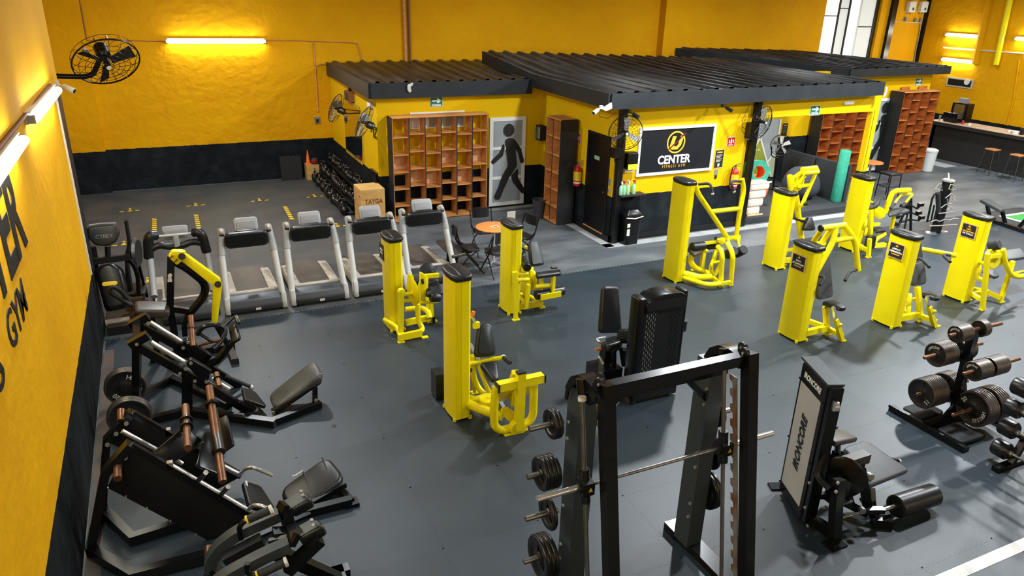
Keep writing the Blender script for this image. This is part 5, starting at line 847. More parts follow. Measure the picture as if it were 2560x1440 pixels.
T.part('upright', M().tube([z(795, 970, Y=11.6), z(745, 500, Y=YH)], .05, n=12), 'light_plastic'); T.part('upright', M().tube([z(1500, 900, Y=11.7), z(1430, 420, Y=YH)], .05, n=12), 'light_plastic')
T.part('handle_arm', M().tube([z(730, 505, Y=YH), z(722, 300, Y=YH), z(740, 235, Y=YH), z(820, 230, Y=YH+.05)], .075, n=14, fil=.12), 'vinyl'); T.part('handle_arm', M().tube([z(1425, 430, Y=YH), z(1375, 250, Y=YH), z(1340, 195, Y=YH), z(1265, 195, Y=YH+.05)], .075, n=14, fil=.12), 'vinyl')
T.part('handle_cross', M().tube([z(770, 390, Y=YH), z(860, 345, Y=YH), z(960, 370, Y=YH), z(1130, 360, Y=YH), z(1250, 300, Y=YH), z(1390, 330, Y=YH)], .055, n=12, fil=.12), 'vinyl'); T.part('sensor_bar', M().cyl(z(835, 248, Y=YH+.02), z(1255, 208, Y=YH+.02), .02, n=10), 'silver_plastic')
c = quad(T, 'console', [z(868, 125, Y=12.4), z(1195, 100, Y=12.4), z(1200, 240, Y=12.3), z(920, 290, Y=12.3)], .08, 'light_plastic', .05, .02); quad(T, 'console_vent', [z(905, 185, Y=12.33), z(1170, 150, Y=12.33), z(1165, 225, Y=12.28), z(930, 260, Y=12.28)], .02, 'grey_plastic', .02, .005, c); quad(T, 'console_stem', [z(1012, 245, Y=YH-.02), z(1085, 235, Y=YH-.02), z(1110, 360, Y=YH-.08), z(1040, 385, Y=YH-.08)], .06, 'grey_plastic', .03, .015)
# ================================================================ ELLIPTICAL
T = Thing('elliptical_trainer', 'black elliptical trainer at the wall end with a shield-shaped console', 'elliptical', (-.75, 11.9, 0)); YE2 = 11.9
sc = T.part('console', M().slab(z(200, 230, Y=YE2)+V(0, .02, 0), X1, V(0, .3, 1), roundpoly([(-.21, .13), (.17, .14), (.215, .02), (.14, -.12), (.02, -.17), (-.14, -.14), (-.21, -.03)], .05, 4), .08, .025), 'vinyl'); T.part('lettering', letter('CYBEX', .075, z(190, 245, Y=YE2-.1), X1, V(.0, .3, 1), extrude=.001, shear=.2), 'grey_plastic', sc); T.part('console_rim', M().tube([z(10, 112, Y=YE2+.02), z(150, 90, Y=YE2+.03), z(340, 85, Y=YE2+.03)], .012, n=8), 'light_plastic', sc)
T.part('console_stem', M().tube([z(235, 360, Y=YE2+.03), z(240, 480, Y=YE2+.03)], .04, n=12), 'vinyl'); T.part('cross_bar', M().beam(z(65, 545, Y=YE2), z(505, 490, Y=YE2), .06, .09), 'black_matte')
sh = T.part('flywheel_shell', M().slab(z(300, 940, Y=11.6), X1, V(0, .35, 1), roundpoly([(-.19, .28), (-.1, .35), (.06, .36), (.17, .27), (.2, -.02), (.17, -.33), (-.13, -.35), (-.16, -.05)], .08, 5), .35, .07, 5).xf(Matrix.Translation((0, .3, 0))), 'black_paint'); T.part('badge', M().slab(z(262, 810, Y=11.48), X1, V(0, .35, 1), rrect(.20, .06, .03), .012, .003), 'hazard_yellow', sh)
T.part('rear_base', M().bb((-1.12, 11.55, 0), (-.6, 13.3, .1)), 'black_matte'); T.part('base_step', M().beam(z(210, 1285, Z=.12), z(500, 1240, Z=.12), .12, .05), 'rail_plastic'); T.part('front_frame', M().bb((-1.1, 11.4, .0), (-.62, 11.56, .13)), 'black_matte')
T.part('moving_handle', M().tube([z(455, 50, Y=12.0), z(490, 260, Y=12.0), z(500, 350, Y=12.0), z(465, 450, Y=12.0), z(470, 700, Y=12.05), z(500, 900, Y=12.1)], .028, n=10, fil=.08), 'black_matte'); T.part('handle_cap', M().cyl(z(432, 55, Y=12.0), z(478, 48, Y=12.0), .02, n=8), 'vinyl')
T.part('swing_arm', M().tube([z(480, 500, Y=12.0), z(560, 600, Y=12.0), z(600, 720, Y=12.0), z(610, 940, Y=12.05)], .035, n=10, fil=.08), 'black_paint'); T.part('crank_cover', M().lathe(z(575, 440, Y=12.2), (1, -.25, 0), [(-.04, 0), (-.04, .2), (0, .23), (.04, .2), (.04, 0)], 28), 'dark_steel'); T.part('pedal_arm', M().beam(z(605, 560, Y=12.3), z(710, 960, Y=12.7), .04, .06), 'black_paint'); T.part('foot_pedal', M().slab(z(600, 900, Z=.28), X1, Y1, rrect(.24, .5, .06), .05, .015), 'black_matte'); T.part('mid_post', M().tube([z(470, 560, Y=11.95), z(520, 900, Y=11.95)], .03, n=10), 'black_matte'); T.part('side_block', M().box(z(70, 425, Y=12.0), (.08, .08, .16)), 'black_matte'); T.part('left_post', M().tube([z(90, 480, Y=12.0), z(110, 800, Y=12.0)], .03, n=10), 'black_matte')
# ================================================================ LEVER ROW WITH YELLOW ARM
z = ZM(300, 620, 4.8); T = Thing('lever_row_machine', 'black lever row machine with a bent yellow arm in front of the treadmills', 'gym machine', (0, 10.2, 0)); Y0 = 10.3
bar(T, 'mast', [z(612, 90, Y=Y0), z(600, 700, Y=Y0), V(z(600, 700, Y=Y0).x, Y0, .03)], .085, .09, 'black_paint'); [T.part('maker_mark', M().prism([q+V(x, 0, z_) for x, z_ in g], (0, .003, 0)), 'off_white') for q, g in ((z(600, 330, Y=Y0-.05), ((-.03, -.03), (.01, -.035), (.03, .01), (.005, .035), (-.025, .01))), (z(596, 385, Y=Y0-.05), ((-.03, -.025), (.03, -.03), (.025, .03), (-.02, .025))))]
tb(T, 'hoop_frame', [z(670, 170, Y=Y0), z(800, 240, Y=Y0), z(990, 390, Y=Y0), z(1030, 480, Y=Y0), z(1000, 590, Y=Y0), z(850, 770, Y=Y0)], .055, 'black_paint', .2); bar(T, 'cross_beam', [z(590, 720, Y=Y0), z(840, 760, Y=Y0)], .08, .08, 'black_paint'); bar(T, 'lower_post', [z(840, 760, Y=Y0), z(770, 900, Y=Y0), z(780, 1050, Y=Y0)], .08, .07, 'black_paint')
h_ = plate(T, 'pivot_bracket', [z(580, 95, Y=Y0-.07), z(625, 25, Y=Y0-.07), z(760, 25, Y=Y0-.07), z(790, 90, Y=Y0-.07), z(740, 140, Y=Y0-.07), z(680, 190, Y=Y0-.07)], .12, 'yellow'); bolts(T, [z(*q, Y=Y0-.135) for q in ((628, 98), (605, 115), (680, 143), (657, 160))], (0, -1, 0), .014, 'brown_print', h_)
arm = plate(T, 'lever_arm', [z(735, 70, Y=Y0-.09), z(775, 55, Y=Y0-.09), z(1205, 365, Y=Y0-.09), z(1222, 430, Y=Y0-.09), z(1175, 470, Y=Y0-.09), z(1112, 440, Y=Y0-.09), z(735, 140, Y=Y0-.09)], .10, 'yellow'); T.part('bushing', M().cyl(z(738, 35, Y=Y0-.1), z(738, 95, Y=Y0-.1), .05, n=16), 'yellow', arm)
plate(T, 'drop_arm', [z(1115, 430, Y=Y0-.09), z(1225, 420, Y=Y0-.09), z(1165, 885, Y=Y0-.09), z(1098, 890, Y=Y0-.09)], .10, 'yellow'); 
for q in ((742, 102), (1175, 437)): T.part('pivot_bolt', M().cyl(z(*q, Y=Y0-.17), z(*q, Y=Y0-.13), .045, n=16), 'black_matte')
quad(T, 'chest_pad', [z(180, 600, Y=Y0+.1), z(590, 610, Y=Y0+.1), z(600, 820, Y=Y0-.2), z(178, 720, Y=Y0-.2)], .12, 'vinyl_worn', .06, .035); bar(T, 'pad_post', [z(380, 840, Y=Y0-.05), V(z(380, 840, Y=Y0).x, Y0, .03)], .08, .08, 'black_paint'); T.part('floor_beam', M().beam(V(-.55, Y0, .05), V(.55, Y0, .05), .1, .1), 'black_paint')
tb(T, 'd_handle', [z(150, 700, Y=Y0-.1), z(90, 610, Y=Y0-.1), z(10, 510, Y=Y0-.1), z(-90, 460, Y=Y0-.1), z(-130, 500, Y=Y0-.1), z(-90, 560, Y=Y0-.1), z(30, 620, Y=Y0-.1), z(140, 690, Y=Y0-.15)], .028, 'black_matte', .06)
f = z(1385, 1390); bar(T, 'rear_foot', [V(f.x, f.y, .04), V(f.x-.03, f.y+.5, .04)], .09, .08, 'black_paint'); T.part('foot_cap', M().box(V(f.x, f.y-.01, .04), (.1, .02, .09)), 'edge_black'); bar(T, 'drop_post', [z(1130, 880, Y=Y0), V(f.x-.03, f.y+.45, .05)], .06, .06, 'black_paint')
# ================================================================ HACK SQUAT
z = ZM(220, 760, 4.267); T = Thing('hack_squat_machine', 'black hack squat with chrome rails and a long faded pad', 'gym machine', (0, 8.7, 0)); YF, YN = 9.15, 8.55
lp, mp, ff, rp = z(520, 1060), z(1060, 1180), z(2000, 1290), z(2440, 1080)
for (ra, rb_, Y) in (((662, 195), (1020, 418), YF), ((668, 405), (1500, 905), YN)): T.part('guide_rail', M().cyl(z(*ra, Y=Y), z(*rb_, Y=Y), .03, n=14), 'chrome')
bar(T, 'rail_frame', [z(560, 235, Y=YF), z(960, 455, Y=YF), z(1620, 880, Y=YF)], .06, .08, 'black_paint'); bar(T, 'rail_frame', [z(545, 460, Y=YN), z(1290, 885, Y=YN), z(1960, 1290, Y=YN-.1)], .07, .09, 'black_paint')
for (a, b, Y) in (((450, 230), (640, 125), YF), ((445, 440), (640, 330), YN)): bar(T, 'rail_block', [z(*a, Y=Y), z(*b, Y=Y)], .10, .09, 'black_paint')
bolts(T, [z(520, 258, Y=YF-.06), z(520, 430, Y=YN-.06)], (0, -1, 0), .018); bar(T, 'head_cross', [z(520, 215, Y=YF), z(520, 420, Y=YN)], .08, .07, 'black_paint')
bar(T, 'rear_post', [z(520, 430, Y=YN), V(lp.x, YN+.05, .03)], .08, .08, 'black_paint'); bar(T, 'rear_post', [z(520, 220, Y=YF), V(lp.x+.02, YF, .03)], .08, .08, 'black_paint'); bar(T, 'mid_post', [z(1060, 760, Y=YN), V(mp.x, mp.y, .03)], .09, .08, 'black_paint')
bar(T, 'floor_beam', [V(lp.x, YN+.05, .05), V(mp.x, mp.y, .05), z(2000, 1270, Z=.05)], .09, .09, 'black_paint'); bar(T, 'floor_beam', [V(lp.x, YF, .05), z(900, 800, Z=.05), z(1500, 1080, Z=.05)], .09, .09, 'black_paint'); bar(T, 'floor_beam', [z(1960, 1260, Z=.05), z(2480, 1065, Z=.05)], .08, .08, 'black_paint'); bar(T, 'floor_cross', [V(lp.x, YN, .05), V(lp.x, YF, .05)], .08, .08, 'black_paint')
quad(T, 'sled_plate', [z(1040, 640, Y=YN-.08), z(1095, 585, Y=YN-.08), z(1330, 720, Y=YN-.08), z(1250, 880, Y=YN-.08)], .08, 'black_paint', .03, .01); quad(T, 'sled_plate', [z(960, 440, Y=YF-.08), z(1060, 375, Y=YF-.08), z(1330, 560, Y=YF-.08), z(1210, 700, Y=YF-.08)], .08, 'black_paint', .03, .01)
bolts(T, [z(*q, Y=YN-.09) for q in ((1097, 632), (1042, 692), (1315, 768), (1263, 828), (1140, 822), (980, 745))]+[z(*q, Y=YF-.09) for q in ((1066, 410), (1015, 468))], (0, -1, 0), .02)
for a, b, Y in (((1095, 120), (1120, 445), YF-.15), ((1370, 740), (1400, 885), YN-.15)):
    A, B_ = z(*a, Y=Y+.1), z(*b, Y=Y-.12); T.part('weight_horn', M().cyl(A, B_, .034, n=16), 'rust_steel'); T.part('horn_collar', M().cyl(A*.6+B_*.4, A*.57+B_*.43, .05, n=16), 'black_paint')
tb(T, 'hoop', [z(1160, 330, Y=YF), z(1225, 235, Y=YF), z(1370, 215, Y=YF), z(1480, 275, Y=YF), z(1420, 400, Y=YF-.1), z(1330, 480, Y=YF-.2)], .03, 'black_paint', .08); tb(T, 'hoop_strut', [z(1180, 310, Y=YF), z(1320, 400, Y=YF-.1)], .02, 'black_paint'); tb(T, 'hoop_strut', [z(1160, 445, Y=YF), z(1420, 380, Y=YF-.1)], .02, 'rust_steel')
quad(T, 'foot_plate', [z(1490, 245, Y=YF+.05), z(1570, 190, Y=YF+.05), z(1630, 370, Y=YF-.2), z(1520, 420, Y=YF-.2)], .05, 'black_paint', .04, .02); tb(T, 'foot_rod', [z(1470, 225, Y=YF), z(1570, 130, Y=YF+.05)], .015, 'black_paint'); roller(T, 'foot_grip', z(1578, 128, Y=YF+.05), z(1610, 205, Y=YF-.05), .03, 'dark_steel'); bar(T, 'plate_arm', [z(1540, 400, Y=YF-.15), z(1380, 600, Y=YF-.2), z(1200, 690, Y=YF-.1)], .08, .06, 'black_paint')
quad(T, 'back_pad', [z(1905, 960, Y=8.55), z(2400, 575, Y=8.75), z(2515, 770, Y=8.35), z(1975, 1115, Y=8.2)], .10, 'vinyl_faded', .12, .035); quad(T, 'pad_frame', [z(1960, 1130, Y=8.2), z(2500, 800, Y=8.35), z(2490, 850, Y=8.33), z(2000, 1190, Y=8.18)], .08, 'black_paint', .02, .01)
quad(T, 'seat_pad', [z(1650, 870, Y=8.75), z(1790, 920, Y=8.75), z(1900, 1120, Y=8.35), z(1680, 1000, Y=8.35)], .05, 'vinyl', .05, .015); bar(T, 'pad_prop', [z(2420, 890, Y=8.3), V(rp.x-.02, rp.y, .05)], .06, .05, 'black_paint'); bolts(T, [z(2430, 1025, Y=8.25), z(2485, 755, Y=8.3), z(1975, 1160, Y=8.15)], (0, -1, 0), .022)
for a, b, Y in (((1470, 770), (1740, 885), YF-.1), ((1620, 1040), (1795, 1128), YN-.1)):
    roller(T, 'hand_grip', z(*a, Y=Y), z(*b, Y=Y), .024, 'foam'); T.part('grip_tip', M().sphere(z(*b, Y=Y), .03, 10, 6), 'off_white')
T.part('plate_peg', M().cyl(V(-.78, 9.5, .30), V(-.78, 9.1, .30), .025, n=12), 'steel')
for k in range(3): wplate(.235, .034, V(-.80, 9.06+k*.037, .31), 'upright iron plate lettered HERCULES on the hack squat peg' if k == 0 else 'iron plate behind the lettered plate on the hack squat peg', 'plates by the left wall', ax=(0, 1, 0), spokes=False, marks=([('20', 2.45, .08)]+arc_marks('HERCULES', -1.2, -.24, .075)) if k == 0 else None)
for k in range(3): wplate(.235, .034, V(-.76, 8.42+k*.037, .25), 'iron plate standing behind the corner of the leg press', 'plates by the left wall', ax=(0, 1, 0), spokes=False)
# ================================================================ LEG PRESS
z = ZM(200, 980, 3.13); T = Thing('leg_press_machine', 'large black leg press with side sheets and rusty horns at lower left', 'gym machine', (-.2, 6.6, 0)); YN, YF = 6.25, 6.95
side = plate(T, 'side_sheet', [z(215, 745, Y=YN), z(395, 400, Y=YN), z(1330, 960, Y=YN), z(1075, 1195, Y=YN)], .03, 'black_matte'); bolts(T, [z(*q, Y=YN-.02) for q in ((432, 455), (585, 550), (742, 645), (908, 745), (1090, 845), (1252, 940), (217, 748), (360, 815), (525, 905), (707, 1008), (908, 1112), (1065, 1190))], (0, -1, 0), .007, 'bolt', side)
plate(T, 'side_sheet', [z(200, 375, Y=YF), z(410, 150, Y=YF), z(1270, 650, Y=YF), z(1000, 800, Y=YF)], .03, 'black_matte')
bar(T, 'rail_beam', [z(395, 415, Y=YN-.02), z(1330, 965, Y=YN-.02)], .05, .06, 'black_paint'); bar(T, 'rail_beam', [z(410, 165, Y=YF), z(1260, 655, Y=YF)], .05, .06, 'black_paint')
T.part('guide_rail', M().cyl(z(700, 570, Y=YN), z(1325, 935, Y=YN), .028, n=14), 'chrome'); T.part('guide_rail', M().cyl(z(330, 305, Y=YF-.2), z(800, 560, Y=YF-.2), .022, n=14), 'chrome'); T.part('guide_rail', M().cyl(z(1030, 535, Y=YF-.03), z(1260, 652, Y=YF-.03), .028, n=14), 'chrome')
for x_, y_, Y in ((705, 572, YN-.02), (690, 312, YF)): T.part('rail_clamp', M().box(z(x_, y_, Y=Y), (.05, .05, .07)), 'rust_light')
edge = bar(T, 'rear_post', [z(395, 405, Y=YN-.02), z(200, 625, Y=YN-.02), z(165, 800, Y=YN-.02), z(85, 1225, Y=YN+.2)], .11, .07, 'black_paint'); bolts(T, [z(*q, Y=YN-.06) for q in ((350, 513), (258, 600), (193, 688), (175, 792))]+[z(120, 1105, Y=YN+.1), z(102, 1207, Y=YN+.14)], (0, -1, 0), .022)
bar(T, 'rear_post', [z(410, 155, Y=YF), z(210, 375, Y=YF), z(195, 560, Y=YF), z(180, 900, Y=YF)], .10, .07, 'black_paint'); bolts(T, [z(*q, Y=YF-.06) for q in ((362, 246), (283, 327), (215, 412))], (0, -1, 0), .02)
bar(T, 'base_beam', [z(180, 925, Z=.08), z(410, 1150, Z=.06), z(1000, 965, Z=.06)], .09, .1, 'black_paint'); bar(T, 'base_beam', [z(85, 1235, Z=.08), z(410, 1435, Z=.06), z(1000, 1285, Z=.06)], .09, .1, 'black_paint'); bar(T, 'side_beam', [z(150, 950, Z=.08), z(80, 1240, Z=.08)], .08, .08, 'black_paint')
def horn(a, b, Ya, Yb, r=.034, collars=()):
    A, B_ = z(*a, Y=Ya), z(*b, Y=Yb); o = T.part('weight_horn', M().cyl(A, B_, r, n=16), 'rust_steel')
    for c_ in collars: p = A+(B_-A)*c_; d = (B_-A).normalized(); T.part('horn_collar', M().cyl(p-d*.015, p+d*.015, r*1.7, n=18), 'black_paint', o)
horn((322, 140), (320, 225), YF+.05, YF-.05); horn((295, 545), (295, 680), YN, YN-.2, .034, (.05,)); horn((825, 112), (845, 440), YF-.05, YN-.1, .034, (.36, .52)); horn((1012, -40), (1118, 705), YF+.1, YN-.25, .036, (.2, .70)); horn((1008, 1212), (1005, 1300), 5.6, 5.5)
T.part('horn_sleeve', M().cyl(z(1030, 110, Y=YF), z(1095, 470, Y=YN+.02), .048, n=16), 'dark_steel')
plate(T, 'sled_cheek', [z(560, 480, Y=YN+.1), z(810, 270, Y=YN+.35), z(970, 400, Y=YN+.35), z(720, 560, Y=YN+.1)], .03, 'black_paint'); plate(T, 'sled_cheek', [z(900, 580, Y=YN+.08), z(970, 310, Y=YF-.1), z(1110, 250, Y=YF-.1), z(1020, 720, Y=YN+.08)], .03, 'black_paint'); quad(T, 'push_plate', [z(1080, 220, Y=YF), z(1150, 180, Y=YF), z(1185, 390, Y=YN+.3), z(1120, 470, Y=YN+.3)], .04, 'vinyl', .02, .01)
for a, b in (((930, 690), (985, 630)), ((1110, 800), (1160, 740))): bar(T, 'stop_lug', [z(*a, Y=YN-.02), z(*b, Y=YN-.08)], .04, .04, 'steel'); T.part('lug_pin', M().cyl(z(*b, Y=YN-.1), z(*b, Y=YN-.05), .022, n=12), 'off_white')
for pts, Y in ((((1250, 645), (1290, 600), (1350, 588), (1508, 652)), YF-.05), (((1320, 920), (1350, 885), (1420, 888), (1490, 925)), YN-.05)): tb(T, 'safety_handle', [z(*q, Y=Y-.05*i) for i, q in enumerate(pts)], .02, 'chrome', .06)
quad(T, 'back_pad', [z(1540, 760, Y=6.7), z(1930, 480, Y=6.9), z(2085, 690, Y=6.45), z(1680, 950, Y=6.25)], .10, 'vinyl', .14, .04)
for a, b, ya_, yb_ in (((1745, 620), (1835, 845), 6.8, 6.34), ((1895, 512), (1985, 745), 6.88, 6.4)): T.part('pad_seam', M().tube([z(*a, Y=ya_), z(*b, Y=yb_)], .008, n=6), 'edge_black')
T.part('torn_edge', M().tube([z(1660, 660, Y=6.74), z(1690, 650, Y=6.75), z(1745, 615, Y=6.78)], .008, n=5), 'off_white'); quad(T, 'seat_pad', [z(1280, 680, Y=6.7), z(1420, 720, Y=6.7), z(1540, 960, Y=6.3), z(1330, 870, Y=6.3)], .06, 'vinyl', .05, .02); T.part('torn_edge', M().tube([z(1300, 700, Y=6.68), z(1310, 780, Y=6.55), z(1330, 850, Y=6.42)], .014, n=5), 'off_white')
bar(T, 'pad_frame', [z(1660, 965, Y=6.25), z(2075, 720, Y=6.45)], .05, .06, 'black_paint'); q_ = z(2125, 880); bar(T, 'pad_prop', [z(2040, 760, Y=6.5), V(q_.x, q_.y, .04)], .07, .05, 'black_paint'); bar(T, 'floor_beam', [z(1750, 945, Z=.05), V(q_.x, q_.y, .05)], .08, .08, 'black_paint'); T.part('foot_plate', M().box(V(q_.x, q_.y, .02), (.14, .12, .04)), 'black_paint'); bar(T, 'front_beam', [z(1075, 1195, Y=YN), z(1000, 1285, Z=.06), z(1790, 940, Z=.05)], .07, .07, 'black_paint'); bolts(T, [z(2115, 838, Y=6.3), z(2035, 770, Y=6.45)], (0, -1, 0), .02)
# ================================================================ SHOULDER-PAD SQUAT MACHINE (cut by the lower picture edge)
T = Thing('lever_squat_machine', 'black lever squat machine with two shoulder pads, cut by the lower picture edge', 'gym machine', (.55, 5.2, 0)); YA, YB = 5.35, 5.0
for pts, Y in ((((1020, 1400), (1020, 1320), (1080, 1215), (1230, 1100), (1400, 1025), (1560, 955)), YA), (((1020, 1580), (1060, 1500), (1160, 1430), (1400, 1300), (1640, 1190)), YB)):
    bar(T, 'yoke_arm', [z(*q, Y=Y) for q in pts], .10, .09, 'slate_paint', .1, up=ZU)
bolts(T, [z(*q, Y=YA-.0)+V(0, 0, .045) for q in ((1345, 1085), (1168, 1180))]+[z(*q, Y=YB)+V(0, 0, .045) for q in ((1405, 1340), (1215, 1440))], (0, 0, 1), .02)
for ps, Y, bq in ((((1590, 860), (1760, 770), (1810, 830), (1640, 930)), YA+.05, ((1730, 790), (1742, 820))), (((1675, 1075), (1850, 980), (1905, 1040), (1710, 1150)), YB+.05, ((1812, 1015), (1825, 1055)))):
    c = quad(T, 'shoulder_pad', [z(ps[0][0], ps[0][1], Y=Y+.05), z(ps[1][0], ps[1][1], Y=Y+.05), z(ps[2][0], ps[2][1], Y=Y-.08), z(ps[3][0], ps[3][1], Y=Y-.08)], .12, 'vinyl', .04, .03); p4 = [z(*q, Y=Y)+V(0, 0, .02) for q in ps]
    quad(T, 'pad_plate', [z(ps[0][0], ps[0][1], Y=Y+.04)+V(0, 0, .006), z(ps[1][0]-30, ps[1][1]+12, Y=Y+.04)+V(0, 0, .006), z(ps[2][0]-35, ps[2][1]+5, Y=Y-.07)+V(0, 0, .006), z(ps[3][0], ps[3][1]-5, Y=Y-.07)+V(0, 0, .006)], .012, 'slate_paint', .008, .002, c); bolts(T, [z(*q, Y=Y-.02)+V(0, -.01, .02) for q in bq], (0, -.3, 1), .014, 'bolt', c)
for a, b, Y in (((1560, 955), (1600, 870), YA), ((1640, 1190), (1690, 1100), YB)): bar(T, 'pad_bracket', [z(*a, Y=Y), z(*b, Y=Y+.02)], .10, .05, 'rust_steel' if 0 else 'black_paint')
for pts, g0, g1, Y in ((((1262, 1150), (1245, 1055), (1285, 1010), (1320, 998)), (1310, 1000), (1485, 925), YA-.12), (((1310, 1340), (1310, 1415), (1350, 1440), (1395, 1432)), (1390, 1435), (1600, 1335), YB-.12)):
    tb(T, 'handle', [z(*q, Y=Y) for q in pts], .022, 'black_paint', .04); roller(T, 'grip', z(*g0, Y=Y), z(*g1, Y=Y), .034, 'foam'); T.part('grip_tip', M().cyl(z(*g1, Y=Y), z(g1[0]+22, g1[1]-10, Y=Y), .04, n=14), 'off_white'); T.part('grip_ring', M().cyl(z(g0[0]-8, g0[1]+4, Y=Y), z(g0[0]+6, g0[1]-3, Y=Y), .037, n=14), 'hazard_yellow')
bar(T, 'lower_pad', [z(1130, 1320, Y=YA-.1), z(1430, 1160, Y=YA-.1)], .10, .10, 'vinyl'); bar(T, 'pivot_beam', [z(1600, 930, Y=YA), z(1640, 1050, Y=YA-.05), z(1690, 1120, Y=YB)], .09, .09, 'black_paint'); bar(T, 'pivot_post', [z(1560, 1080, Y=5.2), z(1530, 1250, Y=5.2), V(.9, 5.2, .03)], .10, .10, 'black_paint'); bar(T, 'rear_bend', [z(1880, 1150, Y=YB-.05), z(1720, 1300, Y=YB-.05), z(1620, 1400, Y=YB-.05)], .09, .09, 'black_paint')
bar(T, 'pivot_link', [z(1480, 1170, Y=5.15), z(1620, 1140, Y=5.1)], .04, .04, 'dark_steel'); bar(T, 'front_post', [z(1020, 1380, Y=YA), V(.12, YA-.1, .03)], .1, .1, 'black_paint'); bar(T, 'front_post', [z(1020, 1560, Y=YB), V(.10, YB-.1, .03)], .1, .1, 'black_paint'); T.part('floor_frame', M().bb((.0, 4.85, 0), (1.0, 4.95, .08)).bb((.0, 5.25, 0), (1.0, 5.35, .08)).bb((.85, 4.85, 0), (.95, 5.35, .08)), 'black_paint')
# ================================================================ SHELVES
def cubby(name, label, O, ux, uy, W, H_, D, cols, rows, wood='wood', stag=.06, backs=(), th=.022, side='edge_black', group='wooden cubby shelves', backmat='wood_pale', top='wood', dark_sides=(True, True), fronts=True):
    """shelf in a local frame: ux along the front, uy into the depth"""
    ux, uy = Vector(ux), Vector(uy); O = Vector(O); T = Thing(name, label, 'shelf', O, group)
    def bx(a, b): 
        m = M(); p = [O+ux*x+uy*y+ZU*z_ for x in (a[0], b[0]) for y in (a[1], b[1]) for z_ in (a[2], b[2])]; m.add(p, [(0, 1, 3, 2), (4, 6, 7, 5), (0, 4, 5, 1), (2, 3, 7, 6), (0, 2, 6, 4), (1, 5, 7, 3)]); return m
    T.part('top_board', bx((0, 0, H_-th), (W, D, H_)), top); T.part('bottom_board', bx((0, 0, .03), (W, D, .03+th)), wood); T.part('plinth', bx((0.01, .01, 0), (W-.01, D, .03)), wood)
    T.part('side_panel', bx((-.012, 0, 0), (0, D, H_)), side if dark_sides[0] else wood); T.part('side_panel', bx((W, 0, 0), (W+.012, D, H_)), side if dark_sides[1] else wood); T.part('side_lining', bx((0, .004, .03), (th*.6, D, H_-th)), wood); T.part('side_lining', bx((W-th*.6, .004, .03), (W, D, H_-th)), wood)
    cw = W/cols; rh = (H_-th)/rows
    for c in range(1, cols):
        u = T.part('divider', bx((c*cw-th/2, 0.003, .03), (c*cw+th/2, D, H_-th)), wood); T.part('edge_strip', bx((c*cw-th/2, -.001, .03), (c*cw+th/2, .004, H_-th)), side, u)
    for c in range(cols):
        for r in range(1, rows):
            zz = r*rh+(stag if c % 2 else -stag)*.5; b = T.part('shelf_board', bx((c*cw+th*.5, .01, zz-th/2), ((c+1)*cw-th*.5, D, zz+th/2)), wood)
    for c, r in backs: z0 = r*rh+(stag if c % 2 else -stag)*.5; T.part('back_panel', bx((c*cw+.01, D-.02, z0), ((c+1)*cw-.01, D-.005, z0+rh)), backmat)
    return T
xa, xb = P(983, 400, Y=15.46).x, P(1218, 400, Y=15.46).x
cubby('cubby_shelf', 'big open pine cubby shelf on the locker hut wall beside the glass door', (xa, 15.46, 0), X1, Y1, xb-xa, 2.30, .34, 6, 6, backs=((0, 3), (3, 3), (5, 3), (1, 2), (2, 2), (4, 2)))
cubby('cubby_shelf', 'narrow two-column pine shelf beside the black door', (7.77, 14.68, 0), -Y1, X1, .64, 2.33, .42, 2, 6, backs=[(c, r) for c in (0, 1) for r in range(6)], backmat='wood', stag=0)
cubby('cubby_shelf', 'tall red-brown shelf with a black side next to the far glass door', (19.66, 15.12, 0), X1, Y1, 1.5, 2.42, .46, 4, 7, wood='wood_red', backs=[(c, r) for c in range(4) for r in range(7)], backmat='wood_red', stag=.22, top='wood')
cubby('cubby_shelf', 'orange-brown shelf seen over the black padding inside the alcove', (16.62, 15.14, 0), X1, Y1, 1.75, 1.98, .4, 4, 6, wood='wood_red', backs=[(c, r) for c in range(4) for r in range(6)], backmat='wood', stag=.2)
# ================================================================ BANNER, SIGNS, WALL ITEMS OF THE BANNER HUT
F = HY2
a, b = V(8.78, F-.03, 1.36), V(10.73, F-.03, 2.36); T = Thing('framed_banner', 'black framed banner with the round gold gym emblem', 'banner', (9.75, F, 1.36)); fw_ = .055
T.part('panel', M().bb((a.x+fw_, F-.025, a.z+fw_), (b.x-fw_, F-.003, b.z-fw_)), 'screen_black'); T.part('frame_side', M().bb((a.x, F-.05, a.z), (a.x+fw_, F-.003, b.z)), 'white'); T.part('frame_side', M().bb((b.x-fw_, F-.05, a.z), (b.x, F-.003, b.z)), 'white'); T.part('frame_rail', M().bb((a.x+fw_, F-.05, a.z), (b.x-fw_, F-.003, a.z+fw_)), 'white'); T.part('frame_rail', M().bb((a.x+fw_, F-.05, b.z-fw_), (b.x-fw_, F-.003, b.z)), 'white')
lc = V(9.72, F-.028, 2.02)
rg = M(); n = 48; rg.ring([[lc+V(math.cos(2*PI*i/n)*r, dy, math.sin(2*PI*i/n)*r) for i in range(n)] for r, dy in ((.20, 0), (.20, -.004), (.232, -.004), (.232, 0))], closed=True); T.part('emblem_ring', rg, 'letter_gold')
def tilt(pts): return [(x+z_*.28, z_) for x, z_ in pts]
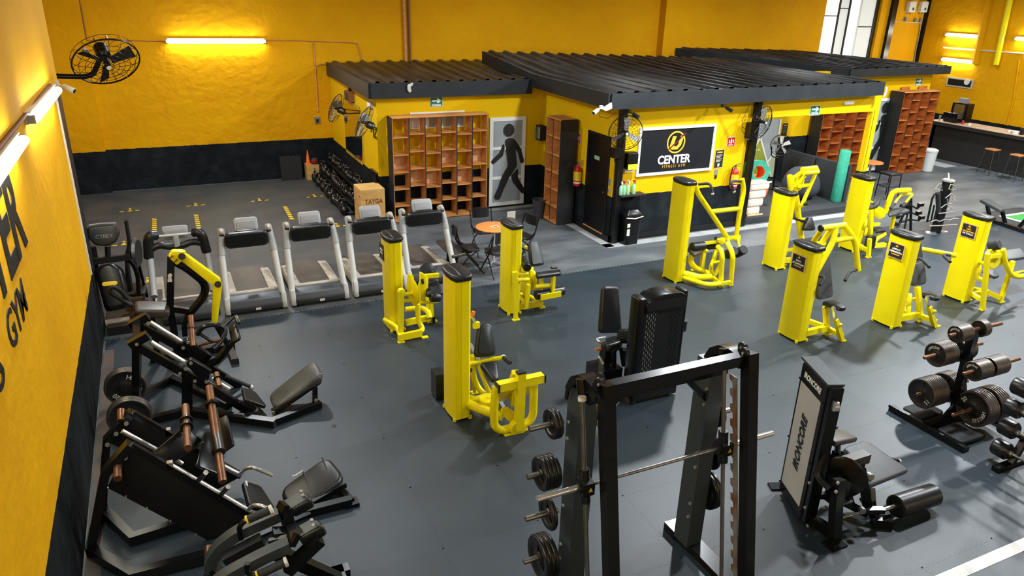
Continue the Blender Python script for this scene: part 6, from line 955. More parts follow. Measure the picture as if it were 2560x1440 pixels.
u1 = tilt([(-.13, .13), (-.04, .13), (-.04, -.06), (-.01, -.085), (.04, -.085), (.07, -.05), (.07, .13), (.15, .13), (.15, -.07), (.09, -.15), (-.06, -.15), (-.13, -.09)]); T.part('emblem_letter', M().slab(lc, X1, ZU, u1, .006), 'letter_gold'); T.part('emblem_slash', M().prism([lc+V(-.20, -.007, -.170), lc+V(-.195, -.007, -.180), lc+V(.235, -.007, .170), lc+V(.23, -.007, .180)], (0, .003, 0)), 'sign_red'); T.part('emblem_cut', M().prism([lc+V(-.22, -.0075, -.165), lc+V(-.205, -.0075, -.178), lc+V(.225, -.0075, .18), lc+V(.215, -.0075, .197)], (0, .003, 0)), 'print_black')
T.part('lettering', letter('CENTER', .235, V(9.72, F-.03, 1.665), X1, ZU, extrude=.002, bold=.007, fit=(.84, .185)), 'letter_white'); T.part('lettering', letter('F I T N E S S   G Y M', .085, V(9.72, F-.03, 1.52), X1, ZU, extrude=.001, fit=(.58, .06)), 'letter_gold')
def sign(name, c, w_, h_, face, n, label, cat='sign', border='off_white', parts=()):
    """flat sign: c centre on the wall, n outward normal"""
    c, n = Vector(c), Vector(n); ux = ZU.cross(n).normalized(); 
    T = Thing(name, label, cat, c); T.part('backing', M().slab(c, ux, ZU, [(-w_/2, -h_/2), (w_/2, -h_/2), (w_/2, h_/2), (-w_/2, h_/2)], .008), border); T.part('face', M().slab(c+n*.008, ux, ZU, [(-w_*.46, -h_*.45), (w_*.46, -h_*.45), (w_*.46, h_*.45), (-w_*.46, h_*.45)], .003), face)
    for k in parts:
        if k[0] == 'poly': T.part('symbol', M().slab(c+n*.0115, ux, ZU, [(x*w_, y*h_) for x, y in k[1]], .002), k[2])
        else: T.part('lettering', letter(k[1], k[2], c+n*.0125+ZU*k[3]*h_+ux*(k[5] if len(k) > 5 else 0), ux, ZU, extrude=.0008), k[4])
    return T
arrow = [(-.32, .06), (.08, .06), (.02, .26), (.10, .26), (.34, .10), (.10, -.06), (.02, -.06), (.08, .14), (-.32, .14)]; arrow = [(-.34, .05), (.10, .05), (.02, -.12), (.14, -.12), (.36, .12), (.14, .36), (.02, .36), (.10, .19), (-.34, .19)]
for (px, py, Y, l) in ((1091, 255, HY1, 'green exit arrow sign above the big cubby shelf'), (2038, 276, F, 'green exit arrow sign on the alcove lintel'), (2297, 205, 15.62, 'green exit arrow sign above the tall red-brown shelf')):
    p = P(px, py, Y=Y-.01); sign('exit_sign', (p.x, Y, p.z), .30, .22, 'sign_green', (0, -1, 0), l, parts=(('poly', arrow, 'letter_white'), ('poly', [(-.34, -.28), (.34, -.28), (.34, -.21), (-.34, -.21)], 'letter_white'), ('poly', [(-.38, -.40), (.38, -.40), (.38, -.33), (-.38, -.33)], 'letter_white')))
ext_parts = (('poly', [(-.06, -.2), (.1, -.2), (.1, .2), (.05, .3), (-.02, .3), (-.06, .2)], 'letter_white'), ('poly', [(-.33, -.02), (-.23, -.2), (-.13, -.02), (-.2, -.02), (-.2, .2), (-.27, .2), (-.27, -.02)], 'letter_white'), ('poly', [(.2, -.05), (.3, -.2), (.34, .1), (.26, .26), (.2, .15)], 'letter_white'), ('poly', [(-.3, -.38), (.28, -.38), (.28, -.31), (-.3, -.31)], 'letter_white'))
p = P(1827, 354, Y=F); sign('extinguisher_sign', (p.x, F, p.z), .21, .20, 'sign_red', (0, -1, 0), 'red extinguisher sign on the banner wall', parts=ext_parts); p = P(1446, 346, X=HX2); sign('extinguisher_sign', (HX2, p.y, p.z), .21, .22, 'sign_red', (-1, 0, 0), 'red extinguisher sign beside the black door', parts=ext_parts)
p = P(1797, 397, Y=F); sign('rules_poster', (p.x, F, p.z), .24, .42, 'print_black', (0, -1, 0), 'black rules poster right of the framed banner', 'poster', 'wood_pale', [('poly', [(-.3, .32), (.3, .32), (.3, .38), (-.3, .38)], 'letter_gold')]+[('poly', [(-.34, y), (.3-.1*(i % 3), y), (.3-.1*(i % 3), y+.022), (-.34, y+.022)], 'off_white') for i, y in enumerate((.2, .13, .06, -.01, -.08, -.15))]+[('poly', [(-.1, -.4), (.1, -.4), (.12, -.24), (-.12, -.24)], 'off_white')])
p = P(1961, 324, Y=15.62); sign('rules_poster', (p.x, 15.62, p.z), .2, .36, 'print_black', (0, -1, 0), 'small dark poster on the yellow alcove wall', 'poster', 'brown_print', [('poly', [(-.25, .3), (.25, .3), (.25, .36), (-.25, .36)], 'letter_gold')]+[('poly', [(-.3, y), (.3, y), (.3, y+.02), (-.3, y+.02)], 'grey_plastic') for y in (.15, .05, -.05, -.15, -.25)])
p = P(1789, 437, Y=F); T = Thing('light_switch', 'two-gang switch plate below the rules poster', 'switch', (p.x, F, p.z)); T.part('plate', M().bb((p.x-.04, F-.015, p.z-.0), (p.x+.04, F, p.z+.12)), 'grey_plastic'); T.part('rocker', M().bb((p.x-.025, F-.02, p.z-.08), (p.x+.025, F, p.z-.01)), 'print_black')
p = P(1505, 455, X=HX2); T = Thing('light_switch', 'switch plate on the yellow strip right of the black door', 'switch', (HX2, 12.7, 1.1)); T.part('plate', M().bb((HX2-.015, 12.66, 1.2), (HX2, 12.74, 1.32)), 'grey_plastic'); T.part('rocker', M().bb((HX2-.02, 12.67, 1.05), (HX2, 12.73, 1.12)), 'grey_plastic')
def extinguisher(p, label, n):
    p, n = Vector(p), Vector(n); T = Thing('fire_extinguisher', label, 'extinguisher', p, 'red fire extinguishers'); c = p+n*.1
    b_ = T.part('cylinder', M().lathe(c, (0, 0, 1), [(0, 0), (0, .075), (.02, .085), (.36, .085), (.41, .06), (.44, .03), (.46, .028), (.46, 0)], 24), 'red_gloss'); T.part('label', M().lathe(c+V(0, 0, .12), (0, 0, 1), [(0, .0855), (0, .087), (.2, .087), (.2, .0855)], 24), 'hazard_yellow', b_); T.part('band', M().lathe(c+V(0, 0, .06), (0, 0, 1), [(0, .085), (0, .087), (.03, .087), (.03, .085)], 24), 'white', b_)
    T.part('valve', M().cyl(c+V(0, 0, .45), c+V(0, 0, .53), .02, n=10), 'steel'); T.part('lever', M().beam(c+V(0, 0, .52), c+V(.09, -.05, .56), .025, .012), 'steel'); T.part('lever', M().beam(c+V(0, 0, .5), c+V(.09, -.05, .5), .025, .012), 'steel'); T.part('hose', M().tube([c+V(-.02, 0, .5), c+V(-.1, -.02, .48), c+V(-.13, -.02, .3), c+V(-.12, -.02, .08)], .012, n=8, fil=.08), 'black_matte'); T.part('bracket', M().beam(p+V(0, 0, .3), c+V(0, 0, .3), .06, .04), 'black_matte')
extinguisher((P(1826, 455, Y=F).x, F, .92), 'red fire extinguisher hung on the banner wall', (0, -1, 0)); extinguisher((HX2, 13.86, .92), 'red fire extinguisher hung between the narrow shelf and the black door', (-1, 0, 0))
# dispenser, ledge, spray bottles
z = ZM(1480, 240, 5.5385); p = z(530, 890, Y=F-.1); T = Thing('towel_dispenser', 'black paper towel dispenser left of the framed banner', 'dispenser', (p.x, F, p.z-.2)); T.part('case', M().slab(V(p.x, F, p.z), X1, ZU, rrect(.27, .36, .05), .2, .03), 'black_paint'); T.part('label', M().bb((p.x-.11, F-.205, p.z-.17), (p.x+.12, F-.198, p.z-.06)), 'hazard_yellow'); T.part('paper', M().bb((p.x-.12, F-.12, p.z-.24), (p.x+.1, F-.1, p.z-.17)), 'white')
p = z(540, 1355, Y=F-.12); zl = p.z; T = Thing('bottle_ledge', 'small dark ledge holding the spray bottles', 'shelf', (p.x, F, zl)); T.part('board', M().bb((p.x-.30, F-.24, zl-.025), (p.x+.30, F, zl)), 'counter_dark'); T.part('bracket', M().prism([(p.x+.1, F, zl-.03), (p.x+.1, F-.18, zl-.03), (p.x+.1, F, zl-.15)], (.02, 0, 0)), 'dark_steel')
for i, (px, lab, tr) in enumerate(((392, 'spray bottle nearest the post on the ledge', 'white'), (440, 'spray bottle with a red and white trigger on the ledge', 'red_plastic'), (495, 'spray bottle with a white trigger on the ledge', 'white'), (575, 'lone spray bottle with a red trigger at the ledge end', 'red_plastic'))):
    q = z(px, 1300, Y=F-.12); c = V(q.x, F-.12, zl); T = Thing('spray_bottle', lab, 'spray bottle', c, 'spray bottles on the ledge'); T.part('bottle', M().lathe(c, (0, 0, 1), [(0, 0), (0, .042), (.01, .046), (.16, .046), (.20, .03), (.22, .015), (.24, .015), (.24, 0)], 16), 'liquid_green'); T.part('trigger', M().box(c+V(0, -.01, .265), (.03, .075, .04)), tr); T.part('lever', M().beam(c+V(0, -.03, .26), c+V(0, -.05, .21), .012, .012), tr); T.part('collar', M().cyl(c+V(0, 0, .235), c+V(0, 0, .25), .02, n=10), 'white')
# bins
def bin_(c, r0, r1, h, m, label, lid=None, sq=True):
    c = Vector(c); T = Thing('waste_bin', label, 'bin', c); m_ = M()
    if sq: rg = [[c+V(x*k, y*k, z_) for x, y in rrect(2*r0, 2*r0*.85, r0*.3)] for k, z_ in ((1, 0), (r1/r0, h), (r1/r0*.93, h), (.9, .05))]
    else: rg = [[c+V(math.cos(2*PI*i/24)*k, math.sin(2*PI*i/24)*k, z_) for i in range(24)] for k, z_ in ((r0, 0), (r1, h), (r1*.94, h), (r0*.9, .05))]
    T.part('body', m_.ring(rg), m)
    if lid == 'swing': l = T.part('lid', M().ring([[c+V(x*k, y*k, z_) for x, y in rrect(2*r0, 2*r0*.85, r0*.3)] for k, z_ in ((r1/r0*1.04, h-.01), (r1/r0*1.04, h+.03), (r1/r0*.6, h+.12))]), m); T.part('liner', M().tube([c+V(-r1, -r1*.88, h-.02), c+V(0, -r1*.92, h-.05), c+V(r1, -r1*.88, h-.02)], .012, n=6), 'off_white')
    elif lid: T.part('lid', M().ring([[c+V(math.cos(2*PI*i/24)*k, math.sin(2*PI*i/24)*k, z_) for i in range(24)] for k, z_ in ((r1*1.06, h-.02), (r1*1.06, h+.03), (r1*.8, h+.06))]), lid)
    return T
q = P(1562, 602); q.y -= .12; T = bin_((q.x, q.y, 0), .16, .2, .62, 'black_paint', 'black swing-top waste bin at the hut corner', 'swing'); s0 = V(q.x-.15, q.y-.155, .0)
for k, (zz, h_, tx) in enumerate(((.43, .08, 'o'), (.28, .14, 'N'))): T.part('sticker', M().box(s0+V(.02, -.012, zz), (.07, .006, h_)), 'off_white')
q = P(1349, 543); bin_((q.x, q.y+.05, 0), .12, .16, .42, 'beanbag', 'small dark waste bin beside the narrow pine shelf', None, False); q = P(2322, 428); bin_((q.x+.0, q.y+.1, 0), .17, .21, .62, 'bin_white', 'pale grey waste bin beside the tall red-brown shelf', 'bin_white', False)
# ================================================================ FANS
def fan(label, c, axis, r, blades=3, bm='grey_plastic', gm='black_paint', spin=.5, mount=None, group='hall fans', bw_=.30, depth=.16, spokes=20, rings=5):
    c = Vector(c); ax = Vector(axis).normalized(); a, b, _ = basis(ax); T = Thing('wall_fan' if mount != 'stand' else 'stand_fan', label, 'fan', c, group)
    def pt(ang, rad, t): return c+(a*math.cos(ang)+b*math.sin(ang))*rad+ax*t
    g = M(); wr = .0034*max(r, .3)/.4
    for rr, t, k in [(r, 0, 3.2), (r*.99, -depth*.45, 1)]+[(r*(i+1)/(rings+1), depth*.5*math.sqrt(1-((i+1)/(rings+1))**2), 1) for i in range(rings)]:
        g.ring([[pt(2*PI*i/36, rr+wr*k*math.cos(2*PI*j/5), t+wr*k*math.sin(2*PI*j/5)) for j in range(5)] for i in range(36)], closed=True)
    for i in range(spokes):
        an = 2*PI*i/spokes; g.tube([pt(an, r*.08, depth*.5), pt(an, r*.55, depth*.42), pt(an, r*.88, depth*.24), pt(an, r, 0), pt(an, r*.97, -depth*.4), pt(an, r*.4, -depth*.75)], wr, n=4)
    o = T.part('guard', g, gm); o['kind'] = 'stuff'
    T.part('motor', M().lathe(c-ax*(depth*1.5), ax, [(0, 0), (0, r*.16), (.03, r*.22), (depth*.9, r*.22), (depth*1.1, r*.14), (depth*1.1, 0)], 20), gm); h = T.part('hub', M().lathe(c-ax*depth*.3, ax, [(0, r*.1), (depth*.5, r*.1), (depth*.55, r*.06), (depth*.6, 0)], 16), gm); T.part('badge', M().cyl(c+ax*depth*.5, c+ax*depth*.56, r*.07, n=14), 'white', h)
    for i in range(blades):
        an = spin+2*PI*i/blades; d = a*math.cos(an)+b*math.sin(an); s = ax.cross(d); q = [d*r*.14-s*r*bw_*.3, d*r*.14+s*r*bw_*.3, d*r*.86+s*r*bw_*.62, d*r*.88-s*r*bw_*.5]
        tw = [ax*.02, -ax*.02, -ax*.05, ax*.03]; T.part('blade', M().prism([c+x+y for x, y in zip(q, tw)], ax*.006), bm)
    return T
q = P(1565, 332, Y=12.2); T = fan('three-blade fan on the corner post left of the banner', q, (-.35, -1, -.1), .335, spin=-.5); T.part('mount_arm', M().tube([q+V(.05, .15, -.05), q+V(.05, .18, -.55), V(q.x-.06, F-.16, q.z-.6)], .03, fil=.1), 'black_paint'); T.part('control_box', M().box(V(q.x-.05, F-.2, q.z-.42), (.2, .16, .2)), 'black_paint'); T.part('support_leg', M().tube([V(q.x+.0, F-.2, q.z-.5), V(P(1533, 500, Y=F-.2).x+.05, F-.2, .95)], .025), 'black_paint')
q = P(1907, 305, Y=12.25); T = fan('fan turned to the right on the alcove post', q, (.30, -.95, -.1), .34, spin=-.7); T.part('mount_arm', M().tube([q+V(-.12, .1, 0), V(P(1880, 330, Y=F-.1).x, F-.1, q.z-.15)], .035), 'black_paint'); T.part('control_box', M().box(V(P(1877, 340, Y=F-.2).x, F-.2, q.z-.2), (.2, .18, .34)), 'black_paint')
q = P(1953, 363, X=14.6); T = fan('small five-blade stand fan in the alcove', q, (-.5, -1, .05), .27, 5, 'silver_plastic', 'black_paint', .3, 'stand', bw_=.3, spokes=12, rings=2); T.part('stem', M().cyl(V(q.x+.05, q.y+.1, .15), V(q.x+.05, q.y+.1, q.z-.2), .022, n=10), 'black_paint'); T.part('base', M().lathe(V(q.x+.05, q.y+.1, .131), (0, 0, 1), [(0, .22), (.02, .22), (.04, .1), (.06, .03), (.06, 0)]), 'black_paint'); T.part('yoke', M().tube([q+V(-.27, .05, -.02), q+V(-.2, .08, -.3), q+V(.05, .1, -.36), q+V(.26, .06, -.28), q+V(.28, .05, 0)], .014, n=8, fil=.1), 'black_paint')
q = P(266, 155, Y=12.0); T = fan('big black fan on a bent arm from the left wall', q, (.2, -.70, -.66), .43, 3, 'black_matte', 'black_paint', .55, depth=.2, spokes=16); m0 = P(143, 188, X=WL); T.part('mount_arm', M().tube([V(WL-.02, 12.0, P(145, 190, Y=12).z), P(205, 192, Y=12.02), P(232, 188, Y=12.05), P(241, 168, Y=12.1), q+V(-.05, .15, .08)], .035, fil=.1), 'black_paint')
for (px, py, rr, ax, l, m0) in ((838, 270, .33, (-.72, .45, .3), 'wall fan nearer the back wall on the locker hut side', (856, 275)), (908, 305, .33, (-.7, .4, .35), 'wall fan nearer the front on the locker hut side', (936, 332))):
    q = P(px, py, X=HX1-.55); T = fan(l, q, ax, rr, 3, 'grey_plastic', 'dark_steel', .3, bw_=.3); w_ = P(*m0, X=HX1); T.part('mount_arm', M().tube([q+V(.1, -.05, -.05), q+V(.25, -.08, -.12), V(HX1, w_.y, w_.z-.1)], .018, fil=.06), 'dark_steel'); T.part('wall_bow', M().tube([q+V(.25, -.08, -.12), V(HX1-.08, w_.y, w_.z+.02), V(HX1-.02, w_.y, w_.z+.25), V(HX1-.02, w_.y, w_.z-.1)], .012, fil=.04), 'dark_steel')
# ================================================================ ALCOVE THINGS
z = ZM(1840, 230, 5.76); YB_ = 15.6
T = Thing('mural_board', 'painted mountain mural board in grey and green inside the alcove', 'mural', P(1915, 430, Y=YB_)); 
def mp(x, y): p = z(x, y, Y=YB_); return V(p.x, YB_-.01, p.z)
T.part('grey_field', M().prism([mp(240, 410), mp(632, 385), mp(600, 640), mp(520, 1220), mp(200, 1220)], (0, .03, 0)), 'mural_grey'); T.part('green_peak', M().prism([q+V(0, -.022, 0) for q in (mp(335, 660), mp(480, 1215), mp(200, 1215), mp(215, 900))], (0, .01, 0)), 'mural_green'); T.part('pale_peak', M().prism([q+V(0, -.024, 0) for q in (mp(560, 880), mp(520, 1220), mp(490, 1215), mp(440, 1000))], (0, .01, 0)), 'mural_pale')
for a_, b_ in (((335, 650), (490, 1215)), ((335, 650), (225, 850)), ((440, 1000), (540, 870)), ((632, 385), (600, 620))): T.part('white_line', M().beam(mp(*a_)+V(0, -.032, 0), mp(*b_)+V(0, -.032, 0), .05, .006, Y1), 'letter_white')
for x_ in (265, 315): T.part('eye_mark', M().tube([mp(x_-12, 840)+V(0, -.035, 0), mp(x_, 822)+V(0, -.035, 0), mp(x_+12, 840)+V(0, -.035, 0)], .012, n=6), 'letter_white')
def pz(x, y, X=None, Y=None): return z(x, y, X=X, Y=Y)
c = z(330, 1170, Y=13.05); hexo = [(.30*math.cos(PI/3*i+.25), .30*math.sin(PI/3*i+.25)) for i in range(6)]; T = Thing('foam_hexagon', 'teal foam hexagon tunnel with an orange inside on the canvas bag', 'foam toy', V(c.x, c.y, .5)); c.z += .03; 
def hexr(an): k = (an-.25) % (PI/3)-PI/6; return .30*math.cos(PI/6)/math.cos(k)
fr_ = frame(c, V(.94, -.30, -.12), V(0, .2, 1)); mm = M()
outer = [[fr_ @ V(hexr(2*PI*i/36)*math.cos(2*PI*i/36), hexr(2*PI*i/36)*math.sin(2*PI*i/36), t) for i in range(36)] for t in (0, -.35)]; inner = [[fr_ @ V(.145*math.cos(2*PI*i/36), .145*math.sin(2*PI*i/36), t) for i in range(36)] for t in (-.35, 0)]
T.part('foam_body', M().ring([inner[1], outer[0], outer[1], inner[0]], closed=True), 'teal_foam'); T.part('inner_lining', M().ring([[fr_ @ V(r_*math.cos(2*PI*i/36), r_*math.sin(2*PI*i/36), t) for i in range(36)] for r_, t in ((.145, -.005), (.138, -.005), (.138, -.35), (.145, -.35))], closed=True), 'orange_foam')
c2 = P(1886, 428, Y=13.7); c2.z = .491; one('orange_wheel_toy', M().lathe(c2, V(-.3, -1, 0), [(0, 0), (0, .33), (.03, .36), (.15, .36), (.18, .33), (.18, 0)], 32), 'orange_foam', 'orange foam wheel behind the teal hexagon', 'foam toy', (c2.x, c2.y, .13))
b0 = P(1860, 538, Z=.13); b1 = P(1905, 538, Z=.13); hz = P(1865, 458, Y=b0.y).z; T = Thing('canvas_bag', 'big folded cream canvas bag at the alcove step', 'bag', V((b0.x+b1.x)/2, b0.y, .13)); cw_ = b1.x-b0.x
for k in range(4): zz = .13+(hz-.13)*k/4; dz_ = (hz-.13)/4; g_ = .02*(k % 2); T.part('canvas_fold', M().slab(V((b0.x+b1.x)/2+.03*k, b0.y+.35, zz+dz_/2), X1, ZU, rrect(cw_+.06*k+g_, dz_*1.02, .05), .42, .05), 'canvas')
T.part('bag_rim', M().beam(V(b0.x-.02, b0.y-.06, hz-.01), V(b1.x+.22, b0.y-.06, hz-.01), .03, .03), 'canvas'); T.part('base_stick', M().beam(V(b0.x, b0.y-.1, .145), V(b1.x+.05, b0.y-.1, .145), .03, .03), 'wood_pale')
c = V(14.55, 13.6, .13); m = M()
def bag(u, v): a_ = 2*PI*u; ph = PI*v; rr = .47*math.sin(ph)**.75*(1+.03*math.sin(5*a_)+.02*math.sin(3*a_+2)); return c+V(rr*math.cos(a_), rr*math.sin(a_), .32-.32*math.cos(ph)+(.16*max(0, -math.cos(ph))**1.5))
one('bean_bag', m.grid(bag, 32, 16), 'beanbag', 'dark grey bean bag on the alcove floor', 'bean bag', c)
for k in range(2): one('padded_panel', M().slab(V(15.295, 12.95+k*1.0, .135), Y1, ZU, [(.01, 0), (.98, 0), (.98, .93), (.01, .93)], .05, .015), 'pad_panel', ('black padded wall panel beside the teal roll', 'black padded wall panel behind the bean bag')[k], 'wall padding', (15.3, 12.95+k, .13), 'alcove wall padding')
struct('wall_alcove_half', M().bb((15.355, 12.9, .0), (15.45, 15.1, 1.05)), 'pad_panel')
q = P(2092, 503, Z=.13); q.x -= .05; one('foam_roll', M().lathe(V(q.x, q.y, .135), V(.02, .0, 1), [(0, 0), (0, .12), (.015, .13), (1.27, .13), (1.29, .115), (1.29, .04), (1.285, 0)], 28), 'teal_foam', 'tall teal foam roll standing at the alcove corner', 'foam roll', V(q.x, q.y, .13))
p = P(2120, 257, Y=F); T = Thing('lintel_lamp', 'small white oval lamp at the alcove lintel end', 'lamp', (p.x, F, p.z)); T.part('case', M().slab(V(p.x, F, p.z), X1, ZU, rrect(.32, .08, .035), .05, .015), 'white'); T.part('lens', M().slab(V(p.x, F-.05, p.z), X1, ZU, rrect(.26, .045, .02), .01, .004), 'letter_white')
# little orange table, stool and bench to the right of the pillar
z = ZM(2160, 400, 6.0)
q = V(17.6, 14.1, 0); T = Thing('side_table', 'small orange-topped table behind the far right machines', 'table', q); T.part('table_top', M().cyl(q+V(0, 0, .72), q+V(0, 0, .75), .3, n=28), 'table_orange'); T.part('stem', M().cyl(q, q+V(0, 0, .72), .03, n=10), 'steel'); T.part('base', M().lathe(q, (0, 0, 1), [(0, .2), (.02, .2), (.04, .03), (.04, 0)]), 'steel')
q = P(2196, 470, Z=0); T = Thing('bar_chair', 'black padded chair behind the far right machines', 'chair', V(17.3, 13.2, 0)); c = V(17.3, 13.2, 0); T.part('seat', M().slab(c+V(0, 0, .62), X1, Y1, rrect(.44, .4, .05), .06, .02), 'vinyl'); T.part('lower_shelf', M().slab(c+V(0, 0, .3), X1, Y1, rrect(.4, .34, .03), .06, .015), 'vinyl_grey')
for dx in (-.19, .19):
    for dy in (-.17, .17): T.part('leg', M().cyl(c+V(dx*1.1, dy*1.1, 0), c+V(dx, dy, .62), .014, n=8), 'black_paint')
# ================================================================ TABLE, CHAIRS, BENCH
tc = V(5.45, 12.25, 0); T = Thing('round_table', 'round orange table with a steel pedestal between folding chairs', 'table', tc); tp = T.part('table_top', M().lathe(tc+V(0, 0, .71), (0, 0, 1), [(0, 0), (0, .33), (.012, .345), (.02, .345), (.025, .335), (.025, 0)], 40), 'table_orange'); T.part('pedestal', M().cyl(tc+V(0, 0, .03), tc+V(0, 0, .71), .035, n=14), 'chrome'); T.part('logo_print', M().slab(tc+V(.02, 0, .7355), V(1, .2, 0), V(-.2, 1, 0), rrect(.16, .12, .01), .001), 'wood_pale', tp); T.part('logo_mark', M().slab(tc+V(.02, -.015, .7368), V(1, .2, 0), V(-.2, 1, 0), rrect(.1, .03, .005), .001), 'print_black', tp)
for k in range(4): d = V(math.cos(PI/4+k*PI/2), math.sin(PI/4+k*PI/2), 0); T.part('foot', M().beam(tc+V(0, 0, .035), tc+d*.3+V(0, 0, .015), .04, .025), 'chrome')
def folding_chair(label, c, rz):
    T = Thing('folding_chair', label, 'chair', (0, 0, 0), 'folding chairs at the round table'); h = .43
    T.part('seat', M().slab(V(0, .0, h), X1, Y1, rrect(.40, .40, .07), .035, .012), 'vinyl'); bk = [V(0, .23+(.04*(1-(abs(x)/.2)**2)), 0) for x in (0,)]
    T.part('backrest', M().ring([[V(math.sin(t)*.42, .22+.42-math.cos(t)*.42-.03*(1 if k in (2, 3) else 0)+.0, zz) for k, zz in ((0, .66), (1, .86), (2, .86), (3, .66))] for t in [(-.42+.84*i/10) for i in range(11)]]), 'vinyl')
    for s in (-1, 1):
        T.part('front_leg', M().tube([V(s*.22, .25, .82), V(s*.22, .15, .5), V(s*.225, -.27, 0)], .014, n=8, fil=.05), 'black_paint'); T.part('rear_leg', M().tube([V(s*.20, -.12, h), V(s*.20, .05, .3), V(s*.20, .27, 0)], .013, n=8), 'black_paint'); T.part('hinge_plate', M().prism([V(s*.215, .18, .56), V(s*.215, .1, .42), V(s*.215, -.05, .42)], (.012, 0, 0)), 'black_paint')
    T.part('front_rung', M().cyl(V(-.22, -.2, .07), V(.22, -.2, .07), .01, n=6), 'black_paint'); T.part('rear_rung', M().cyl(V(-.2, .2, .1), V(.2, .2, .1), .01, n=6), 'black_paint')
    T.e.location = c; T.e.rotation_euler = (0, 0, rz); return T
folding_chair('black folding chair on the treadmill side of the round table', (4.84, 12.06, 0), PI/2-.15); folding_chair('black folding chair nearest the camera at the round table', (5.30, 11.72, 0), PI+.05); folding_chair('black folding chair half hidden behind the round table', (5.55, 12.92, 0), -.05); folding_chair('black folding chair right of the yellow leg extension tower', (6.08, 12.35, 0), -PI/2+.2)
z = ZM(900, 540, 4.2345); T = Thing('flat_bench', 'flat brown-topped bench beside the end treadmill', 'bench', (4.75, 12.9, 0)); quad(T, 'bench_pad', [q_+V(.2, .15, 0) for q_ in (z(722, 290, Z=.44), z(890, 275, Z=.44), z(1050, 430, Z=.44), z(895, 465, Z=.44))], .06, 'vinyl_worn', .03, .02); a_, b_ = z(805, 400, Z=.38)+V(.3, .15, 0), z(960, 430, Z=.38)+V(.15, .15, 0)
T.part('leg', M().beam(V(a_.x, a_.y, 0), V(a_.x, a_.y, .39), .06, .06), 'black_paint'); T.part('leg', M().beam(V(b_.x, b_.y, 0), V(b_.x, b_.y, .39), .06, .06), 'black_paint'); T.part('spine', M().beam(V(a_.x, a_.y, .36), V(b_.x, b_.y, .36), .07, .05), 'black_paint'); T.part('foot', M().beam(V(a_.x-.1, a_.y-.05, .02), V(a_.x+.2, a_.y-.05, .02), .06, .04), 'black_paint'); T.part('foot', M().beam(V(b_.x-.18, b_.y, .02), V(b_.x+.18, b_.y, .02), .06, .04), 'black_paint')
# ================================================================ BACK LEFT CORNER: BOX, CONES, KETTLEBELLS
def ply_box(name, label, a, b, text=None, holes=True):
    a, b = Vector(a), Vector(b); T = Thing(name, label, 'plyometric box', ((a.x+b.x)/2, a.y, 0)); t = .022
    T.part('front_panel', M().bb((a.x+t, a.y, a.z), (b.x, a.y+t, b.z-t)), 'ply'); T.part('side_panel', M().bb((a.x, a.y, a.z), (a.x+t, b.y, b.z-t)), 'ply'); T.part('side_panel', M().bb((b.x-t, a.y+t, a.z), (b.x, b.y, b.z-t)), 'ply'); T.part('back_panel', M().bb((a.x+t, b.y-t, a.z), (b.x-t, b.y, b.z-t)), 'ply'); T.part('top_panel', M().bb((a.x, a.y, b.z-t), (b.x, b.y, b.z)), 'ply')
    if holes:
        for y_, z_ in ((a.y+.1, b.z-.16), (b.y-.12, b.z-.18), (a.y+.1, a.z+.2)): T.part('dowel_slot', M().box((a.x-.001, y_, z_), (.004, .05, .02)), 'print_black')
    if text: T.part('lettering', letter(text, .15, V((a.x+b.x)/2+.02, a.y-.003, b.z*.68), X1, ZU, extrude=.001, bold=.004, fit=(.40, .11)), 'brown_print')
    return T
xa_, xb_ = P(903, 520, Y=15.35).x, P(972, 520, Y=15.35).x; ply_box('plyo_box', 'plywood jump box lettered TAYGA next to the big cubby shelf', (xa_, 15.35, 0), (4.23, 15.95, .82), 'TAYGA')
ply_box('plyo_box', 'small plain plywood box under the orange cones at the back wall', (3.40, 19.95, 0), (3.73, 20.28, .40), None, False)
def cone(p, h, r, m, label):
    p = Vector(p); T = Thing('training_cone', label, 'cone', p); T.part('cone_body', M().lathe(p+V(0, 0, .02), (0, 0, 1), [(0, r*.8), (h*.95, r*.14), (h, .005)], 24), m); T.part('base', M().slab(p, X1, Y1, rrect(r*2, r*2, r*.3), .025, .005), m); return T
cone((3.47, 20.08, .40), .36, .075, 'cone_orange', 'tall orange cone stacked on the small plywood box'); T = Thing('disc_cones', 'low stack of striped disc cones beside the orange cone', 'cones', (3.64, 20.08, .40))
for k, mm in enumerate(('hood', 'sign_red', 'beanbag', 'red_plastic', 'hood')): T.part('disc_cone', M().lathe(V(3.64, 20.08, .402+k*.03), (0, 0, 1), [(0, .095), (.01, .095), (.035, .05), (.04, .045), (.04, 0)], 20), mm)
for k in range(5): one('foam_mat', M().slab(V(3.03, 20.30-.034*k-.05, 0.002), X1, V(0, .08, 1), [(x-.27, y) for x, y in [(a_[0]*.54, a_[1]*.62) for a_ in tile_outline(9, .03)]] if 0 else [(-.27, 0), (.27, 0)]+[(.27-.06*j, .60+(.025 if j % 2 else 0)) for j in range(0, 10)], .024), 'foam', ('front' if k == 4 else 'hidden')+' black jigsaw mat of the stack leaning on the back wall', 'mat', (3.03, 20.2-.03*k, 0), 'jigsaw mats leaning on the back wall')
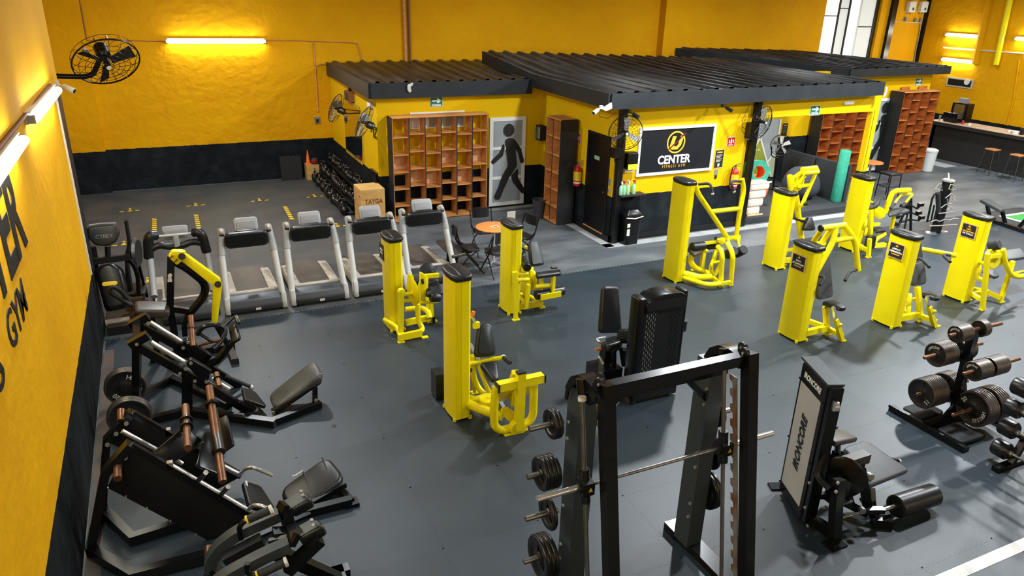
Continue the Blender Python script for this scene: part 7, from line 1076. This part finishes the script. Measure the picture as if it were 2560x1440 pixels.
# kettlebells on a stepped rack along the locker hut
T = Thing('kettlebell_rack', 'low black stepped rack along the locker hut side', 'rack', (3.9, 18.2, 0))
for k, (x_, z_) in enumerate(((3.82, .24), (4.06, .48))): T.part('tier', M().bb((x_-.11, 16.3, z_-.03), (x_+.11, 20.0, z_)), 'black_matte')
for y_ in (16.35, 18.2, 19.95): T.part('rack_post', M().bb((4.12, y_-.03, 0), (4.18, y_+.03, .5)), 'black_matte'); T.part('rack_foot', M().bb((3.7, y_-.03, 0), (4.18, y_+.03, .04)), 'black_matte'); T.part('rack_strut', M().beam((3.75, y_, .03), (4.15, y_, .46), .04, .04), 'black_matte')
KB = {}
def kettlebell(p, r, label, rz):
    k = round(r, 3); T = None
    if k not in KB:
        T = Thing('kettlebell', label, 'kettlebell', (0, 0, 0), 'kettlebells along the locker hut'); T.part('bell', M().lathe((0, 0, 0), (0, 0, 1), [(0, r*.55)]+[(r-r*math.cos(PI*t), r*math.sin(PI*t)) for t in (.22, .35, .5, .65, .8, .9)]+[(2*r, 0)], 18), 'rubber_plate'); T.part('handle', M().tube([(-r*.55, 0, r*1.6), (-r*.85, 0, r*2.5), (-r*.5, 0, r*2.95), (r*.5, 0, r*2.95), (r*.85, 0, r*2.5), (r*.55, 0, r*1.6)], r*.17, n=8, fil=r*.4), 'dark_steel'); KB[k] = T.e; e = T.e
    else: e = dup(KB[k], label=label)
    e.location = p; e.rotation_euler = (0, 0, rz); e['label'] = label
for row_, (x_, z_, n_) in enumerate(((3.57, 0, 15), (3.82, .24, 16), (4.06, .48, 16))):
    for i in range(n_):
        y_ = 16.42+i*3.5/(n_-1); r = (.105, .09, .08)[row_]*(1-.012*(i//4)); kettlebell((x_+random.uniform(-.035, .035), y_+random.uniform(-.03, .03), z_), round(r, 3), ('black kettlebell on the floor row along the locker hut', 'black kettlebell on the middle tier along the locker hut', 'black kettlebell on the upper tier along the locker hut')[row_], PI/2+random.uniform(-1.3, 1.3))
for k in range(2):
    c = V(3.62+.05*k, 20.12-.02*k, .1+.17*k); T = Thing('dumbbell', ('lower', 'upper')[k]+' wooden-handled dumbbell at the far end of the kettlebells', 'dumbbell', c); T.part('handle', M().cyl(c+V(-.1, 0, 0), c+V(.1, 0, 0), .018, n=10), 'wood')
    for s in (-1, 1): T.part('head', M().lathe(c+V(s*.1, 0, 0), V(s, 0, 0), [(0, .05), (.01, .085), (.1, .085), (.11, .06), (.11, 0)], 20), 'rubber_plate')
# ================================================================ TAPE MARKS ON THE BACK LEFT FLOOR
def tape(a, b, w_, label, n, haz=True):
    a, b = Vector(a), Vector(b); e = Thing('floor_tape', label, 'floor tape', ((a.x+b.x)/2, (a.y+b.y)/2, 0), 'hazard tape marks on the floor'); d = (b-a).normalized(); s = V(-d.y, d.x, 0); e.part('tape_strip', M().prism([a-s*w_/2+V(0, 0, .002), b-s*w_/2+V(0, 0, .002), b+s*w_/2+V(0, 0, .002), a+s*w_/2+V(0, 0, .002)], (0, 0, .002)), 'hazard_black')
    for i in range(n): p, q = a+(b-a)*(i+.2)/n, a+(b-a)*(i+.75)/n; sh = d*w_*.5; e.part('stripe', M().prism([p-s*w_/2-sh*.5+V(0, 0, .0042), q-s*w_/2-sh*.5+V(0, 0, .0042), q+s*w_/2+sh*.5+V(0, 0, .0042), p+s*w_/2+sh*.5+V(0, 0, .0042)], (0, 0, .001)), 'hazard_yellow')
for i, ((x0_, y0_), (x1_, y1_)) in enumerate((((386, 546), (386, 582)), ((490, 536), (497, 572)), ((712, 516), (731, 550)))): a_, b_ = P(x0_, y0_), P(x1_, y1_); tape(a_, b_, .09, ('hazard tape strip pointing to the older treadmill', 'hazard tape strip behind the second treadmill', 'hazard tape strip behind the third treadmill')[i], 7)
for i, (x_, y_) in enumerate(((325, 528), (490, 514), (650, 502), (788, 492), (310, 612), (845, 566), (370, 705))):
    p = P(x_, y_); nm = ('leftmost T-shaped', 'second T-shaped', 'third T-shaped', 'rightmost T-shaped', 'T-shaped', 'T-shaped', 'short')[i]; wh = ('in the far row', 'in the far row', 'in the far row', 'in the far row', 'behind the elliptical', 'behind the fourth treadmill', 'beside the older treadmill belt')[i]
    tape(p-V(.24, 0, 0), p+V(.24, 0, 0), .05, nm+' tape mark bar '+wh, 3); tape(p+V(.0, .03, 0), p+V(.0, .26, 0), .05, nm+' tape mark stem '+wh, 2)
a_, b_ = P(2340, 1452), P(2600, 1340); one('floor_line', M().bb((4.6, 3.02, .0005), (20, 3.14, .003)), 'tape_white', 'white tape line crossing the lower right floor', 'floor line', (6, 3.08, 0))
# ================================================================ FAR RIGHT: ACCESSORY STAND, HANDLE TREE, BENCH, TURF, BAR
one('turf_strip', M().bb((18.6, 4.5, -.004), (24, 10.85, .006)), 'turf', 'green turf area at the right edge', 'turf', (20, 8, 0)); struct('trim_8', M().bb((18.5, 4.5, -.004), (18.6, 10.9, .005)).bb((18.6, 10.8, -.004), (24, 10.9, .007)), 'tape_white')
z = ZM(2300, 430, 8.467); q = V(15.74, 10.55, 0); T = Thing('accessory_stand', 'black column stand hung with chrome cable handles', 'accessory stand', q); YQ = q.y
T.part('column', M().tube([q+V(0, 0, .01), q+V(0, 0, 1.18)], .11, n=20), 'black_paint'); T.part('top_cap', M().lathe(q+V(0, 0, 1.18), (0, 0, 1), [(0, .13), (.03, .135), (.05, .1), (.05, 0)]), 'chrome'); T.part('top_stick', M().cyl(q+V(0, 0, 1.22), q+V(-.03, .02, 1.36), .015, n=8), 'off_white')
for s in (-1, 1): T.part('foot', M().lathe(q+V(s*.19, -.02, 0), (0, 0, 1), [(0, .12), (.012, .12), (.02, .09), (.02, 0)]), 'chrome')
T.part('side_rack', M().tube([z(150, 1050, Y=YQ-.1), z(260, 560, Y=YQ-.1), z(320, 450, Y=YQ-.1), z(400, 440, Y=YQ-.1)], .022, n=8), 'black_paint'); T.part('side_bar', M().tube([z(380, 450, Y=YQ-.12), z(390, 850, Y=YQ-.12)], .05, n=10), 'foam'); T.part('side_rack', M().tube([z(150, 1050, Y=YQ-.1), z(240, 1020, Y=YQ-.1), z(300, 700, Y=YQ-.1)], .018, n=8), 'black_paint')
def hang(label, pts, r=.011, m='chrome'): one('cable_handle', M().tube([z(*p_, Y=YQ-.17) for p_ in pts], r, n=6), m, label, 'cable handle', z(*pts[0], Y=YQ-.17), 'cable handles on the stand')
hang('left D handle at the top of the accessory stand', ((400, 250), (320, 355), (470, 390), (455, 250), (400, 250))); hang('right D handle at the top of the accessory stand', ((650, 260), (610, 360), (740, 380), (745, 290), (650, 260))); hang('upper chrome triangle handle on the accessory stand', ((535, 555), (650, 460), (750, 545), (680, 560))); hang('chrome box handle below the upper triangle', ((580, 570), (580, 665), (670, 665), (690, 570), (775, 610), (690, 625))); hang('lower chrome triangle handle on the accessory stand', ((440, 765), (550, 680), (620, 720))); hang('small chrome triangle under the box handle', ((560, 800), (620, 740), (690, 810), (560, 800))); hang('short straight chrome bar on the accessory stand', ((395, 880), (715, 840)), .014); hang('cambered curl bar on the accessory stand', ((230, 1055), (330, 1015), (420, 1045), (520, 1000), (620, 1020), (720, 980), (810, 990)), .014); hang('long straight chrome bar low on the accessory stand', ((200, 1140), (450, 1135), (650, 1115), (780, 1112)), .016)
z = ZM(2160, 400, 6.0); q = V(14.95, 10.7, 0); T = Thing('handle_tree', 'empty black dumbbell tree behind the preacher curl machine', 'rack', q); YQ = q.y
for a_, b_ in (((705, 570), (700, 1075)), ((690, 600), (495, 1035)), ((690, 640), (600, 1055))): T.part('leg', M().beam(z(*a_, Y=YQ), z(*b_, Y=YQ-(.1 if a_[0] == 690 else 0)), .04, .04), 'black_paint')
for a_, b_, c_, d_ in (((580, 690), (700, 680), (790, 730), (850, 670)), ((500, 850), (690, 780), (800, 830), (820, 790)), ((465, 960), (690, 890), (810, 910), (865, 860))): T.part('arm', M().tube([z(*a_, Y=YQ-.05), z(*b_, Y=YQ-.05), z(*c_, Y=YQ-.05), z(*d_, Y=YQ-.05)], 0, sq=(.05, .03)), 'black_paint'); T.part('cradle', M().box(z(*d_, Y=YQ-.06), (.13, .08, .07)), 'black_paint'); T.part('cradle', M().box(z(*a_, Y=YQ-.06), (.10, .08, .07)), 'black_paint')
q = V(18.0, 10.4, 0); T = Thing('adjustable_bench', 'grey flat bench on a long black rail at the right edge', 'bench', q)
quad(T, 'bench_pad', [z(1740, 590, Y=11.05), z(1860, 572, Y=11.1), z(2130, 725, Y=10.4), z(2050, 755, Y=10.35)], .07, 'vinyl_grey', .04, .02); T.part('leg', M().beam(z(1845, 665, Y=10.9), z(1890, 880, Y=10.85), .07, .06), 'black_paint'); T.part('leg', M().beam(z(2075, 770, Y=10.45), z(2120, 960, Y=10.4), .07, .06), 'black_paint'); T.part('floor_rail', M().beam(z(1880, 895, Z=.04), z(2480, 1095, Z=.04), .08, .08), 'black_paint'); T.part('cross_foot', M().beam(z(1850, 900, Z=.04), z(1960, 880, Z=.04), .06, .06), 'black_paint'); T.part('white_knob', M().sphere(z(1905, 880, Y=10.8), .03, 10, 6), 'off_white'); T.part('prop', M().beam(z(2420, 900, Y=10.0), z(2330, 1000, Y=10.1), .08, .05), 'black_paint')
# bar counter
T = Thing('bar_counter', 'long dark bar counter with a pale worktop at the right', 'counter', (23.9, 15, 0)); T.part('front_panel', M().bb((23.5, 9.5, 0), (23.6, 16.75, 1.1)), 'counter_dark'); T.part('end_panel', M().bb((23.5, 16.65, 0), (24.2, 16.75, 1.1)), 'light_plastic'); T.part('worktop', M().bb((23.32, 9.3, 1.1), (24.25, 16.85, 1.2)), 'counter_top'); T.part('top_edge', M().bb((23.3, 9.3, 1.09), (23.33, 16.87, 1.19)), 'counter_dark'); T.part('kick_panel', M().bb((23.58, 9.5, 0), (23.62, 16.7, .15)), 'counter_dark')
struct('trim_9', M().bb((22.4, 15.25, -.012), (23.0, 16.9, -.004)), 'concrete_pale')
zc = ZM(2280, 180, 5.143)
def stool(c, label):
    c = Vector(c); T = Thing('bar_stool', label, 'stool', c, 'bar stools'); T.part('seat', M().slab(c+V(0, 0, .74), X1, Y1, rrect(.34, .34, .05), .03, .008), 'stool_wood')
    for dx in (-1, 1):
        for dy in (-1, 1): T.part('leg', M().cyl(c+V(dx*.2, dy*.2, 0), c+V(dx*.13, dy*.13, .74), .013, n=8), 'dark_steel')
    T.part('foot_ring', M().tube([c+V(-.17, -.17, .3), c+V(.17, -.17, .3), c+V(.17, .17, .3), c+V(-.17, .17, .3), c+V(-.17, -.17, .3)], .01, n=6), 'dark_steel')
q = zc(1060, 1000, X=22.9); stool((22.85, zc(1040, 1000, X=22.85).y, 0), 'bar stool farther from the picture edge'); stool((22.75, zc(1370, 1060, X=22.75).y, 0), 'bar stool at the right picture edge')
c = V(23.95, zc(590, 560, X=23.95).y, 1.2); T = Thing('coffee_machine', 'black and steel coffee machine on the bar', 'coffee machine', c); T.part('case', M().bb(c+V(.0, -.28, 0), c+V(.3, .28, .6)), 'black_paint'); T.part('steel_front', M().bb(c+V(-.02, -.18, .1), c+V(0, .18, .56)), 'steel'); T.part('hopper', M().bb(c+V(.05, -.12, .6), c+V(.25, .12, .75)), 'grey_plastic'); T.part('spout', M().cyl(c+V(-.06, .1, .2), c+V(-.06, .1, .3), .02, n=8), 'chrome')
c = V(23.55, zc(490, 620, X=23.55).y, 1.2); T = Thing('laptop', 'open black laptop on the bar in front of the coffee machine', 'laptop', c); T.part('base', M().bb(c+V(0, -.22, 0), c+V(.3, .22, .02)), 'black_matte'); T.part('screen', M().slab(c+V(0, 0, .02), Y1, V(-.25, 0, 1), [(-.25, 0), (.25, 0), (.25, .3), (-.25, .3)], .015), 'black_paint')
for k, (px, py, h_, r_, mm, l) in enumerate(((358, 590, .16, .035, 'light_plastic', 'clear tumbler at the bar end'), (655, 650, .12, .04, 'sign_red', 'dark red mug beside the laptop'), (735, 695, .06, .05, 'white', 'small white dish on the bar'), (1255, 780, .07, .06, 'white', 'white cup near the right picture edge'), (1330, 785, .08, .12, 'white', 'white box tray near the right picture edge'), (1420, 760, .2, .07, 'black_matte', 'dark jar at the right picture edge'))):
    q = zc(px, py, X=23.6); c = V(23.6, q.y, 1.2); T = Thing('bar_item', l, 'tableware', c); T.part('body', M().lathe(c, (0, 0, 1), [(0, 0), (0, r_*.8), (h_, r_), (h_, r_*.9), (.01, r_*.7), (.01, 0)], 18), mm); T.part('rim', M().lathe(c+V(0, 0, h_), (0, 0, 1), [(-.006, r_*1.0), (0, r_*1.03), (.004, r_*.95)], 18), mm)
# ================================================================ SMALL WALL DEVICES
def cctv(p, d, label, m='white'):
    p, d = Vector(p), Vector(d).normalized(); T = Thing('security_camera', label, 'camera', p); T.part('body', M().lathe(p+d*.08, d, [(0, .02), (.02, .035), (.14, .04), (.16, .04), (.16, 0)], 14), m); T.part('lens', M().cyl(p+d*.238, p+d*.245, .03, n=12), 'print_black'); T.part('arm', M().tube([p, p+d*.06+V(0, 0, -.01), p+d*.1], .012, n=6), m); T.part('mount', M().box(p, (.06, .06, .06)), m)
q = P(148, 207, X=WL+.05); cctv((WL+.01, min(q.y, YE-.06), q.z), (.7, -.3, -.35), 'white security camera at the left wall edge'); q = P(202, 114, Y=WB-.05); cctv(q, (.4, -.7, -.4), 'white security camera behind the big wall fan')
q = P(1503, 268, Y=12.23); cctv(q, (-.8, -.3, -.35), 'security camera at the banner hut roof corner'); q = P(1575, 275, Y=12.28); cctv(q+V(0, 0, -.03), (.2, -.9, -.3), 'dark security camera under the banner hut eave', 'black_matte'); q = P(1808, 262, Y=12.3); cctv(q+V(0, 0, -.02), (.2, -.9, -.3), 'small security camera under the middle of the banner hut eave', 'black_matte')
y_ = P(878, 238, X=HX1).y; T = Thing('wall_speaker', 'dark speaker box above the hut side mirror', 'speaker', (HX1, y_, 2.5)); zz = P(878, 238, X=HX1).z; T.part('cabinet', M().bb((HX1-.14, y_-.32, zz-.11), (HX1, y_+.1, zz+.11)), 'brown_print'); T.part('grille', M().bb((HX1-.146, y_-.3, zz-.09), (HX1-.14, y_+.08, zz+.09)), 'counter_dark'); T.part('bracket', M().box((HX1-.05, y_-.1, zz+.16), (.06, .06, .1)), 'black_matte')
y_ = P(928, 262, X=HX1).y; T = Thing('emergency_lamp', 'white emergency lamp near the hut roof corner', 'lamp', (HX1, y_, 2.4)); zz = P(928, 262, X=HX1).z; T.part('case', M().bb((HX1-.06, y_-.14, zz-.05), (HX1, y_+.14, zz+.05)), 'off_white'); T.part('lens', M().bb((HX1-.066, y_-.1, zz-.03), (HX1-.06, y_+.1, zz+.03)), 'white')
q = P(1352, 332, Y=15.7); T = Thing('wall_speaker', 'small grey speaker beside the narrow pine shelf', 'speaker', (HX2-.2, 15.6, 2.0)); c = V(q.x+.02, 15.7, q.z); T.part('cabinet', M().bb(c+V(-.08, -.1, -.17), c+V(.1, .14, .17)), 'black_matte'); T.part('grille', M().bb(c+V(-.085, -.08, -.14), c+V(-.08, .1, .14)), 'grey_plastic')
y_ = P(925, 375, X=HX1-.1).y; T = Thing('hanging_cloth', 'black cloth hanging beside the hut side mirror', 'cloth', (HX1, y_, .95)); T.part('cloth', M().grid(lambda u, v: V(HX1-.06-.03*math.sin(v*9), y_-.28+.56*v, 1.02-.92*u*(.75+.25*math.sin(v*3.1))), 8, 14), 'black_matte'); T.part('hook', M().box((HX1-.03, y_, 1.03), (.06, .5, .02)), 'dark_steel')
# loose cable on the corner post
one('hanging_wire', M().tube([P(1496, 275, Y=12.4), P(1500, 292, Y=12.45), P(1520, 296, Y=12.45), P(1540, 280, Y=12.45)], .008, n=5), 'brown_print', 'thin wire looping from the roof corner to the post fan', 'cable', P(1520, 296, Y=12.45)); one('hanging_wire', M().tube([P(1874, 262, Y=12.5), P(1856, 300, Y=12.5), P(1855, 315, Y=12.5), P(1866, 326, Y=12.5)], .008, n=5), 'brown_print', 'thin wire looping left of the alcove post', 'cable', P(1856, 300, Y=12.5))
